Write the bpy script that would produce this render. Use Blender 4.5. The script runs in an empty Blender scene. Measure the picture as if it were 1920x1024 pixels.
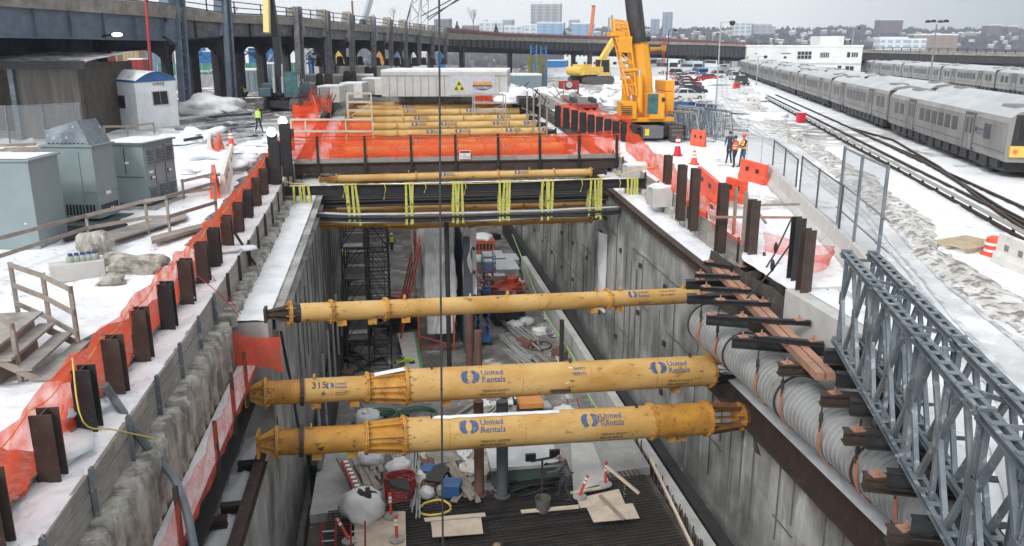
import bpy, bmesh, math, random
from mathutils import Vector, Matrix, noise
random.seed(7)
sc = bpy.context.scene
COL = sc.collection
# ---------------- camera ----------------
F=1560.;CX,CY=960.,512.
TI=math.atan((CY-88)/F);PSI=math.atan(230*math.cos(TI)/F);H=7.1
cam=bpy.data.cameras.new('camera');co=bpy.data.objects.new('camera',cam);COL.objects.link(co)
co.location=(0,0,H);co.rotation_euler=(math.pi/2-TI,0,-PSI)
cam.sensor_width=36;cam.lens=36*F/1920;cam.clip_start=.3;cam.clip_end=6000
sc.camera=co
# ---------------- sky ----------------
w=bpy.data.worlds.new('World');sc.world=w;w.use_nodes=True
nt=w.node_tree;N=nt.nodes;L=nt.links;bg=N['Background']
sky=N.new('ShaderNodeTexSky');sky.sky_type='NISHITA';sky.sun_disc=False
SUN_EL=math.radians(38);SUN_AZ=math.radians(215)
sky.sun_elevation=SUN_EL;sky.sun_rotation=SUN_AZ;sky.dust_density=4;sky.air_density=1.2
hs=N.new('ShaderNodeHueSaturation');hs.inputs['Saturation'].default_value=.1
L.new(sky.outputs[0],hs.inputs['Color'])
tc=N.new('ShaderNodeTexCoord');sx=N.new('ShaderNodeSeparateXYZ');L.new(tc.outputs['Generated'],sx.inputs[0])
nz=N.new('ShaderNodeTexNoise');nz.inputs['Scale'].default_value=2.2;nz.inputs['Detail'].default_value=5
mpn=N.new('ShaderNodeMapping');mpn.inputs['Scale'].default_value=(1,1,3.5);L.new(tc.outputs['Generated'],mpn.inputs[0]);L.new(mpn.outputs[0],nz.inputs['Vector'])
# cloud deck: bright ahead, heavier grey towards the right hand side
mr=N.new('ShaderNodeMapRange');mr.inputs[1].default_value=.42;mr.inputs[2].default_value=.72;mr.inputs[3].default_value=0;mr.inputs[4].default_value=1
L.new(sx.outputs['X'],mr.inputs[0])
ad=N.new('ShaderNodeMath');ad.operation='MULTIPLY_ADD';L.new(nz.outputs[0],ad.inputs[0]);ad.inputs[1].default_value=.3;L.new(mr.outputs[0],ad.inputs[2])
cr=N.new('ShaderNodeMix');cr.data_type='RGBA';cr.clamp_factor=True;L.new(ad.outputs[0],cr.inputs[0])
cr.inputs[6].default_value=(9.6,9.75,9.8,1);cr.inputs[7].default_value=(4.0,4.3,4.5,1)
mx=N.new('ShaderNodeMix');mx.data_type='RGBA';mx.inputs[0].default_value=.8
L.new(hs.outputs[0],mx.inputs[6]);L.new(cr.outputs[2],mx.inputs[7]);L.new(mx.outputs[2],bg.inputs['Color'])
bg.inputs['Strength'].default_value=.128
# ---------------- sun (veiled) ----------------
sl=bpy.data.lights.new('sun','SUN');sl.energy=1.6;sl.angle=math.radians(14);sl.color=(1,.97,.93)
so=bpy.data.objects.new('sun',sl);COL.objects.link(so);so.location=(0,0,60)
d=Vector((math.sin(SUN_AZ)*math.cos(SUN_EL),math.cos(SUN_AZ)*math.cos(SUN_EL),math.sin(SUN_EL)))
so.rotation_euler=d.to_track_quat('Z','Y').to_euler()
vs=sc.view_settings;vs.view_transform='Standard';vs.look='None';vs.exposure=.22;vs.gamma=1
sc.cycles.transparent_max_bounces=24;sc.cycles.max_bounces=6
# ---------------- picture <-> world ----------------
def S(a):
    a=max(0,min(1,a));return a*a*(3-2*a)
def gz(X,Y):
    return 2.4*S((Y-20)/62)*(1-.9*S((X-15)/18))
def ray(x,y):
    a,b=(x-CX)/F,(CY-y)/F
    fw=math.cos(TI)+b*math.sin(TI); up=b*math.cos(TI)-math.sin(TI)
    return (a*math.cos(PSI)+fw*math.sin(PSI), -a*math.sin(PSI)+fw*math.cos(PSI), up)
def Pz(x,y,z=0):
    r=ray(x,y);s=(z-H)/r[2];return Vector((r[0]*s,r[1]*s,z))
def Pa(x,y,za):
    r=ray(x,y);return Vector((r[0]*za,r[1]*za,H+r[2]*za))
def Pg(x,y,off=0.):
    z=off
    for i in range(50):
        p=Pz(x,y,z);z+=.5*(gz(p[0],p[1])+off-z)
    return Vector((p[0],p[1],z))
def depth(p):
    return (p[0]*math.sin(PSI)+p[1]*math.cos(PSI))*math.cos(TI)-(p[2]-H)*math.sin(TI)
def zat(p,y):     # height above p at which the picture row y is met
    D=p[0]*math.sin(PSI)+p[1]*math.cos(PSI);k=(CY-y)/F
    # up/fw in camera: (dz cosT + D sinT)/(D cosT - dz sinT)=k
    dz=(k*D*math.cos(TI)-D*math.sin(TI))/(math.cos(TI)+k*math.sin(TI))
    return H+dz
def Px(x,y,X):    # ray meets plane X
    r=ray(x,y);s=X/r[0];return Vector((X,r[1]*s,H+r[2]*s))
# ---------------- materials ----------------
MATS={}
def mat(key,c1,c2=None,sc_=3,rough=.75,metal=0,lo=.35,hi=.65,bump=0,st=(1,1,1),c3=None,sc3=12,lo3=.6,hi3=.66,st3=(1,1,1),world=False,emit=None,bsc=None,cell=None):
    if key in MATS:return MATS[key]
    m=bpy.data.materials.new(key);m.use_nodes=True;nt=m.node_tree;N=nt.nodes;L=nt.links
    b=N['Principled BSDF'];b.inputs['Roughness'].default_value=rough;b.inputs['Metallic'].default_value=metal
    c1=tuple(c1)+(1,)
    if c2 is None:c2=tuple(x*.72 for x in c1[:3])
    c2=tuple(c2)+(1,)
    if world:
        g=N.new('ShaderNodeNewGeometry');src=g.outputs['Position']
    else:
        t=N.new('ShaderNodeTexCoord');src=t.outputs['Object']
    def noi(s,stt,det=6,ro=.6):
        mp=N.new('ShaderNodeMapping');mp.inputs['Scale'].default_value=stt;L.new(src,mp.inputs[0])
        n=N.new('ShaderNodeTexNoise');n.inputs['Scale'].default_value=s;n.inputs['Detail'].default_value=det;n.inputs['Roughness'].default_value=ro
        L.new(mp.outputs[0],n.inputs['Vector']);return n
    def ramp(n,l,h):
        r=N.new('ShaderNodeMapRange');r.inputs[1].default_value=l;r.inputs[2].default_value=h;L.new(n,r.inputs[0]);return r.outputs[0]
    n=noi(sc_,st);x=N.new('ShaderNodeMix');x.data_type='RGBA';x.inputs[6].default_value=c1;x.inputs[7].default_value=c2
    L.new(ramp(n.outputs[0],lo,hi),x.inputs[0]);out=x.outputs[2]
    if cell:   # board / panel tone, cell=(size vector, amount)
        mp=N.new('ShaderNodeMapping');mp.inputs['Scale'].default_value=tuple(1/q if q else 0 for q in cell[0]);L.new(src,mp.inputs[0])
        fl=N.new('ShaderNodeVectorMath');fl.operation='FLOOR';L.new(mp.outputs[0],fl.inputs[0])
        wn=N.new('ShaderNodeTexWhiteNoise');L.new(fl.outputs[0],wn.inputs['Vector'])
        r=N.new('ShaderNodeMapRange');r.inputs[3].default_value=1-cell[1];r.inputs[4].default_value=1+cell[1];L.new(wn.outputs['Value'],r.inputs[0])
        vm=N.new('ShaderNodeVectorMath');vm.operation='SCALE';L.new(out,vm.inputs[0]);L.new(r.outputs[0],vm.inputs['Scale']);out=vm.outputs[0]
    if c3 is not None:
        n3=noi(sc3,st3,8,.7);y=N.new('ShaderNodeMix');y.data_type='RGBA';L.new(out,y.inputs[6]);y.inputs[7].default_value=tuple(c3)+(1,)
        L.new(ramp(n3.outputs[0],lo3,hi3),y.inputs[0]);out=y.outputs[2]
    L.new(out,b.inputs['Base Color'])
    if bump:
        nb=noi(bsc or sc_*4,st);bp=N.new('ShaderNodeBump');bp.inputs['Strength'].default_value=bump;bp.inputs['Distance'].default_value=.05
        L.new(nb.outputs[0],bp.inputs['Height']);L.new(bp.outputs[0],b.inputs['Normal'])
    if emit:
        b.inputs['Emission Color'].default_value=tuple(emit[:3])+(1,);b.inputs['Emission Strength'].default_value=emit[3]
    MATS[key]=m;return m
def netmat(key,col,op,diamond=None,wr=.25):
    m=bpy.data.materials.new(key);m.use_nodes=True;nt=m.node_tree;N=nt.nodes;L=nt.links
    out=N['Material Output'];N.remove(N['Principled BSDF'])
    tr=N.new('ShaderNodeBsdfTransparent');df=N.new('ShaderNodeBsdfDiffuse');tl=N.new('ShaderNodeBsdfTranslucent')
    df.inputs[0].default_value=tl.inputs[0].default_value=tuple(col)+(1,)
    ms=N.new('ShaderNodeMixShader');ms.inputs[0].default_value=.4;L.new(df.outputs[0],ms.inputs[1]);L.new(tl.outputs[0],ms.inputs[2])
    mo=N.new('ShaderNodeMixShader');L.new(tr.outputs[0],mo.inputs[1]);L.new(ms.outputs[0],mo.inputs[2]);L.new(mo.outputs[0],out.inputs[0])
    if diamond:
        uv=N.new('ShaderNodeTexCoord');sp=N.new('ShaderNodeSeparateXYZ');L.new(uv.outputs['UV'],sp.inputs[0])
        res=[]
        for sg in (1,-1):
            a=N.new('ShaderNodeMath');a.operation='MULTIPLY_ADD';L.new(sp.outputs[1],a.inputs[0]);a.inputs[1].default_value=sg;L.new(sp.outputs[0],a.inputs[2])
            s_=N.new('ShaderNodeMath');s_.operation='MULTIPLY';L.new(a.outputs[0],s_.inputs[0]);s_.inputs[1].default_value=1/diamond[0]
            f=N.new('ShaderNodeMath');f.operation='FRACT';L.new(s_.outputs[0],f.inputs[0])
            l=N.new('ShaderNodeMath');l.operation='LESS_THAN';L.new(f.outputs[0],l.inputs[0]);l.inputs[1].default_value=diamond[1];res.append(l)
        mxx=N.new('ShaderNodeMath');mxx.operation='MAXIMUM';L.new(res[0].outputs[0],mxx.inputs[0]);L.new(res[1].outputs[0],mxx.inputs[1])
        L.new(mxx.outputs[0],mo.inputs[0])
    else:
        t=N.new('ShaderNodeTexCoord');n=N.new('ShaderNodeTexNoise');n.inputs['Scale'].default_value=2.2;n.inputs['Detail'].default_value=6;L.new(t.outputs['Object'],n.inputs['Vector'])
        r=N.new('ShaderNodeMapRange');r.inputs[1].default_value=.3;r.inputs[2].default_value=.7;r.inputs[3].default_value=op-wr;r.inputs[4].default_value=op+wr
        L.new(n.outputs[0],r.inputs[0]);L.new(r.outputs[0],mo.inputs[0])
    MATS[key]=m;return m
snow=mat('snow',(.80,.82,.85),(.60,.63,.67),1.4,.6,0,.42,.75,.7,bsc=5,c3=(.42,.40,.38),sc3=5,lo3=.66,hi3=.72)
snow_d=mat('dirty_snow',(.72,.72,.72),(.48,.47,.45),1.1,.8,0,.35,.62,.5,c3=(.21,.185,.16),sc3=2.6,lo3=.49,hi3=.56)
conc=mat('concrete',(.40,.40,.39),(.27,.27,.265),1.5,.85,0,.3,.7,.2,c3=(.17,.165,.16),sc3=2,lo3=.58,hi3=.75)
conc_l=mat('pale_concrete',(.55,.55,.53),(.42,.42,.41),1.3,.85,0,.3,.7,.1,c3=(.3,.29,.28),sc3=2.5,lo3=.6,hi3=.8)
conc_w=mat('streaked_concrete',(.41,.415,.405),(.16,.162,.156),.55,.8,0,.36,.64,.7,st=(1,1,.75),c3=(.58,.60,.60),sc3=1.1,lo3=.585,hi3=.68,st3=(1,1.4,.22),world=True,cell=((0,.95,2.4),.16),bsc=3.5)
conc_v=mat('viaduct_concrete',(.30,.28,.25),(.16,.15,.135),1.2,.9,0,.35,.65,.2,c3=(.22,.13,.07),sc3=2.5,lo3=.56,hi3=.7,st3=(1,1,.15))
rock=mat('rough_concrete',(.46,.44,.40),(.17,.16,.14),2.6,.95,0,.38,.62,1.0,st=(1,1,.45),c3=(.68,.66,.61),sc3=5,lo3=.57,hi3=.7,st3=(1,1,.3),bsc=9)
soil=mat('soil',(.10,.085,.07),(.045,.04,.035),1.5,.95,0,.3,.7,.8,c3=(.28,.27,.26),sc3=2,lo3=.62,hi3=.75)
wood=mat('grey_timber',(.36,.34,.315),(.22,.205,.19),2.5,.85,0,.3,.7,.2,st=(1,1,8),cell=((3,2.2,.25),.18))
woodp=mat('weathered_lumber',(.34,.295,.26),(.21,.18,.155),2.5,.85,0,.3,.7,.2)
ply=mat('plywood',(.62,.53,.43),(.45,.38,.3),1.4,.8,0,.4,.7,c3=(.2,.17,.14),sc3=1.5,lo3=.62,hi3=.75)
rust=mat('rusty_steel',(.075,.05,.04),(.045,.033,.03),2,.7,.2,.3,.7,.2,c3=(.19,.085,.045),sc3=5,lo3=.58,hi3=.72)
pinkst=mat('primer_steel',(.42,.23,.16),(.30,.16,.11),2,.7,0)
blk=mat('black_steel',(.035,.036,.04),(.02,.02,.022),3,.5,.3,c3=(.12,.1,.09),sc3=8,lo3=.62,hi3=.7)
vblue=mat('viaduct_blue_steel',(.13,.17,.225),(.085,.11,.15),1.5,.6,.1,c3=(.22,.24,.27),sc3=6,lo3=.6,hi3=.7)
vdark=mat('viaduct_dark_steel',(.055,.055,.062),(.03,.03,.034),1.5,.7,.1,c3=(.14,.13,.13),sc3=3,lo3=.6,hi3=.7)
vgrey=mat('viaduct_grey_steel',(.16,.165,.18),(.09,.09,.1),1.5,.7,.1,c3=(.3,.3,.31),sc3=2.5,lo3=.58,hi3=.7)
galv=mat('galvanised_steel',(.215,.25,.28),(.11,.135,.16),1.3,.5,.35,c3=(.5,.54,.57),sc3=4,lo3=.56,hi3=.7)
alum=mat('bare_metal',(.5,.51,.52),(.36,.37,.38),2,.45,.4)
yel=mat('pipe_yellow',(.60,.40,.155),(.45,.245,.06),1.0,.6,0,.36,.66,.15,st=(.5,1,1.2),c3=(.10,.05,.025),sc3=3.1,lo3=.585,hi3=.68,st3=(.8,1,1.4))
yel2=mat('pipe_ochre',(.56,.29,.035),(.33,.15,.03),1.3,.55,0,.33,.68,.15,c3=(.07,.035,.02),sc3=3.6,lo3=.57,hi3=.66)
yelf=mat('flange_yellow',(.62,.33,.06),(.38,.18,.04),3,.6,0,c3=(.12,.05,.025),sc3=5,lo3=.55,hi3=.65)
crane_y=mat('crane_yellow',(.80,.36,.02),(.68,.29,.015),1.5,.45,0,.3,.8,c3=(.25,.12,.03),sc3=4,lo3=.68,hi3=.76)
exc_y=mat('digger_yellow',(.80,.55,.12),(.66,.43,.08),1.5,.5,0,c3=(.2,.14,.06),sc3=5,lo3=.64,hi3=.74)
plast_o=mat('orange_plastic',(.80,.11,.05),(.62,.08,.04),2,.5,0,c3=(.85,.7,.66),sc3=3,lo3=.64,hi3=.72)
plast_w=mat('white_plastic',(.75,.73,.70),(.6,.57,.53),2,.5,0)
red=mat('red_paint',(.36,.025,.03),(.25,.02,.02),2,.5,0)
bred=mat('bright_red_paint',(.62,.02,.03),(.5,.02,.03),2,.45,0)
blue=mat('blue_paint',(.035,.13,.33),(.025,.09,.24),2,.5,0,c3=(.3,.33,.36),sc3=5,lo3=.66,hi3=.74)
greeng=mat('grey_green_paint',(.235,.295,.31),(.19,.245,.26),.8,.55,0,.3,.7,c3=(.13,.15,.15),sc3=2,lo3=.66,hi3=.8,st3=(1,1,.2))
white=mat('white_paint',(.72,.75,.78),(.6,.63,.66),1.5,.6,0,c3=(.4,.42,.43),sc3=2,lo3=.66,hi3=.8,st3=(1,1,.2))
steelcar=mat('train_steel',(.36,.36,.35),(.22,.21,.20),.7,.42,.45,.3,.7,st=(1,1,.6),c3=(.14,.115,.095),sc3=.9,lo3=.58,hi3=.76,st3=(1,1,.3))
roofcar=mat('train_roof',(.52,.54,.56),(.43,.45,.47),.25,.6,.1,.4,.6,st=(1,1,1),world=True)
glass=mat('dark_glass',(.016,.018,.022),(.026,.03,.035),1,.28,0)
tglass=mat('cab_glass',(.02,.07,.08),(.05,.16,.17),3,.1,0)
rubber=mat('black_rubber',(.022,.022,.024),(.035,.035,.036),3,.75,0)
lime=mat('lime_cloth',(.55,.85,.06),(.42,.68,.05),4,.8,0)
orangec=mat('orange_cloth',(.85,.16,.04),(.7,.12,.03),4,.8,0)
dark_c=mat('dark_cloth',(.022,.026,.04),(.04,.045,.06),4,.9,0)
jean=mat('denim',(.07,.11,.19),(.05,.08,.14),4,.9,0)
skin=mat('skin',(.5,.3,.21),(.42,.25,.18),5,.6,0)
hatw=mat('hard_hat_white',(.8,.8,.8),(.7,.7,.7),3,.35,0)
tarp=mat('white_tarp',(.76,.77,.78),(.54,.55,.57),1.2,.6,0,.3,.75,.9,bsc=1.6,c3=(.3,.3,.31),sc3=1.1,lo3=.64,hi3=.8,st3=(1,1,.3))
strapm=mat('lime_strap',(.55,.55,.12),(.40,.40,.10),5,.8,0,c3=(.6,.6,.5),sc3=3,lo3=.55,hi3=.65)
ropey=mat('yellow_rope',(.75,.6,.12),(.6,.45,.1),5,.8,0)
brownp=mat('brown_pipe',(.20,.10,.07),(.12,.065,.05),3,.8,0)
logo_b=mat('logo_blue',(.045,.085,.19),(.075,.115,.21),4,.7,0,c3=(.52,.36,.17),sc3=9,lo3=.59,hi3=.64)
ink=mat('black_ink',(.05,.045,.04),(.09,.075,.05),4,.7,0,c3=(.45,.31,.13),sc3=14,lo3=.62,hi3=.66)
inkw=mat('white_ink',(.8,.8,.8),(.75,.75,.75),4,.7,0)
cpipe=mat('corrugated_pipe',(.33,.34,.34),(.22,.23,.23),1.5,.6,.1,.3,.7,.1,c3=(.17,.15,.13),sc3=1.6,lo3=.6,hi3=.74)
gravel=mat('gravel',(.25,.25,.255),(.07,.07,.075),9,.95,0,.4,.6,1,c3=(.42,.42,.42),sc3=12,lo3=.6,hi3=.64)
floorm=mat('pit_floor_dirt',(.30,.29,.27),(.12,.115,.105),.7,.8,0,.35,.65,.4,c3=(.6,.6,.6),sc3=.9,lo3=.58,hi3=.66)
lampglow=mat('lamp_glow',(.9,.9,.85),(.9,.9,.85),1,.5,0,emit=(1,.97,.9,6))
redglow=mat('tail_light',(.6,.02,.02),(.6,.02,.02),1,.4,0,emit=(1,.05,.04,3))
net=netmat('orange_netting',(.95,.12,.045),.7)
net2=netmat('faded_netting',(.88,.15,.10),.46,None,.22)
net3=netmat('walkway_netting',(.95,.13,.05),.5,None,.2)
chain=netmat('chainlink',(.40,.42,.44),0,(.10,.24))
yel3=mat('burnt_ochre',(.22,.105,.03),(.10,.05,.025),1.5,.6,0,.35,.65,.2,c3=(.45,.22,.04),sc3=3,lo3=.6,hi3=.7)
jointm=mat('joint_dark',(.15,.15,.145),(.10,.10,.095),2,.9)  # dark concrete tone of the wall joint lines
def colm(key,c,r=.6,me=0): return mat(key,c,tuple(q*.8 for q in c),3,r,me)
# ---------------- mesh building ----------------
ORG={}
class MB:
    def __init__(s): s.v=[];s.f=[];s.uv=None
    def add(s,vs,fs):
        n=len(s.v);s.v+= [Vector(q) for q in vs];s.f+=[tuple(i+n for i in f) for f in fs];return s
    def hexa(s,p): # 8 points bottom loop then top loop
        return s.add(p,[(3,2,1,0),(4,5,6,7),(0,1,5,4),(1,2,6,5),(2,3,7,6),(3,0,4,7)])
    def box(s,c,d,rz=0,M=None):
        x,y,z=[q/2 for q in d];p=[Vector(q) for q in ((-x,-y,-z),(x,-y,-z),(x,y,-z),(-x,y,-z),(-x,-y,z),(x,-y,z),(x,y,z),(-x,y,z))]
        R=M if M is not None else Matrix.Rotation(rz,3,'Z');c=Vector(c)
        return s.hexa([c+R@q for q in p])
    def bar(s,a,b,w,h,up=(0,0,1),ext=0):
        a=Vector(a);b=Vector(b);d=(b-a).normalized();a=a-d*ext;b=b+d*ext
        r=d.cross(Vector(up))
        if r.length<1e-4:r=d.cross(Vector((0,1,0)))
        r.normalize();u=r.cross(d);r=r*w/2;u=u*h/2
        return s.hexa([a-r-u,a+r-u,b+r-u,b-r-u,a-r+u,a+r+u,b+r+u,b-r+u])
    def ib(s,a,b,h,wd,tf=.03,tw=.02,up=(0,0,1)):
        a=Vector(a);b=Vector(b);d=(b-a).normalized();r=d.cross(Vector(up)).normalized();u=r.cross(d)
        for k in (1,-1): s.bar(a+u*k*(h/2-tf/2),b+u*k*(h/2-tf/2),wd,tf,up)
        return s.bar(a,b,tw,h-2*tf,up)
    def ring(s,c,d,r,n,ph=0,sq=1):
        d=Vector(d).normalized();x=d.orthogonal().normalized() if abs(d.z)>.99 else d.cross(Vector((0,0,1))).normalized();y=x.cross(d)
        return [Vector(c)+x*r*math.cos(ph+2*math.pi*i/n)+y*r*sq*math.sin(ph+2*math.pi*i/n) for i in range(n)]
    def tube(s,a,b,r,r2=None,n=10,caps=True):
        if r2 is None:r2=r
        a=Vector(a);b=Vector(b);d=b-a;A=s.ring(a,d,r,n);B=s.ring(b,d,r2,n);k=len(s.v)
        s.v+=A+B;s.f+=[(k+i,k+(i+1)%n,k+n+(i+1)%n,k+n+i) for i in range(n)]
        if caps:s.f+=[tuple(k+i for i in reversed(range(n))),tuple(k+n+i for i in range(n))]
        return s
    def lathe(s,a,b,prof,n=12):  # prof: (t,r) along a->b in metres
        a=Vector(a);d=(Vector(b)-a).normalized();k0=len(s.v)
        for (t,r) in prof: s.v+=s.ring(a+d*t,d,max(r,1e-4),n)
        for j in range(len(prof)-1):
            k=k0+j*n;s.f+=[(k+i,k+(i+1)%n,k+n+(i+1)%n,k+n+i) for i in range(n)]
        k=k0+(len(prof)-1)*n
        s.f+=[tuple(k0+i for i in reversed(range(n))),tuple(k+i for i in range(n))]
        return s
    def path(s,pts,r,n=6):
        pts=[Vector(p) for p in pts];k0=len(s.v)
        for i,p in enumerate(pts):
            d=(pts[min(i+1,len(pts)-1)]-pts[max(i-1,0)]);rr=r[i] if isinstance(r,(list,tuple)) else r
            s.v+=s.ring(p,d,rr,n)
        for j in range(len(pts)-1):
            k=k0+j*n;s.f+=[(k+i,k+(i+1)%n,k+n+(i+1)%n,k+n+i) for i in range(n)]
        k=k0+(len(pts)-1)*n
        s.f+=[tuple(k0+i for i in reversed(range(n))),tuple(k+i for i in range(n))]
        return s
    def grid(s,fn,nu,nv):
        k=len(s.v)
        for j in range(nv+1):
            for i in range(nu+1): s.v.append(Vector(fn(i/nu,j/nv)))
        s.f+=[(k+j*(nu+1)+i,k+j*(nu+1)+i+1,k+(j+1)*(nu+1)+i+1,k+(j+1)*(nu+1)+i) for j in range(nv) for i in range(nu)]
        return s
    def blob(s,c,rad,amp=.25,fr=1.5,n=12,m=8,seed=0,flat=False):
        c=Vector(c);rad=Vector(rad) if not isinstance(rad,(int,float)) else Vector((rad,)*3);k=len(s.v)
        for j in range(m+1):
            th=math.pi*j/m*(.5 if flat else 1)
            for i in range(n):
                a=2*math.pi*i/n;q=Vector((math.sin(th)*math.cos(a),math.sin(th)*math.sin(a),math.cos(th)))
                f=1+amp*noise.noise(q*fr+Vector((seed*3.1,seed*1.7,seed)))
                s.v.append(c+Vector((q.x*rad.x,q.y*rad.y,q.z*rad.z))*f)
        for j in range(m):
            a=k+j*n;s.f+=[(a+i,a+n+i,a+n+(i+1)%n,a+(i+1)%n) for i in range(n)]
        return s
    def prism(s,poly,d): # polygon (3d pts) extruded along vector d
        n=len(poly);d=Vector(d);k=len(s.v);s.v+=[Vector(p) for p in poly]+[Vector(p)+d for p in poly]
        s.f+=[tuple(k+i for i in range(n))[::-1],tuple(k+n+i for i in range(n))]+[(k+i,k+(i+1)%n,k+n+(i+1)%n,k+n+i) for i in range(n)]
        return s
    def build(s,name,m,parent=None,smooth=False,org=None,label=None,local=False,bev=0,fix=True):
        me=bpy.data.meshes.new(name)
        if local:o0=Vector((0,0,0))
        elif parent is not None:o0=ORG[parent.name]
        elif org is not None:o0=Vector(org)
        else:
            n=max(1,len(s.v));o0=Vector((sum(q.x for q in s.v)/n,sum(q.y for q in s.v)/n,min(q.z for q in s.v)))
        me.from_pydata([q-o0 for q in s.v],[],s.f)
        if s.uv:
            ul=me.uv_layers.new(name='UVMap')
            for p in me.polygons:
                for li in p.loop_indices: ul.data[li].uv=s.uv[me.loops[li].vertex_index]
        elif fix:
            bm=bmesh.new();bm.from_mesh(me);bmesh.ops.recalc_face_normals(bm,faces=bm.faces);bm.to_mesh(me);bm.free()
        me.materials.append(m)
        if smooth:
            for p in me.polygons:p.use_smooth=True
            if smooth!='all':
                try: me.set_sharp_from_angle(angle=math.radians(40))
                except Exception: pass
        o=bpy.data.objects.new(name,me);COL.objects.link(o)
        if parent is not None:o.parent=parent
        elif not local:o.location=o0
        ORG[o.name]=o0
        if label:o['label']=label
        if bev:
            b=o.modifiers.new('bevel','BEVEL');b.width=bev;b.segments=2;b.limit_method='ANGLE'
        return o
def thing(name,label,cat,loc=(0,0,0),group=None,rz=0):
    o=bpy.data.objects.new(name,None);COL.objects.link(o);o.empty_display_size=.1;o.location=loc;o.rotation_euler=(0,0,rz)
    ORG[o.name]=Vector(loc);o['label']=label;o['category']=cat
    if group:o['group']=group
    return o
def tag(o,label,cat,group=None,kind=None):
    o['label']=label;o['category']=cat
    if group:o['group']=group
    if kind:o['kind']=kind
    return o
def struct(o,kind='structure'):
    o['kind']=kind;return o
def copy_tree(o,loc=None,rz=None,label=None,parent=None,group=None,scale=None):
    c=o.copy();COL.objects.link(c);c.parent=parent
    if loc is not None:c.location=loc
    if rz is not None:c.rotation_euler=(0,0,rz)
    if scale is not None:c.scale=scale
    if label:c['label']=label
    if group:c['group']=group
    for ch in list(o.children):copy_tree(ch,parent=c)
    return c
def netting(p_list,name,m,label,hs=.9,parent=None,seed=0,amp=.05,sag=.08,tops=None,group=None,cat='netting',nv=6,step=.35):
    """wrinkled net hung between points; p_list base points, tops heights"""
    b=MB();uv=[];pts=[];acc=0
    for i in range(len(p_list)-1):
        a,c=Vector(p_list[i]),Vector(p_list[i+1]);ha=tops[i] if tops else hs;hc=tops[i+1] if tops else hs
        n=max(2,int((c-a).length/step))
        for k in range(n+(i==len(p_list)-2)):
            t=k/n;p=a.lerp(c,t);h=ha*(1-t)+hc*t;pts.append((p,h-sag*math.sin(math.pi*t)**1*h,(c-a).normalized(),acc+(c-a).length*t))
        acc+=(c-a).length
    for j in range(nv+1):
        for (p,h,d,u) in pts:
            r=Vector((-d.y,d.x,0));q=noise.noise(Vector((u*1.3,j*.25,seed)))*amp*2+noise.noise(Vector((u*4,j*.9,seed+5)))*amp
            dz=noise.noise(Vector((u*.9,seed+9,j*.1)))*.12*h
            b.v.append(p+r*q+Vector((0,0,h*j/nv+dz)));uv.append((u,h*j/nv))
    n=len(pts);b.f=[(j*n+i,j*n+i+1,(j+1)*n+i+1,(j+1)*n+i) for j in range(nv) for i in range(n-1)];b.uv=uv
    o=b.build(name,m,parent,smooth='all')
    if parent is None:tag(o,label,cat,group)
    return o
ORDS='first second third fourth fifth sixth seventh eighth ninth tenth eleventh twelfth thirteenth fourteenth fifteenth sixteenth seventeenth eighteenth nineteenth twentieth'.split()
ORDS+=['twenty-'+q for q in ORDS[:9]]+['thirtieth']+['thirty-'+q for q in ORDS[:9]]
TX={}
def textmesh(s,size,bold=True,slices=0):
    k=(s,size,slices)
    if k in TX:return TX[k]
    cu=bpy.data.curves.new('t','FONT');cu.body=s;cu.size=size;cu.resolution_u=2
    if bold:cu.offset=size*.022
    o=bpy.data.objects.new('t',cu);COL.objects.link(o);bpy.context.view_layer.update()
    me=bpy.data.meshes.new_from_object(o.evaluated_get(bpy.context.evaluated_depsgraph_get()))
    bpy.data.objects.remove(o)
    bm=bmesh.new();bm.from_mesh(me);bpy.data.meshes.remove(me);bmesh.ops.remove_doubles(bm,verts=bm.verts,dist=size*1e-4)
    for q in range(slices):
        y=-size*.25+size*1.1*(q+.5)/slices
        bmesh.ops.bisect_plane(bm,geom=bm.verts[:]+bm.edges[:]+bm.faces[:],plane_co=(0,y,0),plane_no=(0,1,0))
    bm.verts.index_update();TX[k]=([v.co.copy() for v in bm.verts],[tuple(v.index for v in f.verts) for f in bm.faces]);bm.free()
    return TX[k]
def text_on(b,s,size,o,xd,yd,bold=True,center=False):  # flat writing: xd, yd unit vectors
    vs,fs=textmesh(s,size,bold);o=Vector(o);xd=Vector(xd);yd=Vector(yd)
    if center and vs:
        w=max(q.x for q in vs);o=o-xd*w/2
    return b.add([o+xd*q.x+yd*q.y for q in vs],fs)
# ================= SETTING =================
DIRB=math.radians(18.3)   # bridge / train direction, turned right of the trench axis
bd=Vector((math.sin(DIRB),math.cos(DIRB),0));br=Vector((math.cos(DIRB),-math.sin(DIRB),0))
def BU(u,v,z=0): return Vector((0,0,z))+br*u+bd*v     # bridge frame
XL,XR=-4.0,11.7
def edgeX(Y,u=5.35): # X of line u=const at depth Y
    v=(Y+u*math.sin(DIRB))/math.cos(DIRB);return u*math.cos(DIRB)+v*math.sin(DIRB)
def nz2(x,y,a=.05): return a*(noise.noise(Vector((x*.9,y*.9,0)))+.6*noise.noise(Vector((x*2.6,y*2.6,3))))
g=MB()
def gp(x,y,a=.07,dz=0): return (x,y,gz(x,y)+(nz2(x,y,a)+.035*noise.noise(Vector((x*5,y*5,9))) if y<130 else 0)+dz)
def patch(xa,xb,y0,y1,nu,nv,py=1.0,pxw=1.0,a=.07):
    def fn(i,j):
        y=y0+(y1-y0)*j**py;A,B=xa(y),xb(y);t=i**pxw;x=A+(B-A)*t
        e=min(1,min(i,1)*8) if True else 1
        return gp(x,y,a*e)
    g.grid(fn,nu,nv)
patch(lambda y:-5.42,lambda y:-70,2,84,90,150,1.2,2.0)
patch(lambda y:13.0,lambda y:150,29,84,80,80,1.2,1.8)
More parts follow.
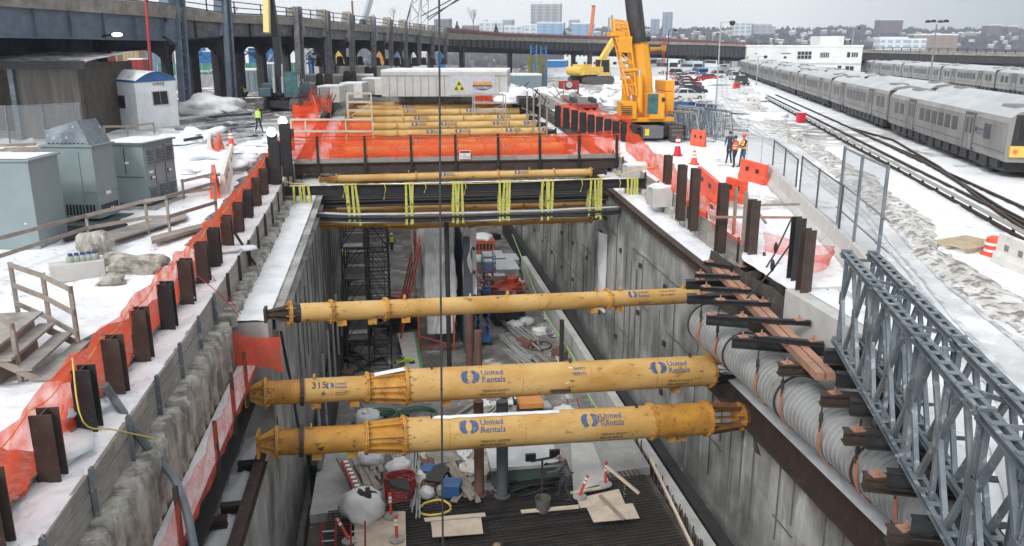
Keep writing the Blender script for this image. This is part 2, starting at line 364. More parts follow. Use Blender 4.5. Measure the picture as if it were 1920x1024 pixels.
patch(lambda y:11.7+1.3*S((y-26)/3),lambda y:150,18.6,29,80,40,1,2.2)
patch(lambda y:edgeX(y),lambda y:120,2,18.6,60,60,1,1.8)
g.grid(lambda i,j:gp(-300+(700)*i,84+ (116)*j,.05),60,20)
g.grid(lambda i,j:(-1200+3200*i,200+1500*j*j,gz(-300+700*i,200)*(1-j)-25*S(j*1.4)),20,12)
ground=mat('ground_snow',(.84,.86,.89),(.66,.69,.73),.5,.6,0,.42,.8,.9,world=True,bsc=3.2,c3=(.36,.33,.30),sc3=.09,lo3=.585,hi3=.64)
# trampled, muddy working areas of the site
nt=ground.node_tree;N=nt.nodes;L=nt.links;bs=N['Principled BSDF'];lk=bs.inputs['Base Color'].links[0].from_socket
sp_n=N.new('ShaderNodeTexNoise');sp_n.inputs['Scale'].default_value=.9;sp_n.inputs['Detail'].default_value=9;sp_n.inputs['Roughness'].default_value=.75
sp_m=N.new('ShaderNodeMapRange');sp_m.inputs[1].default_value=.60;sp_m.inputs[2].default_value=.67;sp_m.inputs[4].default_value=.8;L.new(sp_n.outputs[0],sp_m.inputs[0])
sp_x=N.new('ShaderNodeMix');sp_x.data_type='RGBA';L.new(sp_m.outputs[0],sp_x.inputs[0]);L.new(lk,sp_x.inputs[6]);sp_x.inputs[7].default_value=(.34,.31,.28,1);lk=sp_x.outputs[2]
gm=N.new('ShaderNodeNewGeometry');L.new(gm.outputs['Position'],sp_n.inputs['Vector']);sp=N.new('ShaderNodeSeparateXYZ');L.new(gm.outputs['Position'],sp.inputs[0])
def rng(sock,a,b_):
    r=N.new('ShaderNodeMapRange');r.inputs[1].default_value=a;r.inputs[2].default_value=b_;L.new(sock,r.inputs[0]);return r.outputs[0]
def mul(a,b_):
    r=N.new('ShaderNodeMath');r.operation='MULTIPLY';L.new(a,r.inputs[0]);L.new(b_,r.inputs[1]);return r.outputs[0]
zone=mul(rng(sp.outputs[1],54,64),rng(sp.outputs[0],46,34))
zone2=mul(zone,rng(sp.outputs[1],420,250))
nn=N.new('ShaderNodeTexNoise');nn.inputs['Scale'].default_value=.45;nn.inputs['Detail'].default_value=8;nn.inputs['Roughness'].default_value=.7;L.new(gm.outputs['Position'],nn.inputs['Vector'])
mk=mul(zone2,rng(nn.outputs[0],.42,.5))
mm=N.new('ShaderNodeMix');mm.data_type='RGBA';L.new(mk,mm.inputs[0]);L.new(lk,mm.inputs[6]);mm.inputs[7].default_value=(.16,.14,.125,1);L.new(mm.outputs[2],bs.inputs['Base Color'])
vo=N.new('ShaderNodeTexVoronoi');vo.inputs['Scale'].default_value=2.6;vo.feature='SMOOTH_F1';vm_=N.new('ShaderNodeMapRange');vm_.inputs[1].default_value=.12;vm_.inputs[2].default_value=.3;L.new(gm.outputs['Position'],vo.inputs['Vector']);L.new(vo.outputs['Distance'],vm_.inputs[0])
b2=N.new('ShaderNodeBump');b2.inputs['Strength'].default_value=.55;b2.inputs['Distance'].default_value=.07;old=bs.inputs['Normal'].links[0].from_socket;L.new(old,b2.inputs['Normal']);L.new(vm_.outputs[0],b2.inputs['Height']);L.new(b2.outputs[0],bs.inputs['Normal'])
struct(g.build('ground',ground,None,'all',org=(0,0,0),fix=False))
# far river-side hill
def hill_top(x):  # ridge heights across the picture column x
    return 62+ (x-1000)*.004+ 6*noise.noise(Vector((x*.006,1,0)))+3*noise.noise(Vector((x*.03,2,0)))+1.6*noise.noise(Vector((x*.12,5,0)))
hb=MB();HD=1500
def hf(i,j):
    x=560+1560*i
    top=Pa(x,hill_top(x)-4,HD+260);bot=Pa(x,128,HD-260);p=bot.lerp(top,j)
    p.z=bot.z+(top.z-bot.z)*(S(j)*.8+.2*j)+(4*noise.noise(Vector((x*.05,j*9,4)))+3*noise.noise(Vector((x*.2,j*20,6))))*min(1,j*3)
    return p
hb.grid(hf,420,22)
def hf2(i,j):
    x=560+1560*i;top=Pa(x,hill_top(x)-4,HD+260);return top+Vector((40*j,300*j,-60*j))
hb.grid(hf2,60,3)
hillm=mat('wooded_hillside',(.16,.145,.14),(.07,.068,.075),.035,.95,0,.35,.65,1,c3=(.55,.57,.6),sc3=.055,lo3=.56,hi3=.66,st3=(1,1,2.2))
struct(hb.build('hill',hillm,None,'all',org=(0,0,0),fix=False))
# slush bank beside the access road
def strip_pts(px,off=0): return [Pg(x,y,off) for x,y in px]
def resample(pts,step):
    out=[]
    for a,b in zip(pts,pts[1:]):
        n=max(1,int((b-a).length/step));out+= [a.lerp(b,k/n) for k in range(n)]
    return out+[pts[-1]]
rp=resample(strip_pts([(1395,176),(1420,205),(1455,235),(1530,285),(1620,345),(1700,420),(1750,480),(1830,540),(1940,600),(2100,720)]),.35)
sb=MB();n=len(rp)
def sbf(i,j):
    k=min(n-1,int(i*(n-1)));p=rp[k];d=(rp[min(k+1,n-1)]-rp[max(k-1,0)]).normalized();r=Vector((d.y,-d.x,0))
    wd=.95+.7*noise.noise(p*.22);off=(j-.5)*2*wd
    h=.20*max(0,math.cos((j-.5)*math.pi))**1.2*(1+1.1*noise.noise(p*.5+Vector((0,j*3,0))))+.12*noise.noise(Vector((p.x*1.1,p.y*1.1,j*4)))*math.sin(math.pi*j)+.05*noise.noise(Vector((p.x*5,p.y*5,j*14)))*math.sin(math.pi*j)
    if j in (0,1):h=-.15
    q=p+r*off+r*.3*noise.noise(p*1.5+Vector((0,0,j*3)));return (q.x,q.y,gz(q.x,q.y)+h)
sb.grid(sbf,n-1,20);struct(sb.build('snow_bank',snow_d,None,'all',org=(0,0,0)))
# access road: packed grey snow
rd=MB();cl=strip_pts([(1345,135),(1342,180),(1385,235),(1480,300),(1600,400),(1720,560),(1830,760),(1930,1100)])
cr_=strip_pts([(1405,150),(1425,195),(1470,238),(1560,295),(1680,400),(1800,520),(1980,620),(2300,800)])
def rdf(i,j):
    t=i*(len(cl)-1);k=min(int(t),len(cl)-2);t-=k;a=cl[k].lerp(cl[k+1],t);b=cr_[k].lerp(cr_[k+1],t);q=a.lerp(b,j);return (q.x,q.y,gz(q.x,q.y)+nz2(q.x,q.y,.07)+.03)
rd.grid(rdf,150,14)
struct(rd.build('road',mat('packed_road_snow',(.66,.68,.70),(.47,.48,.49),.35,.55,0,.35,.65,.3,c3=(.80,.81,.83),sc3=.3,lo3=.5,hi3=.62,world=True),None,'all',org=(0,0,0),fix=False))
for jj in (.16,.30,.62,.76):
    tr=MB()
    def trf(i,j):
        x,y,z=rdf(i,jj+.012*math.sin(i*9)+(j-.5)*.055);return (x,y,z+.02)
    tr.grid(trf,150,2);struct(tr.build('tyre_track',mat('slush',(.36,.36,.37),(.62,.63,.65),1.1,.4,0,.42,.58,.3,world=True),None,'all',org=(0,0,0),fix=False))
# gravel path behind the left netting
gv=MB()
def gvf(i,j):
    y=9+40*j;wd=(1.7 if y<21 else (1.7-1.0*S((y-21)/3) if y<28 else .6+.8*S((y-28)/4)));x=-6.1-(wd+.45*noise.noise(Vector((y*.7,0,0)))+.25*noise.noise(Vector((y*2.7,5,0))))*i;return (x,y,gz(x,y)+.0+.19*min(1,(1-i)*5)+.03*noise.noise(Vector((x*7,y*7,0))))
gv.grid(gvf,16,260);struct(gv.build('gravel_path',gravel,None,'all',org=(0,0,0),fix=False))
# ---------------- pit ----------------
ZF=-10.3
fl=MB();fl.grid(lambda i,j:(XL-1+(XR-XL+2)*i,3+82*j,ZF+.05*noise.noise(Vector((i*20,j*90,0)))),40,160)
struct(fl.build('pit_floor',floorm,None,'all',org=(0,0,0),fix=False))
ew=MB();ew.box((3.9,84.3,-4),(19.6,.6,12.8));struct(ew.build('pit_end_wall',conc_w,None,org=(0,0,0)))
# soil behind the walls (closes the hole)
so_=MB()
so_.grid(lambda i,j:(-5.65+.15*noise.noise(Vector((i*30,j*6,0))),3+81*i,-11+(11+gz(-6,3+81*i)-.2)*j),90,6)
def rsoil(i,j):
    y=3+15.6*i;A=Vector((12.1,y,-5.6));B=Vector((edgeX(y)+.3,y,-.03));p=A.lerp(B,j);p.x+=.35*noise.noise(Vector((y*.8,j*4,2)))*(j<.99);p.z+=(1-abs(2*j-1))*.5*noise.noise(Vector((y*.7,j*3,8)))-.9*math.sin(j*math.pi);return p
so_.grid(rsoil,60,14)
so_.grid(lambda i,j:(13.1,18.6+65.6*i,-11+(11+gz(13.1,18.6+65.6*i)-.4)*j),60,4)
so_.grid(lambda i,j:(11.75+.25*noise.noise(Vector((i*9,j*5,3))),18.6+10.6*i,-6+5.7*j),20,8)
struct(so_.build('excavated_soil',soil,None,'all',org=(0,0,0)))
# concrete pit walls
def gb(y):return gz(3,y)-1.1
YN=25.0
lw=thing('concrete_wall','grey streaked concrete wall lining the left side of the pit','wall',(XL,40,ZF))
a=MB();ys=[YN+ (84-YN)*k/60 for k in range(61)]
for (y0,y1) in zip(ys,ys[1:]):
    jx=random.uniform(-.025,.025);a.hexa([(XL-1.2,y0,ZF-.3),(XL+jx,y0,ZF-.3),(XL+jx,y1,ZF-.3),(XL-1.2,y1,ZF-.3),(XL-1.2,y0,gb(y0)),(XL+jx,y0,gb(y0)),(XL+jx,y1,gb(y1)),(XL-1.2,y1,gb(y1))])
y=4.
while y<YN:
    jx=random.uniform(-.04,.04);y1=min(YN,y+.95);a.hexa([(XL-1.2,y,ZF-.3),(XL+jx,y,ZF-.3),(XL+jx,y1,ZF-.3),(XL-1.2,y1,ZF-.3),(XL-1.2,y,-4.8),(XL+jx,y,-4.8),(XL+jx,y1,-4.8),(XL-1.2,y1,-4.8)]);y=y1
a.build('wall_panels',conc_w,lw)
sn=MB();sn.grid(lambda i,j:(XL-1.15+1.12*i,YN+.05+50*j,gb(YN+50*j)+.03+.07*math.sin(math.pi*i)*(1+.5*noise.noise(Vector((i*3,j*60,0))))),8,120)
sn.build('snow_cap',snow,lw,'all')
sn=MB();sn.grid(lambda i,j:(XL-.95+.7*i+.1*noise.noise(Vector((j*30,0,i))),9+15.8*j,-4.78+.09*math.sin(math.pi*i)*(.6+noise.noise(Vector((i*3,j*20,0))))),8,60)
sn.build('snow_cap',snow,lw,'all')
rw=thing('concrete_wall','tall stained concrete wall lining the right side of the pit','wall',(XR,40,ZF))
a=MB();y=4.
while y<84:
    jx=random.uniform(-.05,.04);y1=y+.95;t0,t1=(gb(y),gb(y1)) if y>28 else (-4.3,-4.3)
    a.hexa([(XR+jx,y,ZF-.3),(XR+1.3,y,ZF-.3),(XR+1.3,y1,ZF-.3),(XR+jx,y1,ZF-.3),(XR+jx,y,t0),(XR+1.3,y,t0),(XR+1.3,y1,t1),(XR+jx,y1,t1)]);y=y1
a.build('wall_panels',conc_w,rw)
sn=MB();sn.grid(lambda i,j:(XR+.03+1.2*i,28.2+50*j,gb(28.2+50*j)+.03+.08*math.sin(math.pi*i)*(1+.6*noise.noise(Vector((i*3,j*60,4))))),8,120)
sn.build('snow_cap',snow,rw,'all')
a=MB();rr_=random.Random(5)
for zz in (-3.2,-5.6,-8.0):
    for k in range(13):
        y=30+k*3.8+rr_.uniform(-.2,.2);a.box((XR-.08,y,zz+rr_.uniform(-.1,.1)),(.10,.22,.22))
a.build('tieback_plates',rust,rw)
a=MB()
for zz in (-2.6,-5.0,-7.4):
    for k in range(50):
        y=14+k*1.4
        if rr_.random()<.55:a.box((XR-.055,y+.7,zz+.10*noise.noise(Vector((y*2,zz,0)))),(.05,1.35,.02))
a.build('construction_joints',jointm,rw)
a=MB()
for k in range(74):
    y=5+k*.95
    if rr_.random()<.5:z0=-10.3+rr_.uniform(0,3);a.box((XR-.06,y+.02,(z0-1.9)/2-.6+rr_.uniform(-.4,.4)),(.05,.018,rr_.uniform(3,7)))
a.build('panel_joints',jointm,rw)
a=MB();
for k in range(30):
    y=32+k*1.5;a.box((XL+.03,y,-4+rr_.uniform(-.5,.5)),(.05,.02,rr_.uniform(3,6)))
a.build('panel_joints',jointm,lw)
# icy plume frozen down the right wall
ic=MB();ip=Px(1130,440,XR-.1)
ic.grid(lambda i,j:(XR-.06-.28*math.sin(math.pi*i)*(1-.4*j),ip.y-.9+1.8*i+.25*noise.noise(Vector((i*3,j*4,1))),ip.z+.2-4.6*j),14,20)
ic.build('frozen_runoff',snow,rw,'all')
# secant piles under the lagging, left and right
def secant(X,y0,y1,side,label,zb):
    X=X-.14*side
    t=thing('secant_pile_wall',label,'retaining wall',(X,(y0+y1)/2,zb(y0)));y=y0;k=0
    while y<y1:
        b=MB();r=.36+random.uniform(-.03,.04);top=gz(X,y)-(.80 if X<0 else .7)+random.uniform(-.06,.05);bot=zb(y)-.05;n=22;m=26
        def fn(i,j):
            a=2*math.pi*i;h=bot+(top-bot)*j;rr=r*(1+.10*noise.noise(Vector((math.cos(a)*1.4,math.sin(a)*1.4+k*5,h*.5)))+.10*noise.noise(Vector((math.cos(a)*4,math.sin(a)*4+k*5,h*1.2)))+.05*noise.noise(Vector((math.cos(a)*8,math.sin(a)*8+k*5,h*8))))
            if j>.95:rr*=.86
            return (X+rr*math.cos(a)-.05*side,y+rr*math.sin(a),h)
        b.grid(fn,n,m);c=len(b.v);b.v.append(Vector((X,y,top)));b.f+=[(c-1-i,c-2-i,c) for i in range(n)]
        b.build('pile',rock,t,'all');y+=.62 if y<36 else 1.0;k+=1
    return t
secant(-5.12,9.5,47,1,'row of rough grey concrete secant piles below the left timber boards',lambda y:gb(y) if y>YN else -2.6)
secant(12.85,28.5,50,-1,'row of broken grey concrete secant piles above the snowy right ledge',lambda y:gb(y))
# lagging boards
def lagging(X,ya,yb,label,side,hgt=.78,brk=2.1):
    t=thing('timber_lagging',label,'retaining boards',(X,(ya+yb)/2,gz(X,ya)));y=ya
    while y<yb:
        y1=min(yb,y+brk);j=random.uniform(-.03,.03)
        for q in range(3):
            z0=-hgt+q*hgt/3;b=MB();dz=random.uniform(-.01,.02)
            b.hexa([(X-.04+j,y+.02,gz(X,y)+z0),(X+.04+j,y+.02,gz(X,y)+z0),(X+.04+j,y1-.02,gz(X,y1)+z0+dz),(X-.04+j,y1-.02,gz(X,y1)+z0+dz),
                    (X-.04+j,y+.02,gz(X,y)+z0+hgt/3-.012),(X+.04+j,y+.02,gz(X,y)+z0+hgt/3-.012),(X+.04+j,y1-.02,gz(X,y1)+z0+hgt/3-.012+dz),(X-.04+j,y1-.02,gz(X,y1)+z0+hgt/3-.012+dz)])
            b.build('board',wood,t)
        b=MB();zz=gz(X,y);b.box((X+side*.07,y,zz-.35),(.05,.14,.95));b.box((X+side*.10,y-.05,zz-.35),(.08,.03,.95));b.build('bracket',galv if y<25 else rust,t);y=y1
lagging(-5.42,9.6,47,'grey timber lagging boards along the top of the left pit edge',1,.9)
lagging(12.72,22.2,33,'grey timber lagging boards holding the right bank beside the rusty piles',-1,1.0,2.2)
lagging(13.05,33,50,'far run of timber boards holding the right bank below the netting',-1,.8,2.2)
# soldier piles left
def hpile(base,top,name='steel_pile',w=.36,dd=.34,rot=0):
    b=MB();b.ib((0,0,0),(0,0,top),dd,w,.03,.025,up=(math.sin(rot),math.cos(rot),0));return b
lp=[(100,895),(178,805),(235,737),(280,675),(318,615),(350,568),(380,528),(407,497),(430,465),(452,435)]
LP=[]
for k,(x,y) in enumerate(lp):
    p=Pg(x,y);LP.append(Vector((-5.95,p.y,gz(-5.95,p.y))))
LP=[Vector((-5.95,LP[0].y-2.1,0)),Vector((-5.95,LP[0].y-4.1,0))][::-1]+LP
yy=LP[-1].y
for k in range(8): yy+=2.3;LP.append(Vector((-5.95,yy,gz(-5.95,yy))))
for k,p in enumerate(LP):
    b=hpile(p,1.2+random.uniform(-.06,.1));
    for v in b.v:v+=p-Vector((0,0,.5*0))
    b.ib(p-Vector((0,0,.4)),p,.34,.36,.03,.025,up=(0,1,0))
    tag(b.build('steel_pile',rust if k%3 else blk),'dark rusty steel pile on the left pit edge, %s from the bottom of the photo'%ORDS[k],'steel pile','steel piles along the left pit edge')
netting([p+Vector((-.2,0,.12)) for p in LP],'safety_netting',net,'orange plastic safety netting strung along the piles of the left pit edge',1.36,amp=.07,sag=.06,seed=3,nv=8,step=.25)
rb=MB();pts=[]
for a,b_ in zip(LP,LP[1:]):
    for k in range(6): t=k/6;q=a.lerp(b_,t)+Vector((-.22,0,1.25-.14*math.sin(math.pi*t)));pts.append(q)
rb.path(pts,.014,4);tag(rb.build('yellow_rope',ropey),'yellow rope along the top of the left orange netting','rope')
# ================= BRACING OF THE PIT =================
def frame(A,B):
    ax=(B-A).normalized();nh=Vector((ax.y,-ax.x,0)).normalized();up=nh.cross(ax)*-1
    if up.z<0:up=-up
    return ax,nh,up
def on_cyl(b,vs,fs,C,ax,nh,up,r,u0,ph0):
    b.add([C+ax*(u0+q[0])+(nh*math.cos(ph0+q[1]/r)+up*math.sin(ph0+q[1]/r))*r for q in vs],fs)
def ell(cx,cy,a,b_,n=20,inner=None):
    """vertical slices so that the shape wraps round the pipe"""
    vs=[];fs=[];m=8
    for j in range(m+1):
        y=-1+2*j/m;xx=math.sqrt(max(0,1-y*y))
        l,r_=-xx*a,xx*a
        if inner: # crescent: cut by ellipse centred at inner dx
            dx,ia=inner;e=dx-ia*xx if dx>0 else dx+ia*xx
            if dx>0:r_=min(r_,max(l,e))
            else:l=max(l,min(r_,e))
        vs+=[(cx+l,cy+y*b_,0),(cx+r_,cy+y*b_,0)]
    for j in range(m):fs.append((2*j,2*j+1,2*j+3,2*j+2))
    return vs,fs
def logo(par,C,ax,nh,up,r,u,s=.3,worn=False,ph=math.radians(43)):
    rr=r+.004;b=MB()
    on_cyl(b,*ell(-.62*s,.0,.62*s,.75*s,inner=(.62*s,.62*s)),C,ax,nh,up,rr,u,ph)
    on_cyl(b,*ell(.0*s,.0,.68*s,.75*s,inner=(-.64*s,.66*s)),C,ax,nh,up,rr,u,ph)
    b.build('emblem',logo_b,par)
    b=MB();vs,fs=textmesh('United',.86*s,True,6);on_cyl(b,vs,fs,C,ax,nh,up,rr,u+.85*s,ph+.08*s/r)
    vs,fs=textmesh('Rentals',.86*s,True,6);on_cyl(b,vs,fs,C,ax,nh,up,rr,u+.85*s,ph-.68*s/r)
    b.build('lettering',logo_b,par)
    b=MB();vs,fs=textmesh('TRENCH SAFETY',.40*s,True,4);on_cyl(b,vs,fs,C,ax,nh,up,rr,u+.85*s,ph-1.75*s/r)
    vs,fs=textmesh('800-UR-RENTS',.40*s,True,4);on_cyl(b,vs,fs,C,ax,nh,up,rr,u+.85*s,ph-2.2*s/r)
    b.build('small_lettering',ink,par)
def minilogo(par,C,ax,nh,up,r,u,s):
    rr=r+.01;b=MB();on_cyl(b,*ell(-.62*s,0,.62*s,.75*s,inner=(.62*s,.62*s)),C,ax,nh,up,rr,u,.75);on_cyl(b,*ell(0,0,.68*s,.75*s,inner=(-.64*s,.66*s)),C,ax,nh,up,rr,u,.75)
    for k,w_ in enumerate((2.2,2.5)): # word shapes too small to read from here
        vs,fs=textmesh(('United','Rentals')[k],.8*s,True,2);on_cyl(b,vs,fs,C,ax,nh,up,rr,u+.85*s,.8-.62*s/r*k)
    b.build('emblem',logo_b,par)
def flange(par,C,ax,nh,up,t,r,R,gus=True,n=10,col=None):
    b=MB();b.lathe(C+ax*(t-.04),C+ax,[(0,r),(0,R),(.035,R),(.035,r)],20);b.lathe(C+ax*(t+.005),C+ax,[(0,r),(0,R),(.035,R),(.035,r)],20)
    if gus:
        for i in range(n):
            a=2*math.pi*i/n;d=nh*math.cos(a)+up*math.sin(a);tt=ax.cross(d)*.012
            for s_ in (-1,1):
                p0=C+ax*t+d*r;poly=[p0+tt,p0+d*(R-r)*.9+tt,p0+ax*.16*s_+tt];b.prism([q for q in poly],-2*tt)
    b.build('flange',col or yelf,par)
def lug(par,C,ax,nh,up,t,r,col=None):
    b=MB();b.lathe(C+ax*(t-.02)+up*(r+.07),C+ax*(t+9)+up*(r+.07),[(0,.04),(0,.09),(.04,.09),(.04,.04)],8);b.box(C+ax*t+up*(r+.02),(.05,.10,.08));b.build('lifting_lug',col or yelf,par)
def foot(par,C,ax,nh,up,t,r):
    b=MB();b.box(C+ax*t-up*(r+.06),(.28,.3,.22));b.build('bracket',yelf,par)
def fincone(par,C,ax,nh,up,t0,t1,r0,r1,m):
    b=MB();b.lathe(C+ax*t0,C+ax*9,[(0,r0*.96),((t1-t0)*.5,r0),(t1-t0,r0*1.04)],16)
    b.lathe(C+ax*t0,C+ax*9,[(0.02,r0),(t1-t0-.02,r1*.86)],8)
    for i in range(8):
        a=2*math.pi*(i+.5)/8;d=nh*math.cos(a)+up*math.sin(a);tt=ax.cross(d)*.015
        b.prism([C+ax*t0+d*r0*.9+tt,C+ax*t0+d*(r0+.06)+tt,C+ax*t1+d*(r1+.03)+tt,C+ax*t1+d*r0*.9+tt],-2*tt)
    b.build('finned_reducer',m,par)
def claw(par,C,ax,nh,up,t,s_,r,ln,m=None):
    b=MB()
    for i in range(6):
        a=2*math.pi*i/6;d=nh*math.cos(a)+up*math.sin(a);tt=ax.cross(d)*.02
        b.prism([C+ax*t+d*r*.95+tt,C+ax*(t+s_*ln)+d*r*.45+tt,C+ax*(t+s_*ln)-d*.02+tt,C+ax*t+tt],-2*tt)
    b.tube(C+ax*t,C+ax*(t+s_*ln),r*.35,r*.3,10);b.box(C+ax*(t+s_*ln),(.08,r*1.3,r*1.6));b.build('end_knuckle',m or yelf,par)
def pipe(par,C,ax,t0,t1,r,m,name='pipe',n=28): 
    if t1-t0>3:
        q_=t0+1.3
        while q_<t1-.6: MB().lathe(C+ax*q_,C+ax*9999,[(0,r-.01),(.005,r+.006),(.02,r+.006),(.025,r-.01)],n).build('weld_seam',yelf,par);q_+=2.35
    b=MB();L_=t1-t0;k=max(1,int(L_/1.2));b.lathe(C+ax*t0,C+ax*9999,[(L_*i/k,r) for i in range(k+1)],n);return b.build(name,m,par,True)
SG='yellow pipe struts bracing the pit'
# strut 1 (lowest, nearest)
def bigstrut(A,B,label,conf):
    t=thing('pipe_strut',label,'pipe strut',A,SG);ax,nh,up=frame(A,B);Lt=(B-A).length;C=A
    f=lambda x:(x-conf['x0'])/(conf['x1']-conf['x0'])*Lt
    r0,r1=conf['r0'],conf['r1'];t1,t2,t3,t4=[f(q) for q in conf['st']]
    claw(t,C,ax,nh,up,f(conf['x0']+28),-1,r0*1.1,f(conf['x0']+28)-.05)
    flange(t,C,ax,nh,up,f(conf['x0']+32),r0,r0+.10,n=8)
    b=MB();pr=[];s0=f(conf['x0']+34);L1=t1-s0
    for i in range(10):pr+=[(L1*i/10,r0*.93),(L1*i/10+.05,r0*.97),(L1*i/10+L1*.07,r0*.97)]
    b.lathe(C+ax*s0,C+ax*9999,pr+[(L1,r0)],22);b.build('telescoping_collar',yel2,t,True)
    b=MB();b.lathe(C+ax*(t1-.05),C+ax*9999,[(0,r0),(0,r0+.06),(.12,r0+.07),(.12,r0)],20);b.build('locking_ring',rust,t)
    pipe(t,C,ax,t1,t2,r0,yel2 if conf.get('dark') else yel)
    flange(t,C,ax,nh,up,t2,r0,r0+.12,n=8);fincone(t,C,ax,nh,up,t2,t3,r0,r1,yelf if not conf.get('dark') else yel2)
    flange(t,C,ax,nh,up,t3,r1,r1+.09,n=14)
    pipe(t,C,ax,t3,t4,r1,yel)
    for q in conf['fl']:flange(t,C,ax,nh,up,f(q),r1,r1+.08,n=14)
    for q in conf.get('lug',[]):lug(t,C,ax,nh,up,f(q),r1,rust)
    for q in conf.get('lug0',[]):lug(t,C,ax,nh,up,f(q),r0,yelf)
    for q in conf.get('foot',[]):foot(t,C,ax,nh,up,f(q),r1)
    for q in conf.get('foot0',[]):foot(t,C,ax,nh,up,f(q),r0)
    for q in conf['logo']:logo(t,C,ax,nh,up,r1,f(q),.31)
    te=Lt
    if 'or' in conf:
        q=f(conf['or']);pipe(t,C,ax,q,t4+.001,r1+.004,yel2,'short_pipe')
    fincone_rev(t,C,ax,nh,up,t4,te-conf['tail'],r1,r0,conf['conem'])
    if conf['tail']>.2:
        flange(t,C,ax,nh,up,te-conf['tail'],r0,r0+.09,n=8);pipe(t,C,ax,te-conf['tail'],te-.05,r0,conf['conem'],'end_pipe')
    return t,C,ax,nh,up,f
def fincone_rev(par,C,ax,nh,up,t0,t1,r1,r0,m):
    b=MB();b.lathe(C+ax*t0,C+ax*9,[(0.02,r1*.84),(t1-t0-.02,r0)],8)
    for i in range(8):
        a=2*math.pi*(i+.5)/8;d=nh*math.cos(a)+up*math.sin(a);tt=ax.cross(d)*.015
        b.prism([C+ax*t0+d*r0*.7+tt,C+ax*t0+d*(r1+.03)+tt,C+ax*t1+d*(r0+.05)+tt,C+ax*t1+d*r0*.7+tt],-2*tt)
    b.build('finned_reducer',m,par)
A1,B1=Px(482,832,-4.2),Px(1405,780,11.6);A2,B2=Px(460,739,-4.6),Px(1378,692,11.6)
t,C,ax,nh,up,f=bigstrut(A1,B1,'lowest and nearest thick yellow pipe strut, orange at both ends',dict(x0=482,x1=1405,st=(553,664,728,1312),r0=.40,r1=.53,fl=(1196,1312),logo=(843,1068),lug=(775,1162),lug0=(570,),foot=(1240,1262),foot0=(580,640),dark=True,tail=.35,conem=yel3))
pipe(t,C,ax,f(1200),f(1311),.536,yel2,'short_pipe')
s=MB();s.grid(lambda i,j:C+ax*(f(775)+(f(1010)-f(775))*i)+up*(.535+.03*math.sin(math.pi*j)*(1+noise.noise(Vector((i*18,j,2)))))+nh*(.22*(j-.5)*(1+.5*noise.noise(Vector((i*12,4,j))))),40,4);s.build('snow_streak',snow,t,'all')
t,C,ax,nh,up,f=bigstrut(A2,B2,'second thick yellow pipe strut up, marked 315 on its thin end',dict(x0=460,x1=1378,st=(550,662,728,1322),r0=.38,r1=.53,fl=(1322,),logo=(842,1205),lug=(772,1030,1275),lug0=(571,658),foot=(800,1250),foot0=(575,640),tail=.12,conem=blk))
b=MB();vs,fs=textmesh('315',.30,True,5);on_cyl(b,vs,fs,C,ax,nh,up,.384,f(566),.55)
b.build('painted_number',ink,t)
logo(t,C,ax,nh,up,.38,f(598),.14,ph=.72)
b=MB();b.bar(C+ax*f(986)+nh*.50+up*.02-up*.25,C+ax*f(1024)+nh*.50-up*.25,.1,.1);b.build('steel_cleat',rust,t)
# torn sticker with a triangle and lettering
b=MB();on_cyl(b,*([(0,0,0),(.14,.34,0),(.28,0,0)],[(0,2,1)]),C,ax,nh,up,.535,f(1024),.62);on_cyl(b,*textmesh('SAFETY',.13,True,3),C,ax,nh,up,.537,f(1031),.85);on_cyl(b,*textmesh('RENTS',.15,True,3),C,ax,nh,up,.537,f(1030),.5);b.build('sticker_print',logo_b,t)
b=MB();on_cyl(b,[(0,-.32,0),(.10,-.30,0),(.26,.22,0),(.16,.26,0),(.05,-.05,0),(.2,-.04,0)],[(0,1,2,3)],C,ax,nh,up,.54,f(1014),.62);b.build('torn_sticker',plast_w,t)
s=MB();s.grid(lambda i,j:C+ax*(f(672)+(f(728)-f(672))*i)+up*(.42+.16*i+.02)+nh*(.28*(j-.35)),8,5);s.build('snow_streak',snow,t,'all')
# strut 3, thinner
A3,B3=Px(492,590,-4.1),Px(1318,553,11.6)
t=thing('pipe_strut','thin yellow pipe strut below the brown I-beams, third from the bottom',"pipe strut",A3,SG);ax,nh,up=frame(A3,B3);C=A3;Lt=(B3-A3).length;f=lambda x:(x-492)/(1318-492)*Lt
pipe(t,C,ax,f(535),Lt,.30,yel);claw(t,C,ax,nh,up,f(530),-1,.28,f(530)-.1,rust)
b=MB();b.lathe(C+ax*f(535),C+ax*9999,[(0,.27),(0,.31),(.25,.31),(.25,.27)],16);b.build('black_band',blk,t)
for q in (533,598,686,1103):flange(t,C,ax,nh,up,f(q),.30,.39,n=8)
for q in (716,900,1078,1127,1268):lug(t,C,ax,nh,up,f(q),.30)
for q in (615,664,720,1075,1130):foot(t,C,ax,nh,up,f(q),.28)
logo(t,C,ax,nh,up,.30,f(1152),.2,ph=.80)
b=MB();on_cyl(b,*textmesh('TRENCH SAFETY',.1,True,3),C,ax,nh,up,.304,f(1210),.9);on_cyl(b,*textmesh('800-UR-RENTS',.1,True,3),C,ax,nh,up,.304,f(1210),.4);b.build('small_lettering',ink,t)
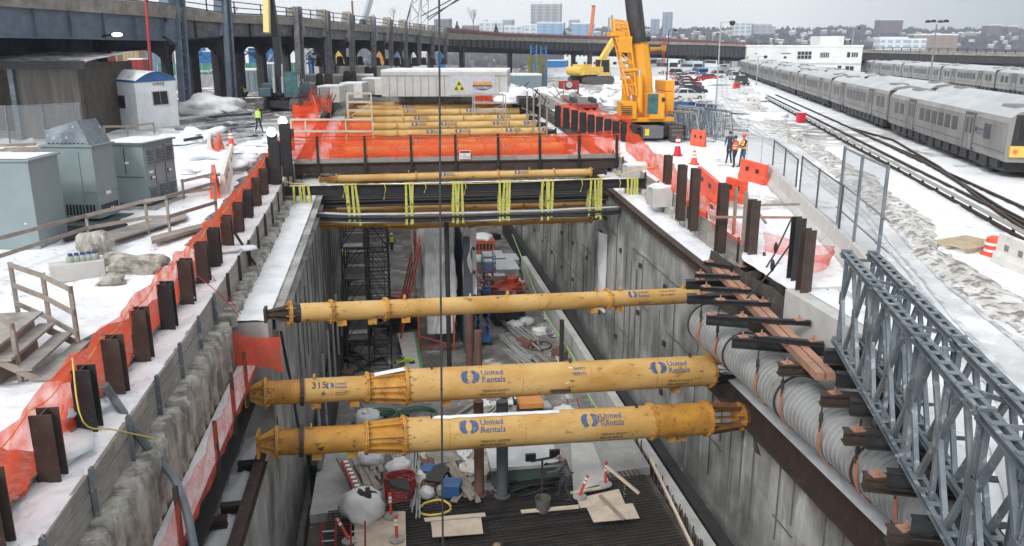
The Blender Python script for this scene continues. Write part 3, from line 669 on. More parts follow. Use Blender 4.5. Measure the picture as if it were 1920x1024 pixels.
# the struts further on
def midstrut(A,B,r,label,logos,m=yel,cone=False,seed=0):
    t=thing('pipe_strut',label,'pipe strut',A,SG);ax,nh,up=frame(A,B);Lt=(B-A).length;rnd=random.Random(seed)
    a0=.9;c0=0
    if cone:
        pipe(t,A,ax,a0,3.4,r*.7,m,n=16);fincone(t,A,ax,nh,up,3.4,4.6,r*.7,r,yel2);c0=4.6
    else:c0=a0
    pipe(t,A,ax,c0,Lt-.9,r,m,n=18)
    claw(t,A,ax,nh,up,a0,-1,r*.9,a0,yelf);claw(t,A,ax,nh,up,Lt-.9,1,r*.9,.85,rust)
    for q in [c0]+[c0+(Lt-.9-c0)*x for x in (.22+.1*rnd.random(),.55+.1*rnd.random(),.85)]+[Lt-.9]:flange(t,A,ax,nh,up,q,r,r+.08,gus=False)
    for q in (.3,.72):lug(t,A,ax,nh,up,Lt*q,r)
    for q in logos:minilogo(t,A,ax,nh,up,r,Lt*q,r*.8)
    return t
def Py(x,y,Y):
    r=ray(x,y);s_=Y/r[1];return Vector((r[0]*s_,Y,H+r[2]*s_))
Ya=Py(900,386,44.6);Yb=Py(900,412,44.3)
midstrut(Vector((XL,Ya.y,Ya.z)),Vector((XR,Ya.y+.3,Ya.z+.05)),.30,'yellow pipe strut seen between the lime straps above the cable bundle',(),cone=True)
midstrut(Vector((XL,Yb.y,Yb.z)),Vector((XR,Yb.y+.3,Yb.z+.05)),.42,'thick ochre pipe strut directly under the black cable bundle',(),yel2,cone=True)
fy=[331,281,268,251,237,225,212,203,197,190,181]
for k,y in enumerate(fy):
    p=Pg(880,y,-.75);q=Vector((XL,p.y,p.z))
    midstrut(q,Vector((XR+.3,p.y+.2,p.z+.06)),.33 if k>0 else .22,'yellow pipe strut, %s of those beyond the strapped I-beam counting away'%ORDS[k],((.42,.68),(.25,.7),(.35,.62),(.42,.55,.78,.93),(.36,.5,.75,.9),(.38,.8),(.33,.67),(.33,),(.33,.65),(.5,.7),(.3,))[k],seed=k)
# strapped I-beam and its bundle of black service pipes
bA,bB=Px(520,350,-5.9),Px(1248,350,13.6);bA.y=bB.y=(bA.y+bB.y)/2;bz=(bA.z+bB.z)/2;bA.z=bB.z=bz;BY=bA.y
b=MB();b.ib(bA,bB,.46,.34,.04,.03);t=b.build('steel_beam',blk);tag(t,'long dark steel I-beam across the pit carrying groups of lime straps','steel beam')
s=MB();s.grid(lambda i,j:(bA.x+.8+(bB.x-bA.x-2)*i,BY-.14+.26*j,bz+.245+.02*noise.noise(Vector((i*60,j*2,1)))),120,2);s.build('snow_strip',snow,t,'all')
bun=thing('cable_bundle','bundle of black service cables slung under the strapped I-beam','cables',(-4,BY,bz-1.4))
rnd=random.Random(4);nb=15
def cabz(x,u): return bz-1.38-.45*(1-((x-4)/9)**2)*.3+(.12 if x<-2 else 0)*(-2-x)*.4
for k in range(nb):
    oy=rnd.uniform(-.35,.35);oz=rnd.uniform(-.24,.24);r=rnd.choice((.045,.06,.075));b=MB();pts=[]
    for i in range(33):
        x=-5.2+18.2*i/32;pts.append((x,BY+oy+.1*noise.noise(Vector((x*.3,k,0))),cabz(x,0)+oz+.07*noise.noise(Vector((x*.35,k*2,7)))))
    b.path(pts,r,6);b.build('cable',rubber if k%5 else alum,bun,True)
bun2=thing('cable_bundle','rear bundle of black service cables behind the strapped I-beam','cables',(-4,BY+2.2,bz-.9))
for k in range(11):
    oy=rnd.uniform(-.3,.3);oz=rnd.uniform(-.3,.3);b=MB();pts=[(x,BY+2.6+oy,bz-1.0+oz+.06*noise.noise(Vector((x*.35,k*2,3)))) for x in [-4+16*i/24 for i in range(25)]]
    b.path(pts,.06,6);b.build('cable',rubber,bun2,True)
def xof(px): return Px(px,345,0) if 0 else Pa(px,345,depth(Vector((4,BY,bz)))).x
def strapg(px,n,w_,Y,z0,z1,k,label):
    t=thing('lifting_strap_set',label,'straps',(xof(px),Y,z0),'lime strap groups hung over the long steel beam');x0=xof(px-w_/2);x1=xof(px+w_/2)
    for i in range(n):
        x=x0+(x1-x0)*i/max(1,n-1)+rnd.uniform(-.04,.04);dx=rnd.uniform(-.05,.22) if px<700 else rnd.uniform(-.12,.1);z2=z1+rnd.uniform(-.12,.1);b=MB()
        for yy in (-.2,.2): b.hexa([(x+dx-.055,Y+yy*1.5-.006,z2),(x+dx+.055,Y+yy*1.5-.006,z2),(x+dx+.055,Y+yy*1.5+.006,z2),(x+dx-.055,Y+yy*1.5+.006,z2),(x-.055,Y+yy-.006,z0),(x+.055,Y+yy-.006,z0),(x+.055,Y+yy+.006,z0),(x-.055,Y+yy+.006,z0)])
        b.box((x,Y,z0+.006),(.11,.42,.012));b.box((x+dx,Y,z2-.006),(.11,.6,.012));b.box((x+dx*.5,Y-.27,(z0+z2)/2),(.14,.03,.09));b.build('strap',strapm,t)
for k,(px,n,w_) in enumerate([(571,4,26),(658,4,19),(768,3,13),(857,4,18),(947,4,18),(1030,4,20),(1124,4,18),(1196,4,18)]):
    strapg(px,n,w_,BY,bz+.25,bz-1.72,k,'group of lime straps over the long steel beam, %s from the left'%ORDS[k])
# yellow rope with tied tails over the beam
b=MB();rp_=[Px(500,318,-6.2),Px(560,325,-5),Px(700,329,-1.5),Px(860,332,3.0),Px(1000,330,6.6),Px(1130,322,10.4),Px(1250,308,13.6)]
for q in rp_:q.y=BY-.35+(.0);
rp_=[Vector((q.x,BY-.3,bz+.45-.25*math.sin(math.pi*(q.x+6)/20)+(.5 if i in(0,6) else 0))) for i,q in enumerate(rp_)]
b.path(resample(rp_,.7),.018,4)
for k in range(9):
    x=-4.5+k*2;b.path([(x,BY-.31,bz+.28),(x+.06,BY-.33,bz+.05),(x-.05,BY-.34,bz-.2-.15*(k%3))],.022,4)
tag(b.build('yellow_rope',ropey),'yellow rope with knotted tails along the strapped I-beam','rope')
# posts rising at both ends of the beam
for k,(px,by,ty,lb) in enumerate([(519,345,265,'tall dark steel post at the left end of the strapped I-beam'),(540,330,232,'dark steel post at the left end of the netted walkway')]):
    p=Pg(px,by);h=zat(p,ty)-p.z;b=hpile(p,h,w=.5,dd=.45)
    for v in b.v:v+=p
    tag(b.build('steel_post',blk),lb,'steel post')
# netted walkway
wz=Pg(870,322,0);WY=wz.y-1.0
wA=Px(538,311,-6.2);wB=Px(1196,311,13.4);WY=(wA.y+wB.y)/2;wz_=(wA.z+wB.z)/2
wk=thing('walkway','dark steel walkway across the pit fenced with orange netting','walkway',(4,WY,wz_))
b=MB();b.ib((-6.0,WY,wz_),(13.3,WY,wz_),.55,.3,.04,.03);b.ib((-6.0,WY+1.5,wz_),(13.3,WY+1.5,wz_),.55,.3,.04,.03);b.build('girder',rust,wk)
b=MB();b.box((3.65,WY+.75,wz_+.32),(19.3,1.5,.07));b.build('deck',snow_d,wk)
b=MB();b.box((3.65,WY-.1,wz_+.42),(18.9,.05,.24));b.build('kick_board',wood,wk)
px_=[600,686,771,854,935,1015,1092,1166];dz=depth(Vector((4,WY,wz_)))
tops=[]
for row,(yy,) in enumerate(((WY-.15,),(WY+1.6,))):
    for px in px_:
        x=Pa(px,300,depth(Vector((4,yy,wz_)))).x;b=MB();b.ib((x,yy,wz_-.3),(x,yy,wz_+1.62),.13,.13,.02,.02,up=(0,1,0));b.build('rail_post',blk,wk)
    x0=-5.7;netting([Vector((x0+18.8*i/8,yy+.08,wz_+.35)) for i in range(9)],'orange_net',net3 if row else net3,None,1.3,parent=wk,amp=.05,sag=.05,seed=row+20)
    b=MB();b.path([(x0+18.8*i/24,yy+.02,wz_+1.6-.04*abs(math.sin(i*math.pi/3))) for i in range(25)],.012,4);b.build('top_wire',blk,wk)
# danger sign
def dsign(c,w_,h_,label,xd=(1,0,0)):
    c=Vector(c);xd=Vector(xd).normalized();nrm=xd.cross(Vector((0,0,1)));t=thing('danger_sign',label,'sign',c)
    def pl(u0,u1,v0,v1,d):
        b=MB();b.hexa([c+xd*u0+Vector((0,0,v0))+nrm*d,c+xd*u1+Vector((0,0,v0))+nrm*d,c+xd*u1+Vector((0,0,v0))+nrm*(d-.008),c+xd*u0+Vector((0,0,v0))+nrm*(d-.008),c+xd*u0+Vector((0,0,v1))+nrm*d,c+xd*u1+Vector((0,0,v1))+nrm*d,c+xd*u1+Vector((0,0,v1))+nrm*(d-.008),c+xd*u0+Vector((0,0,v1))+nrm*(d-.008)]);return b
    pl(-w_/2,w_/2,0,h_,0).build('plate',inkw,t);pl(-w_*.46,w_*.46,h_*.68,h_*.95,.006).build('header',ink,t)
    b=MB();text_on(b,'DANGER',h_*.22,c+xd*(-w_*.38)+Vector((0,0,h_*.73))+nrm*.009,xd,(0,0,1));b.build('header_lettering',bred,t)
    b=MB()
    for i,s_ in enumerate(('FALL','PROTECTION','REQUIRED')):text_on(b,s_,h_*.17,c+xd*(-w_*.2)+Vector((0,0,h_*(.47-.19*i)))+nrm*.004,xd,(0,0,1))
    b.box(c+xd*(-w_*.36)+Vector((0,0,h_*.3))+nrm*.004,(w_*.06,.004,h_*.4));b.build('lettering',ink,t)
x=Pa(871,300,dz).x;dsign((x,WY-.23,wz_+.40),.62,.5,'white danger sign on the front net of the walkway')
# walers
def waler(name,pts,h,w_,m,label,snowtop=True):
    t=thing(name,label,'waler beam',pts[0])
    b=MB()
    for a,c in zip(pts,pts[1:]):b.ib(a,c,h,w_,.05,.04)
    b.build('beam',m,t)
    if snowtop:
        s=MB();a,c=Vector(pts[0]),Vector(pts[-1]);s.grid(lambda i,j:a.lerp(c,j)+Vector(((i-.5)*w_*.9,0,h/2+.02+.05*math.sin(math.pi*i)*(1+noise.noise(Vector((j*40,i,2)))))),6,90);s.build('snow_cap',snow,t,'all')
    return t
Ys=[28+ (83-28)*k/8 for k in range(9)]
waler('waler_beam',[Vector((11.55,y,gb(y)-.16)) for y in Ys],.34,.3,rust,'long brown waler beam along the inner edge of the right snowy ledge',False)
waler('waler_beam',[Vector((-3.9,y,gb(y)-.35)) for y in [26]+Ys[1:]],.6,.35,conc_w,'grey waler along the inner edge of the left snowy ledge',False)
tw=waler('waler_beam',[Vector((-4.66,9,-2.75)),Vector((-4.66,24.6,-2.75))],.95,.62,blk,'snow topped dark waler beam below the left secant piles')
waler('waler_beam',[Vector((11.5,13,-4.6)),Vector((11.5,27.5,-4.6))],1.0,.6,rust,'dirty brown waler beam under the hanging corrugated pipe')
b=MB();b.bar((11.1,13,-3.9),(11.1,22,-3.9),.3,.25);
# posts and netting on the left waler
npx=[(318,880,990),(393,790,870),(422,688,755),(448,660,725)]
nb_=[]
for (x,ty,by) in npx:
    p=Px(x+5,by,-4.5);nb_.append(Vector((-4.36,p.y,-2.3)));h=zat(nb_[-1],ty)+2.3
    b=MB();b.ib(nb_[-1]-Vector((0,0,.5)),nb_[-1]+Vector((0,0,min(1.3,max(.9,h)))),.09,.09,.015,.015,up=(0,1,0));tag(b.build('netting_post',rust),'short rusty net post on the snowy left waler, %s from the bottom'%ORDS[npx.index((x,ty,by))],'net post','net posts along the left waler')
nb_=[Vector((-4.36,nb_[0].y-4,-2.3))]+nb_+[Vector((-4.36,24.4,-2.3))]
netting([p+Vector((.06,0,.02)) for p in nb_],'safety_netting',net2,'faded pink netting standing along the snowy left waler',1.05,amp=.06,sag=.1,seed=8)
netting([Vector((-5.0,24.5,-2.2)),Vector((-3.6,24.6,-2.5))],'safety_netting',net,'orange netting flap closing the far end of the left waler',1.15,amp=.06,sag=.1,seed=9)
# blocks and brackets on the near left ledge
for k,(x,y,z) in enumerate([(470,880,-4.7),(440,960,-4.7),(500,800,-4.6),(400,990,-4.7)]):
    p=Pz(x,y,z);b=MB();b.ib(p+Vector((-.35,0,.12)),p+Vector((.35,.05,.12)),.24,.24,.03,.03);tag(b.build('steel_stub',rust if k%2 else blk),'short steel stub on the near left ledge, %s from the bottom'%('second','lowest','topmost','third')[k] if 0 else ('dark','rusty','dark','rusty')[k]+' steel stub bracket on the near left ledge, '+('second nearest to','near the foot of','topmost, beside','lowest, off')[k]+' the lowest strut','bracket')
b=MB();b.ib((-4.1,9,-4.55),(-4.15,23,-4.55),.32,.3,.04,.03);tag(b.build('waler_beam',rust),'brown inner waler lying along the near left concrete ledge','waler beam')
# hoses
def hose(name,pts,r,m,label,cat='hose',n=7):
    b=MB();P=[Vector(p) for p in pts];out=[]
    for i in range(len(P)-1):
        p0=P[max(0,i-1)];p1=P[i];p2=P[i+1];p3=P[min(len(P)-1,i+2)]
        for k in range(5):
            t=k/5;out.append(.5*((2*p1)+(p2-p0)*t+(2*p0-5*p1+4*p2-p3)*t*t+(3*p1-p0-3*p2+p3)*t**3))
    out.append(P[-1]);b.path(out,r,n);return tag(b.build(name,m,None,True),label,cat)
hose('hose',[Px(196,722,-5.9),Px(215,750,-5.8),Px(245,795,-5.4),Px(275,838,-5.2),Px(305,872,-5.0),Px(330,905,-4.5),Px(350,960,-4.2),Px(366,1040,-4.0)],.085,colm('hose_grey',(.14,.17,.19)),'thick grey hose dropping over the left lagging beside the netting')
hose('hose',[Px(440,436,-5.8),Px(468,480,-5.3),Px(500,530,-4.9),Px(522,575,-4.1),Px(530,640,-3.8),Px(548,730,-3.85),Px(560,800,-3.8),Px(588,890,-3.6),Px(602,920,-3.3)],.05,rubber,'thin black hose running over the snowy left ledge into the pit')
hose('hose',[Px(612,880,-2.9),Px(600,912,-3.2),Px(583,960,-3.4),Px(575,1040,-3.5)],.13,rubber,'thick black hose going down the left pit wall at the bottom')
hose('hose',[Px(605,850,-3.0),Px(596,900,-3.2),Px(612,925,-3.2),Px(590,980,-3.4)],.1,colm('hose_grey',(.14,.17,.19)),'grey hose looped on the left pit wall near the bottom')
hose('rope',[Px(370,517,-5.9),Px(420,560,-5.2),Px(470,625,-4.7)],.014,bred,'thin red rope slanting from the left piles to the netting flap','rope',4)
hose('rope',[Px(390,508,-5.9),Px(430,560,-5.2),Px(475,620,-4.6)],.014,bred,'second thin red rope beside the netting flap, nearer the ledge','rope',4)
hose('rope',[Px(140,700,-5.9)+Vector((0,0,.3)),Px(155,790,-5.6),Px(215,806,-5.4),Px(290,822,-5.1)],.014,ropey,'yellow rope tied round the second nearest left pile','rope',4)
# the hoist cable hanging in front
b=MB();b.path([Pa(823,-60,16),Pa(826,500,16.),Pa(831,1100,16)],.02,6);tag(b.build('hoist_cable',blk),'thin black crane cable hanging straight down through the whole view','cable')
# ---- service beams over the hanging pipe
PZ0=-2.05;PX=10.55;PR=.66
def ibm(x0,y0,x1,y1,z,h,w_,m,label,name='cross_beam',cleats=True):
    a=Pz(x0,y0,z);c=Pz(x1,y1,z);t=thing(name,label,'steel beam',a,'short steel beams laid over the hanging corrugated pipe');b=MB();b.ib(a,c,h,w_,.03,.025);b.build('beam',m,t)
    if cleats:
        d=(c-a).normalized()
        for q in (.12,.85):
            p=a.lerp(c,q)+Vector((0,0,h/2+.02));b=MB();b.box(p,(.26,.22,.03));b.tube(p,p+Vector((0,0,.14)),.022,n=6);b.tube(p+Vector((0,0,.02)),p+Vector((0,0,.06)),.045,n=6);b.build('cleat',pinkst,t)
    return t
sm=[(1320,493,1404,506),(1303,516,1388,520),(1312,541,1412,546),(1338,566,1446,570),(1375,597,1520,606),(1412,632,1545,646)]
for k,q in enumerate(sm):ibm(*q,-.42,.14,.16,blk,'short black channel beam on the primer-red rails, %s from the top'%ORDS[k])
bg_=[(1286,533,1500,531,blk),(1288,560,1500,560,blk),(1324,598,1400,604,blk),(1372,640,1545,655,blk),(1459,692,1588,690,rust),(1538,748,1760,756,rust),(1581,818,1800,828,rust),(1617,902,1840,925,rust),(1662,1004,1960,1032,rust)]
for k,q in enumerate(bg_):ibm(*q[:4],-.85,.30,.30,q[4],'wide-flange steel beam over the corrugated pipe, %s from the top'%ORDS[k])
a,c=Pz(1348,505,-.60),Pz(1548,706,-.60);t=thing('rail_channel','pair of primer-red steel channels laid lengthwise under the short beams','steel channel',a);b=MB()
r=(c-a).normalized().cross(Vector((0,0,1)))*.13;b.bar(a-r,c-r,.21,.2);b.bar(a+r,c+r,.21,.2);b.build('channel',pinkst,t);
# corrugated pipe
cp=thing('corrugated_pipe','big grey corrugated pipe slung along the right side of the pit','pipe',(PX,18,PZ0))
y=8.0;secs=[(8.0,12.4,0),(12.7,15.6,0),(15.7,19.4,0),(19.5,22.9,0),(23.0,25.9,0)]
for (y0,y1,_) in secs:
    b=MB();pr=[];q=0;L_=y1-y0
    while q<L_-.2:
        pr+=[(q,PR),(q+.12,PR),(q+.14,PR+.028),(q+.17,PR+.028),(q+.19,PR)];q+=.2
    pr.append((L_,PR));wob=.06*(y0-8)/4
    # pipe swings left and rises slightly towards the far end
    def cpos(Y):return Vector((PX-(Y-18)*.012,Y,PZ0+.0*(Y-18)))
    b.lathe(cpos(y0),cpos(y1),pr,36);b.build('pipe_section',cpipe,cp,True)
    b=MB();b.lathe(cpos(y1),cpos(y1+1),[(0,PR-.04),(0,PR+.05),(.04,PR+.05),(.04,PR-.04)],36);b.build('joint_ring',rust,cp)
rods=[(1317,548),(1346,610),(1423,655),(1469,702),(1541,768),(1609,834),(1680,925)]
for k,(x,y) in enumerate(rods):
    p=Px(x,y,PX-PR-.06);top=Vector((p.x,p.y,-.7));t=thing('hanger','rod and turnbuckle with red sling holding the corrugated pipe, %s from the top'%ORDS[k],'hanger',top,'hangers of the corrugated pipe')
    b=MB();b.tube(top,(top.x,top.y,PZ0+.75),.018,n=6);b.build('rod',blk,t)
    b=MB();b.lathe((top.x,top.y,PZ0+.5),(top.x,top.y,9),[(0,.02),(.05,.05),(.25,.05),(.3,.02)],8);b.tube((top.x,top.y,PZ0+.3),(top.x,top.y,PZ0+.5),.03,n=6);b.build('turnbuckle',rust,t)
    b=MB();n=20;r_=PR+.07;k0=[]
    for i in range(n+1):
        a=math.pi*1.02+math.pi*1.1*i/n;c=cpos(p.y);k0.append(Vector((c.x+r_*math.cos(a),c.y,c.z+r_*math.sin(a))))
    k0=[Vector((top.x,top.y,PZ0+.4))]+k0
    for a_,c_ in zip(k0,k0[1:]):b.bar(a_,c_,.02,.11,up=(0,1,0))
    b.build('sling',colm('red_sling',(.5,.2,.12)),t)
s=MB();s.blob(cpos(12.0)+Vector((.28,0,.60)),(.25,1.2,.14),.6,3,14,8);tag(s.build('snow_clump',snow,None,'all'),'lump of snow lying on the broken near end of the corrugated pipe','snow')
# abutment of the truss bridge
ab=thing('bridge_abutment','pale concrete abutment block with snow on top beside the truss bridge','abutment',(11.8,19,-1))
p0=Pz(1502,540,.1);p1=Pz(1590,652,.1)
b=MB();b.hexa([(11.55,18.2,-2.6),(13.1,18.2,-2.6),(13.3,22.6,-2.6),(11.5,22.6,-2.6),(11.55,18.2,.1),(13.1,18.2,.1),(13.3,22.6,.1),(11.5,22.6,.1)]);b.build('block',conc_l,ab,bev=.03)
b=MB();b.hexa([(11.9,16.4,-3.6),(19,15.2,-3.6),(19,18.6,-3.6),(11.9,18.1,-3.6),(11.9,16.4,-.7),(19,15.2,-.7),(19,18.6,-.7),(11.9,18.1,-.7)]);b.build('bearing_shelf',conc_l,ab,bev=.03)
s=MB();s.grid(lambda i,j:(11.95+.95*i,18.6+3.7*j,.12+.08*math.sin(math.pi*i)*(1+.6*noise.noise(Vector((i*3,j*5,3))))*min(1,j*5,(1-j)*5)),8,20);s.build('snow_cap',snow,ab,'all')
# ---- truss bridge
U1,U2=4.46,5.06;ZB,ZT=.12,2.32
v0=0
for q in range(200):
    v0=14+q*.05
    if BU(U1,v0).y>Pz(1588,640,.1).y: break
PL=3.05;NP=6
brd=thing('truss_bridge','galvanised steel truss panel bridge crossing the right end of the pit','bridge',BU(U1,v0,0))
def chord(b,u,z,va,vb):
    for s_ in (-1,1):
        for dz in (-.055,.055):b.bar(BU(u+s_*.085,va,z+dz),BU(u+s_*.085,vb,z+dz),.075,.014)
        b.bar(BU(u+s_*.055,va,z),BU(u+s_*.055,vb,z),.014,.11)
    n=max(2,int(abs(va-vb)/.38))
    for i in range(n+1):b.box(BU(u,va+(vb-va)*i/n,z+.065),(.2,.13,.02),rz=-DIRB)
for ti,u in enumerate((U1,U2)):
    for k in range(NP):
        va=v0-PL*k;vb=va-PL+.04;b=MB();chord(b,u,ZT,va,vb);chord(b,u,ZB,va,vb)
        zm=(ZT+ZB)/2
        for q,hw in ((.03,.09),(.5,.075),(.97,.09)):b.ib(BU(u,va-PL*q,ZB),BU(u,va-PL*q,ZT),.10,hw,.015,.015,up=bd)
        for (qa,za,qb,zb) in ((.03,zm,.25,ZT),(.25,ZT,.5,zm),(.5,zm,.25,ZB),(.25,ZB,.03,zm),(.5,zm,.75,ZT),(.75,ZT,.97,zm),(.97,zm,.75,ZB),(.75,ZB,.5,zm)):
            b.bar(BU(u,va-PL*qa,za),BU(u,va-PL*qb,zb),.08,.09,up=bd)
        for q in (.03,.5,.97):b.box(BU(u-.05,va-PL*q,zm),(.02,.26,.3),rz=-DIRB)
        for z in (ZT,ZB):b.box(BU(u,va,z),(.24,.1,.2),rz=-DIRB);b.tube(BU(u-.16,va,z),BU(u+.16,va,z),.035,n=8)
        b.build('truss_panel',galv,brd)
for k in range(NP*2):
    va=v0-PL*.5*k-.1;b=MB();b.bar(BU(U1,va,ZT-.12),BU(U2,va-(.7 if k%2 else 0),ZT-.12),.06,.06);b.build('cross_brace',galv,brd)
for k in range(NP*2):
    va=v0-PL*.5*k-.35;b=MB();b.ib(BU(U1-.35,va,ZB-.28),BU(U1+5.2,va,ZB-.28),.34,.2,.03,.02);b.build('transom',blk,brd)
b=MB();b.hexa([BU(U2+.15,v0,-.14),BU(U2+5,v0,-.14),BU(U2+5,v0-18,-.14),BU(U2+.15,v0-18,-.14),BU(U2+.15,v0,-.1),BU(U2+5,v0,-.1),BU(U2+5,v0-18,-.1),BU(U2+.15,v0-18,-.1)]);b.build('deck_plate',galv,brd)
# ================= PEOPLE =================
def person(loc,yaw,label,ht=1.78,lean=0,knee=0,stride=.12,jacket=dark_c,pants=dark_c,vest=None,hat=None,hair=None,arms=((.1,-.05),(.1,-.05)),head=skin,group=None,headpitch=0,twist=0,gloves=None):
    """local frame: +Y is forward. arms: (swing forward angle, elbow bend) per side"""
    s=ht/1.78;V=Vector;J=[];E_=[];R=[];G=[]
    def add(p,r,par,g):
        J.append(V(p));R.append(r);G.append(g)
        if par is not None:E_.append((par,len(J)-1))
        return len(J)-1
    hip_h=.93-knee*.42;hz=V((0,-knee*.28-math.sin(lean)*.10,hip_h))
    def T(p): # torso points rotate about the hips by lean
        p=V(p)-V((0,0,.93));c,sn=math.cos(lean),math.sin(lean);return hz+V((p.x,p.y*c+p.z*sn,-p.y*sn+p.z*c))
    pel=add(T((0,0,.93)),.125,None,'p');be=add(T((0,.0,1.08)),.125,pel,'t');ch=add(T((0,.0,1.27)),.150,be,'t');up=add(T((0,-.01,1.41)),.125,ch,'t')
    nk=add(T((0,0,1.50)),.055,up,'h');
    hc=T((0,.02,1.57));hd=V((0,math.sin(lean+headpitch),math.cos(lean+headpitch)))
    jaw=add(hc+hd*.0+V((0,.015,0)),.07,nk,'h');cr=add(hc+hd*.09,.088,jaw,'h');add(hc+hd*.15,.065,cr,'h')
    for sd in (-1,1):
        h=add(hz+V((sd*.10,0,-.03)),.095,pel,'p');st=stride*sd
        fz=V((sd*.12,st,.08));kn=(hz+fz)/2+V((0,.05+knee*.38,0));kn=add(kn,.065,h,'p');an=add(fz,.048,kn,'p');add(fz+V((0,.04,-.03)),.045,an,'b');add(fz+V((sd*.02,.17,-.045)),.035,len(J)-1,'b')
        sh=add(T((sd*.19,0,1.42)),.062,up,'t');a,e=arms[0 if sd<0 else 1]
        dirv=V((sd*.12,math.sin(a),-math.cos(a))).normalized();el=J[sh]+dirv*.29;eli=add(el,.045,sh,'t')
        d2=V((-sd*.06,math.sin(a+e),-math.cos(a+e))).normalized();wr=el+d2*.25;w_=add(wr,.030,eli,'t');pm=add(wr+d2*.06,.036,w_,'g')
        sx=V((0,math.cos(a+e),math.sin(a+e)))
        for q in range(4):
            b0=wr+d2*.10+sx*(.028-.019*q)
            k1=add(b0,.011,pm,'g');k2=add(b0+d2*(.035+.004*(q in(1,2)))+V((-sd*.012,0,0)),.0095,k1,'g');add(b0+d2*.055+V((-sd*.03,0,0)),.008,k2,'g')
        t1=add(wr+d2*.05+sx*.045,.011,pm,'g');add(wr+d2*.085+sx*.055+V((-sd*.02,0,0)),.0095,t1,'g')
    me=bpy.data.meshes.new('person');me.from_pydata([q*s for q in J],E_,[]);o=bpy.data.objects.new('person',me);COL.objects.link(o)
    m=o.modifiers.new('s','SKIN');
    for i,sv in enumerate(me.skin_vertices[0].data):sv.radius=(R[i]*s*1.02,R[i]*s*(.82 if G[i]=='t' and R[i]>.1 else 1.0));sv.use_root=(i==0)
    m2=o.modifiers.new('u','SUBSURF');m2.levels=1;m2.render_levels=1
    bpy.context.view_layer.update();dg=bpy.context.evaluated_depsgraph_get();nm=bpy.data.meshes.new_from_object(o.evaluated_get(dg));bpy.data.objects.remove(o);bpy.data.meshes.remove(me)
    ms={'p':pants,'t':jacket,'h':head,'g':gloves or head,'b':rubber};keys=list(ms)
    nm.materials.clear()
    for k in keys:nm.materials.append(ms[k])
    segs=[(J[a]*s,J[b]*s,G[b] if not(G[a]=='t' and G[b]=='p') else 'p') for a,b in E_]
    for f in nm.polygons:
        c=f.center;best=None
        for a,b,gk in segs:
            ab=b-a;t=max(0,min(1,(c-a).dot(ab)/max(1e-9,ab.length_squared)));dd=(a+ab*t-c).length-(.09*s if gk=='t' else 0)*.3
            if best is None or dd<best[0]:best=(dd,gk)
        f.material_index=keys.index(best[1]);f.use_smooth=True
    nm.name='person';o=bpy.data.objects.new('person',nm);COL.objects.link(o);o.location=loc;o.rotation_euler=(0,0,yaw);ORG[o.name]=V((0,0,0));tag(o,label,'person',group)
    hp=(hc+hd*.10)*s;q=V((0,math.cos(lean+headpitch),-math.sin(lean+headpitch)))
    def ch_(b,name,mt,sm='all'): return b.build(name,mt,o,sm)
    b=MB();
    for sd in(-1,1):b.blob((hc+hd*.075+q*.083+V((sd*.03,0,0)))*s,.011*s,0,1,6,4)
    ch_(b,'eyes',ink);b=MB();b.blob((hc+hd*.045+q*.10)*s,(.012*s,.018*s,.022*s),0,1,6,4);b.blob((hc+hd*.06+V((.085,0,0)))*s,(.012*s,.02*s,.03*s),0,1,6,4);b.blob((hc+hd*.06+V((-.085,0,0)))*s,(.012*s,.02*s,.03*s),0,1,6,4);ch_(b,'nose_and_ears',head)
    b=MB();b.blob((hc+hd*.005+q*.085)*s,(.022*s,.008*s,.006*s),0,1,6,4);ch_(b,'mouth',colm('lips',(.35,.12,.1)))
    if hat:
        b=MB();d=hd;b.lathe(hp+d*.02*s,hp+d*9,[(0,.16*s),(.012*s,.155*s),(.014*s,.118*s),(.06*s,.112*s),(.10*s,.08*s),(.12*s,.02*s)],14);ch_(b,'hard_hat',hat)
    else:
        b=MB();b.blob(hp+hd*.02*s-q*.015*s,(.102*s,.108*s,.10*s),.1,2,12,8,1);ch_(b,'hood' if hair is None else 'hair',hair or jacket)
    if vest:
        b=MB();ax=(T((0,0,1.45))-T((0,0,1.0))).normalized();c0=T((0,0,1.0))*s
        k=len(b.v);pr=[(0,.195),(.12,.185),(.28,.205),(.40,.20),(.46,.13)]
        x_=V((1,0,0));y_=ax.cross(x_)
        for t_,r_ in pr:
            b.v+=[c0+ax*t_*s+x_*r_*s*math.cos(2*math.pi*i/16)+y_*r_*s*.82*math.sin(2*math.pi*i/16) for i in range(16)]
        b.f+=[(j*16+i,j*16+(i+1)%16,(j+1)*16+(i+1)%16,(j+1)*16+i) for j in range(len(pr)-1) for i in range(16)]
        ch_(b,'vest',vest)
        b=MB()
        for t_,r_ in ((.1,.192),(.24,.205)):
            n0=len(b.v)
            for tt in (t_-.02,t_+.02):b.v+=[c0+ax*tt*s+x_*(r_)*s*math.cos(2*math.pi*i/16)+y_*r_*s*.83*math.sin(2*math.pi*i/16) for i in range(16)]
            b.f+=[(n0+i,n0+(i+1)%16,n0+16+(i+1)%16,n0+16+i) for i in range(16)]
        ch_(b,'reflective_band',colm('reflector',(.75,.75,.6)))
    return o
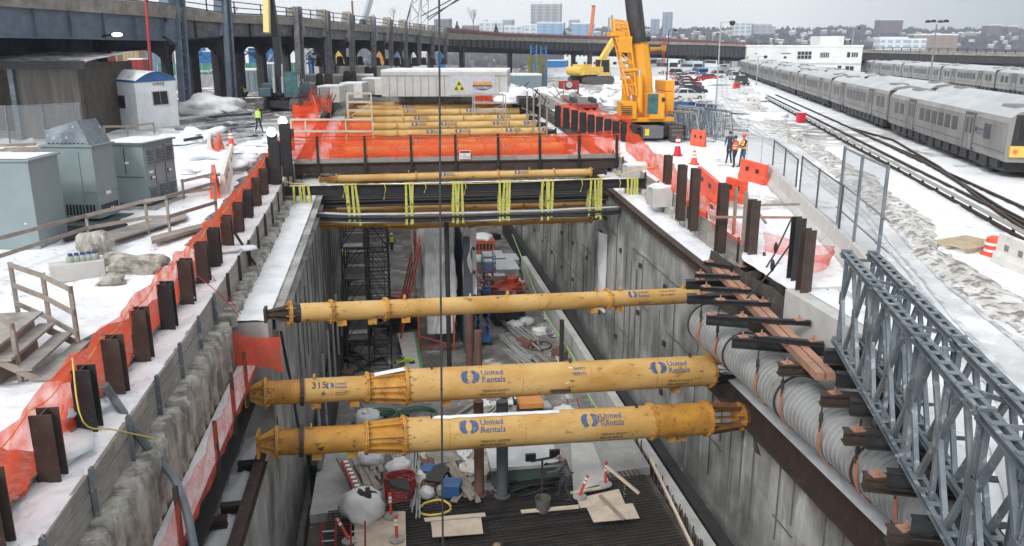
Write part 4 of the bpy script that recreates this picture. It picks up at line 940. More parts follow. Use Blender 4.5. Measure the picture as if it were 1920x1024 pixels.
# ================= THINGS IN THE PIT =================
D0=-7.9
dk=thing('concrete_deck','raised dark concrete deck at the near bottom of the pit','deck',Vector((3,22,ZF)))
b=MB();b.hexa([(-3.2,6,ZF),(9.0,6,ZF),(9.0,30.5,ZF),(-3.2,30.5,ZF),(-3.2,6,D0-.35),(9.0,6,D0-.35),(9.0,30.5,D0-.35),(-3.2,30.5,D0-.35)]);b.build('slab',soil,dk)  # dark slab colour stands for the shaded blinding under the rebar
def farY(px,py): return Pz(px,py,D0).y
fy0=farY(900,941)
b=MB();b.hexa([(-3.2,fy0,D0-.35),(9.0,fy0+1.6,D0-.35),(9.0,30.5,D0-.35),(-3.2,30.5,D0-.35),(-3.2,fy0,D0-.02),(9.0,fy0+1.6,D0-.02),(9.0,30.5,D0-.02),(-3.2,30.5,D0-.02)]);b.build('topping',conc,dk)
# rebar mat
rm=thing('rebar_mat','grid of dark reinforcing bars covering the near deck','rebar',Vector((3,20,D0)))
b=MB();x=-2.6
while x<8.6: b.bar((x,13.5,D0-.04),(x,fy0+.3+(x+3)*.13,D0-.04),.028,.028);x+=.17
b.build('long_bars',rust,rm)
b=MB();y=13.5
while y<fy0+.2: b.bar((-2.6,y,D0-.01),(8.6,y+.9,D0-.01),.028,.028);y+=.17
b.build('cross_bars',blk,rm)
b=MB();rnd=random.Random(2)
for k in range(46):
    y=rnd.uniform(15.5,fy0-.4);x0=rnd.uniform(-1,4);b.bar((x0,y,D0+.03),(x0+rnd.uniform(2.5,5),y+.35+rnd.uniform(-.1,.1),D0+.05),.03,.03)
b.build('loose_bars',blk,rm)
def flat(name,px,z,th,m,label,cat,group=None):
    pts=[Pz(x,y,z) for x,y in px];b=MB();b.prism(pts,(0,0,th));return tag(b.build(name,m),label,cat,group)
flat('plywood_sheet',[(665,962),(760,960),(762,1045),(664,1045)],D0+.06,.03,ply,'large stained tan plywood sheet under the bottom left traffic post','plywood')
flat('plywood_sheet',[(808,980),(902,972),(906,1001),(811,1008)],D0+.09,.03,ply,'clean narrow plywood sheet lying on the rebar in the middle','plywood')
flat('plank',[(795,973),(909,963),(911,969),(797,979)],D0+.10,.04,ply,'pale plank lying just behind the narrow plywood sheet','plank')
flat('plywood_sheet',[(1082,936),(1160,918),(1172,946),(1088,953)],D0+.07,.03,ply,'square plywood sheet on the rebar right of the man, the farther of two','plywood')
flat('plywood_sheet',[(1100,953),(1186,945),(1199,972),(1113,980)],D0+.09,.03,ply,'square plywood sheet on the rebar right of the man, the nearer of two','plywood')
flat('plank',[(1122,931),(1127,929),(1172,974),(1168,977)],D0+.13,.05,woodp,'brown timber lying across the two square plywood sheets','plank')
flat('plank',[(976,958),(1085,948),(1086,954),(978,963)],D0+.07,.04,ply,'long pale plank behind the bucket on the rebar','plank')
flat('plank',[(1069,924),(1141,911),(1142,915),(1070,929)],D0+.05,.05,ply,'long pale plank edging the slab behind the tilted traffic post','plank')
flat('deck_panel',[(1070,832),(1112,832),(1142,905),(1075,922)],D0+.04,.03,conc_l,'pale dusty concrete strip leading back under the lowest strut','slab')
def delin(x,y,ty,label,lean=(0,0)):
    p=Pz(x,y,D0+.12);t=thing('delineator_post',label,'traffic post',p,'orange traffic posts in the pit');h=max(.8,zat(p,ty)-p.z);b=MB();b.lathe(p,p+Vector((0,0,9)),[(0,.24),(.04,.24),(.07,.12),(.08,.05)],14);b.build('base',conc,t)
    tp=p+Vector((lean[0],lean[1],h));a=p+Vector((0,0,.06));b=MB();b.lathe(a,tp,[(0,.05),(h*.9,.045),(h*.92,.07),(h*.98,.05)],10);b.build('post',colm('post_red',(.6,.07,.05)),t)
    b=MB()
    for q in (.62,.8):b.lathe(a.lerp(tp,q),tp,[(0,.056),(.09,.056)],10)
    b.build('reflective_band',inkw,t)
delin(733,968,930,'traffic post beside the white bag')
delin(744,1012,970,'traffic post standing on the stained plywood, nearest to the camera')
delin(1087,932,893,'tilted traffic post behind the square plywood sheets',(.25,0))
delin(1135,909,868,'upright traffic post at the right end of the dusty strip')
delin(655,1015,985,'leaning traffic post beside the red ladders',(-.4,.2))
def ladder(x,y,x2,y2,w_,z0,z1,label,m=red):
    a=Pz(x,y,z0);c=Pz(x2,y2,z1);t=thing('ladder',label,'ladder',a);r=Vector((w_/2,0,0));b=MB();b.bar(a-r,c-r,.04,.07);b.bar(a+r,c+r,.04,.07);b.build('rails',m,t);b=MB();n=int((c-a).length/.3)
    for i in range(1,n):q=a.lerp(c,i/n);b.tube(q-r,q+r,.016,n=6)
    b.build('rungs',alum,t)
ladder(614,1050,617,978,.42,D0,D0+1.2,'red ladder leaning at the bottom left of the rebar')
ladder(672,1050,671,978,.42,D0,D0+1.2,'red ladder standing against the stained plywood')
def bag(x,y,r,label,m=tarp,z=D0,seed=0,h=.8,name='bag'):
    p=Pz(x,y,z);t=thing(name,label,'bag',p);b=MB();b.blob(p+Vector((0,0,r*h*.75)),(r,r*.9,r*h),.35,2.2,18,12,seed);b.build('sack',m,t,'all');b=MB();b.blob(p+Vector((.05,0,r*h*1.45)),(r*.5,r*.4,r*.25),.7,3,12,8,seed+3);b.build('contents',rubber if seed%2 else tarp,t,'all')
bag(683,972,.75,'bulging white sack of scrap at the left edge of the plywood',seed=1)
bag(750,893,.5,'white sack lying above the red coil',seed=2)
bag(800,932,.28,'small white sack near the yellow coil',seed=4)
bag(693,875,.55,'white sack among the timber just under the strut, left side',seed=6,z=D0)
bag(688,800,.6,'white sack between the two thick struts at the left',seed=8,z=-9.4)
def coil(x,y,r,label,m,z=D0,n=6,name='hose_coil'):
    p=Pz(x,y,z);b=MB();rr=random.Random(x)
    for k in range(n):
        pts=[p+Vector((r*(1+.12*rr.random())*math.cos(a*.5),r*.9*math.sin(a*.5)*(1+.1*rr.random()),.04+.09*k+.04*math.sin(a*.8+k))) for a in [2*math.pi*i/10 for i in range(21)]];b.path(pts,.04,6)
    tag(b.build(name,m,None,True),label,'hose coil')
coil(751,930,.48,'stack of red hose coiled beside the traffic post',red,n=9)
flat('rubber_sheet',[(726,905),(764,905),(770,925),(738,918)],D0+.95,.12,rubber,'black plastic crate lid on the red hose coil','lid')
coil(781,895,.5,'flat coil of grey cable on the pit deck',rubber,n=3)
coil(815,955,.5,'loose yellow line in front of the steel pipes',ropey,n=1)
coil(720,790,.6,'green and black hoses coiled between the thick struts',colm('green_hose',(.08,.2,.14)),z=-9.4,n=5)
coil(785,785,.8,'tangle of green hose right of the white sack',colm('green_hose',(.08,.2,.14)),z=-9.8,n=4)
for k,(x,y,x2,y2,r) in enumerate([(799,920,797,868,.17),(812,916,806,865,.17),(825,925,822,880,.12),(836,925,833,880,.12)]):
    b=MB();b.lathe(Pz(x,y,D0+.2),Pz(x2,y2,D0+.2),[(0,r),(0,r*.7),(.02,r*.7)],12) ;b.tube(Pz(x,y,D0+.2),Pz(x2,y2,D0+.2),r,n=14,caps=False);tag(b.build('steel_pipe',brownp if k<2 else alum,None,True),('rusty','second rusty','thin grey','second thin grey')[k]+' steel pipe lying on the near pit deck','pipe')
# timber and pipe stacks (each stick a thing)
rnd=random.Random(11)
def sticks(n,cx,cy,w_,h_,ang,ln,z,name,m,label,cat,group,r=.05,spread=.12,rt=False):
    base=None
    for k in range(n):
        x=cx+rnd.uniform(-w_,w_);y=cy+rnd.uniform(-h_,h_);p=Pz(x,y,z+.03+rnd.uniform(0,.25));a=ang+rnd.uniform(-spread,spread);l=ln*rnd.uniform(.7,1.1)
        d=Vector((math.sin(a),math.cos(a),rnd.uniform(-.02,.04)));b=MB()
        if rt:b.tube(p-d*l/2,p+d*l/2,r,n=8)
        else:b.bar(p-d*l/2,p+d*l/2,r*rnd.uniform(1.5,4),r)
        tag(b.build(name,m),label,cat,group)
sticks(14,690,880,14,28,-.25,3.2,D0,'plank',woodp,'loose plank in the heap left of the path','plank','planks left of the wet path')
sticks(10,700,860,12,10,-.1,2.6,D0,'plank',wood,'pale board in the timber heap left of the wet path','plank','boards left of the wet path')
sticks(20,775,890,12,38,.05,3.4,D0,'scaffold_tube',alum,'thin scaffold tube in the bundle on the near deck','scaffold tube','scaffold tubes bundled on the near deck',.028,.05,True)
sticks(9,868,890,12,22,-.28,2.6,D0,'plank',woodp,'brown plank leaning right of the steel pipes','plank','planks right of the steel pipes')
sticks(8,900,775,30,12,.6,2.2,-10.2,'plank',wood,'grey plank scattered behind the lowest strut','plank','planks behind the lowest strut')
sticks(18,975,650,14,38,-.28,4.5,-10.2,'steel_tube',alum,'steel tube in the long bundle right of the aisle','steel tube','steel tubes right of the aisle',.06,.05,True)
sticks(12,905,520,12,40,.0,3,-10.2,'plank',woodp,'plank lying beside the tall tarp','plank','planks beside the tall tarp')
sticks(22,1000,900,22,22,1.4,2.0,D0,'steel_bar',blk,'short dark bar on the deck left of the kneeling man','bar','bars left of the man',.03,.2)
# red-channel formwork left
def leanpanel(px,z0,z1,m,name,label,cat,th=.12):
    a,b_,c,d_=px;pts=[Pz(*a,z0),Pz(*b_,z0),Pz(*c,z1),Pz(*d_,z1)];b=MB();b.prism(pts,(0,0,th));return tag(b.build(name,m),label,cat)
leanpanel([(672,942),(690,938),(655,868),(630,862)],D0+.1,D0+.5,woodp,'formwork_board','timber formwork board with red edge left of the big white sack','formwork')
t=thing('formwork_channel','red slotted steel channel beside the big white sack','channel',Pz(675,935,D0));a=Pz(677,938,D0+.3);c=Pz(645,870,D0+.5);b=MB();b.bar(a,c,.22,.3);b.build('channel',red,t);b=MB()
for i in range(9):b.box(a.lerp(c,(i+.5)/9)+Vector((.04,0,.16)),(.16,.14,.03))
b.build('slots',inkw,t)
flat('wet_path',[(702,965),(722,962),(745,850),(722,850)],D0+.005,.012,mat('wet_concrete',(.13,.12,.11),(.08,.075,.07),1,.3),'dark wet walking path down the middle of the near deck','path')
bpy.data.objects['wet_path']['kind']='structure'
for q in ('label','category'):del bpy.data.objects['wet_path'][q]
# near wall strip with starter bars
lw2=thing('low_wall','low pale concrete wall with upright rebar along the right side of the pit','wall',(9.7,30,ZF))
b=MB();b.hexa([(9.55,9,ZF),(9.95,9,ZF),(9.95,62,ZF),(9.55,62,ZF),(9.55,9,-8.6),(9.95,9,-8.6),(9.95,62,-8.6),(9.55,62,-8.6)]);b.build('wall',conc_l,lw2)
b=MB();y=9.5
while y<30:
    h=rnd.uniform(-.25,.25);b.bar((9.45+rnd.uniform(-.03,.03),y,ZF+.2),(9.4+rnd.uniform(-.08,.05),y+rnd.uniform(-.03,.03),-8.35+h),.035,.035);y+=.17
b.build('starter_bars',rust,lw2)
b=MB();y=9.5
while y<30: b.bar((9.3,y,ZF+.2),(9.25+rnd.uniform(-.03,.03),y,-8.8),.03,.03);y+=.2
for k in range(7):b.bar((9.38,9.5,-10.1+k*.22),(9.38,30,-10.1+k*.22),.02,.02)
b.build('inner_bars',alum,lw2)
b=MB();b.hexa([(10.15,9,ZF),(10.6,9,ZF),(10.6,78,ZF),(10.15,78,ZF),(10.15,9,-8.72),(10.6,9,-8.72),(10.6,78,-8.72),(10.15,78,-8.72)]);b.build('dark_gap_sheet',rubber,lw2)  # black waterproofing sheet, its colour painting in the dark gap behind the wall
lm=thing('low_wall','black membrane covered low wall along the left foot of the pit','wall',(-3.3,30,ZF))
b=MB();b.hexa([(-3.75,30.6,ZF),(-3.2,30.6,ZF),(-3.2,80,ZF),(-3.75,80,ZF),(-3.75,30.6,-8.9),(-3.2,30.6,-8.9),(-3.2,80,-8.9),(-3.75,80,-8.9)]);b.build('dark_gap_sheet',rubber,lm)  # solid black box painting in the dark gap at the wall foot
b=MB();
for y in range(31,80,3):b.tube((-3.3,y,ZF),(-3.3,y,-5.5),.06,n=8)
b.build('upright_tube',alum,lm)
hose('cable',[Pz(955,425,-8.9),Pz(985,500,-8.9),Pz(1020,585,-8.8),Pz(1072,665,-8.8),Pz(1105,745,-8.8),Pz(1158,815,-8.6),Pz(1170,850,-8.6),Pz(1171,930,-8.2)],.045,colm('green_cable',(.35,.62,.25)),'bright green cable snaking along the low wall','cable')
for k,(x,y,x2,y2,z) in enumerate([(1217,855,1305,1040,-7.2),(1137,874,1198,925,-6.9)]):
    b=MB();b.bar(Pz(x,y,z+.8),Pz(x2,y2,z),.07,.09);tag(b.build('timber_pole',ply),('long straw coloured pole along the right wall','straw coloured pole leaning from the upright traffic post to the wall')[k],'pole')
# standing steel columns
for k,(x,y,ty,r,m,z) in enumerate([(899,928,752,.17,brownp,D0),(942,930,752,.2,colm('column_grey',(.10,.11,.125)),D0),(881,690,560,.2,brownp,ZF),(897,700,620,.22,brownp,ZF),(843,700,415,.13,rubber,ZF),(1052,700,600,.12,rubber,ZF),(880,520,415,.5,colm('column_blue',(.09,.105,.13)),ZF)]):
    p=Pz(x,y,z);h=zat(p,ty)-p.z;b=MB();b.lathe(p,p+Vector((0,0,9)),[(0,r*1.4),(.04,r*1.4),(.05,r),(h,r)],14);tag(b.build('steel_column',m,None,True),['rusty pipe column standing in front of the deck edge','grey pipe column right of the rusty one at the deck','rusty pipe column below the thin strut','second rusty pipe column, shorter and thicker','dark column beside the hanging tarp','black boom tube right of the aisle','dark column behind the lifts'][k],'column')
# tarp wrapped formwork
def zf(x,y):return Pz(x,y,ZF)
t=thing('wall_formwork','tall wall form wrapped in crumpled white tarp','formwork',zf(820,655));pf=zf(802,655);X0=pf.x;X1=X0+1.75;Y0=pf.y
b=MB()
def tf(i,j):
    a=i*3.0;z=ZF+.9+(6.6)*j;
    if a<1:p=Vector((X0,Y0+8*(1-a),z))
    elif a<2:p=Vector((X0+(X1-X0)*(a-1),Y0,z))
    else:p=Vector((X1,Y0+8*(a-2),z))
    q=.30*noise.noise(Vector((p.x*1.6,p.y*.9,p.z*.3)))+.20*abs(noise.noise(Vector((p.x*3,p.y*1.6,p.z*.9))))+.10*abs(noise.noise(Vector((p.x*7+p.z,p.y*4,p.z*3))));d=Vector((-1,0,0)) if a<1 else (Vector((0,-1,0)) if a<2 else Vector((1,0,0)));ta=.25*(1-j)*(1 if j<.2 else .3)
    return p+d*(q-ta)
b.grid(tf,90,50);b.build('tarp',tarp,t,'all')
b=MB();b.grid(lambda i,j:(X0+(X1-X0)*i,Y0+8*j,ZF+7.5+.2*noise.noise(Vector((i*3,j*6,0)))),8,20);b.build('tarp_top',tarp,t,'all')
b=MB();
for x in (X0-.5,X1-.2):
    for y in (Y0-.4,Y0+4):b.bar((x,y,ZF),(x,y,ZF+2.6),.1,.1)
b.bar((X0-.5,Y0-.4,ZF+.3),(X1-.2,Y0-.4,ZF+.3),.1,.1);b.bar((X0-.5,Y0-.4,ZF+1),(X1-.2,Y0-.4,ZF+.3),.08,.08)
for k in range(4):b.bar((X0-.1,Y0+1+k*2,ZF+6.5),(X0-1.7,Y0+.4+k*2,ZF+.1),.09,.09)
b.build('raker_frame',colm('orange_frame',(.6,.1,.06)),t)
b=MB()
for k in range(2):b.bar((X0-.35-k*.3,Y0+7,ZF+7.6-.3*k),(X0-.25-k*.35,Y0-.1+k,ZF+3.0),.12,.28)
b.build('timber_walers',woodp,t)
t=thing('wall_formwork','dark blue steel wall form right of the white tarp','formwork',(X1+.8,Y0,ZF));b=MB();b.box((X1+.65,Y0+5,ZF+3.5),(.5,12,7));b.build('panel',colm('form_blue',(.10,.12,.15)),t);b=MB()
for k in range(6):b.box((X1+.95,Y0-.6+k*2.2,ZF+3.5),(.12,.14,7))
for k in range(5):b.box((X1+1.0,Y0+5,ZF+.7+k*1.4),(.1,12,.14))
b.build('ribs',blk,t)
tp=tag((lambda b:(b.grid(lambda i,j:(X1+.35+.8*i+.1*noise.noise(Vector((i*4,j*4,1))),Y0-.9+.15*math.sin(i*9)+.3*noise.noise(Vector((i*3,j*3,2))),ZF+3.5+4*j),14,24),b.build('tarp_curtain',tarp,None,'all'))[1])(MB()),'narrow crumpled tarp hanging from the dark steel form','tarp')
# scaffold stair tower
sc_t=thing('scaffold_tower','dark scaffold stair tower standing at the left of the pit','scaffold',zf(690,690));q0=zf(652,695);q1=zf(735,695);b=MB();bb=MB();sn=MB();nl=5;W_=q1.x-q0.x;Ysc=q0.y
for lv in range(nl+1):
    z=ZF+lv*1.75
    for yy in range(4):
        y=Ysc+yy*2.4
        b.tube((q0.x,y,z+.9),(q1.x,y,z+.9),.03,n=5);b.tube((q0.x,y,z),(q1.x,y,z),.03,n=5)
        if lv<nl:
            for xx in (0,.5,1):b.tube((q0.x+W_*xx,y,z),(q0.x+W_*xx,y,z+1.75),.035,n=6)
            b.tube((q0.x,y,z),(q0.x+W_*.5,y,z+1.75),.022,n=5);b.tube((q1.x,y,z),(q0.x+W_*.5,y,z+1.75),.022,n=5)
    for xx in (0,.5,1):
        b.tube((q0.x+W_*xx,Ysc,z+.9),(q0.x+W_*xx,Ysc+7.2,z+.9),.025,n=5);b.tube((q0.x+W_*xx,Ysc,z),(q0.x+W_*xx,Ysc+7.2,z),.03,n=5)
    if 0<lv:
        for k in range(9):
            if (k*7+lv*3)%5:bb.box((q0.x+W_*.25,Ysc+.5+k*.8,z+.02),(W_*.46,.7,.04));
            if (k*3+lv*5)%4==0:sn.box((q0.x+W_*.25,Ysc+.5+k*.8,z+.06),(W_*.42,.6,.04))
        s0=Vector((q0.x+W_*.75,Ysc+(.3 if lv%2 else 6),z-1.75));s1=Vector((q0.x+W_*.75,Ysc+(6 if lv%2 else .3),z))
        for o_ in (-.35,.35):b.bar(s0+Vector((o_,0,0)),s1+Vector((o_,0,0)),.04,.16)
        for k in range(9):bb.box(s0.lerp(s1,(k+.5)/9),(.66,.24,.03))
b.build('tubes',blk,sc_t);bb.build('stair_and_decks',colm('scaffold_deck',(.22,.22,.22)),sc_t);sn.build('snow_patches',snow,sc_t)
b=MB()
# machines in the aisle
def scissor(x,y,s_,label):
    p=zf(x,y);t=thing('scissor_lift',label,'scissor lift',p);b=MB();b.box(p+Vector((0,0,.45)),(.8,1.8,.4));b.build('chassis',blue,t)
    for dx in (-.4,.4):
        for dy in (-.7,.7):b=MB();b.tube(p+Vector((dx-.06,dy,.2)),p+Vector((dx+.06,dy,.2)),.2,n=12);b.build('wheel',rubber,t)
    b=MB();hh=s_
    for k in range(4):
        z0=.65+k*(hh-.9)/4;z1=.65+(k+1)*(hh-.9)/4
        for dx in (-.3,.3):b.bar(p+Vector((dx,-.8,z0)),p+Vector((dx,.8,z1)),.06,.1);b.bar(p+Vector((dx,.8,z0)),p+Vector((dx,-.8,z1)),.06,.1)
    b.build('scissor_arms',blue,t);b=MB();b.box(p+Vector((0,0,hh-.2)),(.85,1.9,.1))
    for z in (.4,.9):
        for dx in (-.4,.4):b.bar(p+Vector((dx,-.9,hh+z)),p+Vector((dx,.9,hh+z)),.04,.04)
        for dy in (-.9,.9):b.bar(p+Vector((-.4,dy,hh+z)),p+Vector((.4,dy,hh+z)),.04,.04)
    for dx in (-.4,.4):
        for dy in (-.9,0,.9):b.bar(p+Vector((dx,dy,hh-.2)),p+Vector((dx,dy,hh+.9)),.04,.04)
    b.build('platform_rails',blue,t)
scissor(906,640,2.6,'blue scissor lift parked in the aisle below the thin strut')
scissor(916,560,2.4,'blue scissor lift farther up the aisle')
def boomlift(x,y,label,rz):
    p=zf(x,y);t=thing('boom_lift',label,'boom lift',p);R=Matrix.Rotation(rz,3,'Z');w=lambda a,b_,c:p+R@Vector((a,b_,c))
    b=MB();b.box(w(0,0,.6),(1.7,2.4,.4),rz);b.build('chassis',blk,t)
    for dx in (-.9,.9):
        for dy in (-.8,.8):b=MB();b.tube(w(dx-.14,dy,.4),w(dx+.14,dy,.4),.4,n=14);b.build('wheel',rubber,t)
    b=MB();b.box(w(0,.1,1.15),(1.6,2.2,.7),rz);b.box(w(.3,.6,1.7),(.6,1,.4),rz);b.build('engine_cover',colm('lift_red',(.6,.07,.03)),t,bev=.05)
    b=MB();b.bar(w(-.3,.9,1.7),w(-.3,-2.2,2.5),.22,.28);b.build('boom',alum,t);b=MB()
    for z in (0,.5,1.):
        for dx in (-.9,.3):b.bar(w(dx,-3,2.1+z),w(dx,-2.3,2.1+z),.04,.04)
        for dy in (-3,-2.3):b.bar(w(-.9,dy,2.1+z),w(.3,dy,2.1+z),.04,.04)
    b.build('basket',colm('lift_red',(.6,.07,.03)),t)
boomlift(945,600,'red boom lift in the aisle below the thin strut',.3)
boomlift(948,572,'second red boom lift behind the first one',-.5)
boomlift(745,612,'small red lift behind the scaffold tower',.2)
for k,(x,y,w_,l,h,m) in enumerate([(905,505,1.6,2.2,.9,'c'),(925,500,1.6,2.4,1.,'c'),(948,520,1.7,3,1.0,'c'),(930,530,1.2,1.6,.7,'c'),(955,500,1.3,2,.8,'c'),(965,545,1,1.5,.7,'c')]):
    p=zf(x,y);t=thing('site_box','low grey storage box in the aisle, %s from the left'%ORDS[[0,1,3,2,4,5][k]],'storage box',p,'grey storage boxes in the aisle');b=MB();b.box(p+Vector((0,0,h/2)),(w_,l,h));b.build('body',alum,t,bev=.03);b=MB();b.box(p+Vector((0,0,h+.03)),(w_*1.04,l*1.03,.06));b.build('lid',mat('box_lid',(.5,.53,.56),(.62,.65,.68),2,.6),t)
p=zf(905,475);t=thing('generator','orange generator with white snowy top behind the boxes','generator',p);b=MB();b.box(p+Vector((0,0,.8)),(1.9,2.6,1.3));b.build('housing',colm('gen_orange',(.5,.11,.05)),t,bev=.05);b=MB();b.blob(p+Vector((0,0,1.45)),(1.,1.3,.35),.3,2,14,8,2);b.build('snow_cap',snow,t,'all');b=MB()
for k in range(5):b.box(p+Vector((-.6+k*.3,-1.31,.9)),(.2,.02,.5))
b.build('vents',blk,t)
p=zf(993,790);t=thing('generator','orange topped compressor between the thick struts','compressor',p);b=MB();b.box(p+Vector((0,0,.5)),(1.1,1.3,.9));b.build('housing',blk,t,bev=.04);b=MB();b.box(p+Vector((0,0,1.1)),(1.15,1.35,.3));b.build('cover',colm('gen_orange2',(.7,.3,.08)),t,bev=.04)
ladder(1085,790,1072,748,.5,ZF,ZF+.5,'red ladder lying on the floor right of the orange compressor')
for k,(x,y) in enumerate([(1012,770),(1060,780),(975,760),(965,615),(985,608),(1035,600)]):
    p=zf(x,y);b=MB();b.blob(p+Vector((0,0,.2)),(.6,.5,.3),.6,2.5,14,8,k);tag(b.build('tarp_heap',tarp,None,'all'),'crumpled white sheet on the pit floor, '+['left of the red ladder','right above the red ladder','left behind the compressor','below the right aisle tubes','above the steel tubes','nearest the right wall'][k],'sheet')
flat('ramp_board',[(745,628),(776,625),(788,695),(762,697)],ZF+.5,.1,plast_w,'white sloping board with a green edge beside the crouching worker','board')
flat('ramp_edge',[(777,625),(780,625),(793,695),(788,695)],ZF+.5,.16,colm('edge_green',(.1,.45,.2)),'green edging strip of the white sloping board','edging')
# bucket, work lamp, tray near the man
p=Pz(1018,958,D0);t=thing('bucket','dark paint bucket hanging by its handle on the rebar','bucket',p);b=MB();b.lathe(p,p+Vector((0,0,9)),[(0,.22),(.5,.27),(.5,.24),(.1,.2)],14);b.build('pail',colm('bucket',(.12,.115,.1)),t,True);b=MB();b.path([p+Vector((.27*math.cos(a),0,.5+.35*math.sin(a))) for a in [math.pi*i/8 for i in range(9)]],.012,5);b.build('handle',rust,t)
p=Pz(1016,938,D0);t=thing('work_stand','rusty work stand with a double lamp head left of the man','lamp stand',p);b=MB();b.tube(p,p+Vector((0,0,1.5)),.035,n=6);b.bar(p+Vector((-.4,0,1.5)),p+Vector((.4,0,1.6)),.06,.06);b.build('mast',rust,t);b=MB();b.box(p+Vector((-.4,0,1.65)),(.35,.12,.25));b.box(p+Vector((.42,0,1.75)),(.35,.12,.25));b.build('lamp_head',blk,t)
t=thing('crate','long dark green crate with a snowy lid left of the man','crate',Pz(980,890,D0));a=Pz(960,893,D0);b=MB();b.box(a+Vector((.4,0,.35)),(2.4,1.3,.6));b.build('body',colm('crate_green',(.09,.14,.12)),t);b=MB();b.box(a+Vector((.4,0,.72)),(2.5,1.5,.12));b.build('lid',mat('box_lid',(.5,.53,.56)),t)
for k,(x,y,w_,l) in enumerate([(975,800,2.2,1.6),(1030,840,1.4,1.8),(905,830,1.2,2)]):
    p=Pz(x,y,-9.8);b=MB();b.box(p,(w_,l,.35));tag(b.build('concrete_block',conc_l),'flat pale concrete block on the pit floor, '+['left of the man','behind the man','under the lowest strut'][k],'block')
p=Pz(1165,893,-8.3)
b=MB();b.lathe(Pz(1158,895,-9.0),Pz(1150,830,-9.0),[(0,.3),(0,.2),(.3,.2),(0,.3),(5,.3)],16);tag(b.build('drain_pipe',conc,None,True),'grey drain pipe lying between the low wall and the slab','pipe')
# workers
person(Pz(1060,936,D0),math.radians(70),'stooping worker in dark winter clothes and white hood beside the traffic post',1.95,lean=.45,knee=.25,stride=.2,jacket=mat('worker_grey',(.06,.068,.085),(.11,.12,.14),5,.9),pants=mat('worker_dark',(.02,.022,.03),(.04,.042,.055),5,.9),hat=hatw,arms=((.7,.6),(.9,.5)),headpitch=.25,gloves=rubber)
person(Pz(768,700,ZF),math.radians(100),'worker in lime jacket bending over the white sloping board',1.75,lean=1.1,knee=.5,jacket=lime,pants=dark_c,hat=colm('hat_blue',(.1,.12,.25)),arms=((1.2,.2),(1.0,.3)),gloves=rubber)
person(Pz(735,475,-9.8),math.radians(190),'worker in lime vest behind the scaffold tower',1.75,jacket=dark_c,pants=dark_c,vest=lime,hat=hatw,gloves=rubber)
person(Pz(646,500,-8.5),math.radians(170),'worker in lime jacket on the scaffold at the left wall',1.75,lean=.7,knee=.3,jacket=lime,pants=dark_c,hat=hatw,gloves=rubber,arms=((.9,.3),(.9,.3)))
person(Pz(950,1110,D0),math.radians(60),'worker in lime jacket cut off by the bottom edge of the photo',1.75,lean=.6,knee=.3,jacket=lime,pants=dark_c,hat=colm('hat_brown',(.2,.15,.08)),gloves=rubber)

# more loose material on the pit floor
rnd=random.Random(31)
zones=[((645,755),(705,860),'between the left wall and the wet path'),((950,1070),(590,690),'right of the aisle below the thin strut'),((905,1010),(690,770),'in the middle between the thick struts'),((940,1060),(760,840),'behind the lowest strut at the right'),((740,900),(855,935),'on the near deck behind the rebar'),((640,700),(560,700),'at the foot of the scaffold tower'),((900,1000),(430,560),'among the storage boxes')]
for zi,((x0,x1),(y0,y1),wh) in enumerate(zones):
    z_=D0 if y0>850 else ZF
    for k in range(17):
        p=Pz(rnd.uniform(x0,x1),rnd.uniform(y0,y1),z_);kd=k%6;b=MB();a_=rnd.uniform(-.6,.6);d=Vector((math.sin(a_),math.cos(a_),0))
        if kd==0:b.box(p+Vector((0,0,.25)),(rnd.uniform(.5,1.1),rnd.uniform(.5,1.2),rnd.uniform(.3,.6)),a_);nm,mt_,lb,ct='crate',rnd.choice((blk,alum,blue,brownp)),'crate','crate'
        elif kd==1:b.bar(p-d*1.3+Vector((0,0,.1)),p+d*1.3+Vector((0,0,.14)),.25,.05);nm,mt_,lb,ct='plank',rnd.choice((woodp,wood,ply)),'loose board','board'
        elif kd==2:
            b.path([p+Vector((.5*math.cos(t_*.9)+.1*t_,.5*math.sin(t_*.9)+.12*t_,.06)) for t_ in range(12)],.035,5);nm,mt_,lb,ct='hose',rnd.choice((rubber,red,ropey,colm('green_hose',(.08,.2,.14)))),'looped hose','hose'
        elif kd==3:b.blob(p+Vector((0,0,.1)),(rnd.uniform(.3,.7),rnd.uniform(.3,.6),rnd.uniform(.15,.35)),.8,2.6,14,8,k+zi*20);nm,mt_,lb,ct='sheet_heap',rnd.choice((tarp,tarp,snow_d,blk)),'crumpled sheet','sheet'
        elif kd==4:
            for j in range(4):b.tube(p-d*1.4+Vector((j*.1,0,.06+.03*(j%2))),p+d*1.4+Vector((j*.1,0,.06)),.04,n=6)
            nm,mt_,lb,ct='tube_bundle',rnd.choice((alum,rust,galv)),'short bundle of tubes','tubes'
        else:
            for j in range(5):b.box(p+Vector((0,0,.04+j*.05)),(1.1,1.0,.03),a_)
            nm,mt_,lb,ct='board_stack',rnd.choice((ply,woodp,wood)),'flat stack of boards','board stack'
        tag(b.build(nm,mt_,None,nm=='sheet_heap'),mt_.name.replace('_',' ').replace('paint','').replace('  ',' ')+' '+lb+' '+wh,ct,lb+'s '+wh)
# ================= LEFT BANK =================
def at(px,py,ty=None):
    p=Pg(px,py);return (p,(zat(p,ty)-p.z) if ty is not None else None)
def local(rz):
    R=Matrix.Rotation(rz,3,'Z');return R
class Loc:  # little helper: box builder in a turned frame
    def __init__(s,o,rz=0):s.o=Vector(o);s.R=Matrix.Rotation(rz,3,'Z');s.rz=rz
    def w(s,x,y,z):return s.o+s.R@Vector((x,y,z))
    def box(s,b,c,d):return b.box(s.w(*c),d,s.rz)
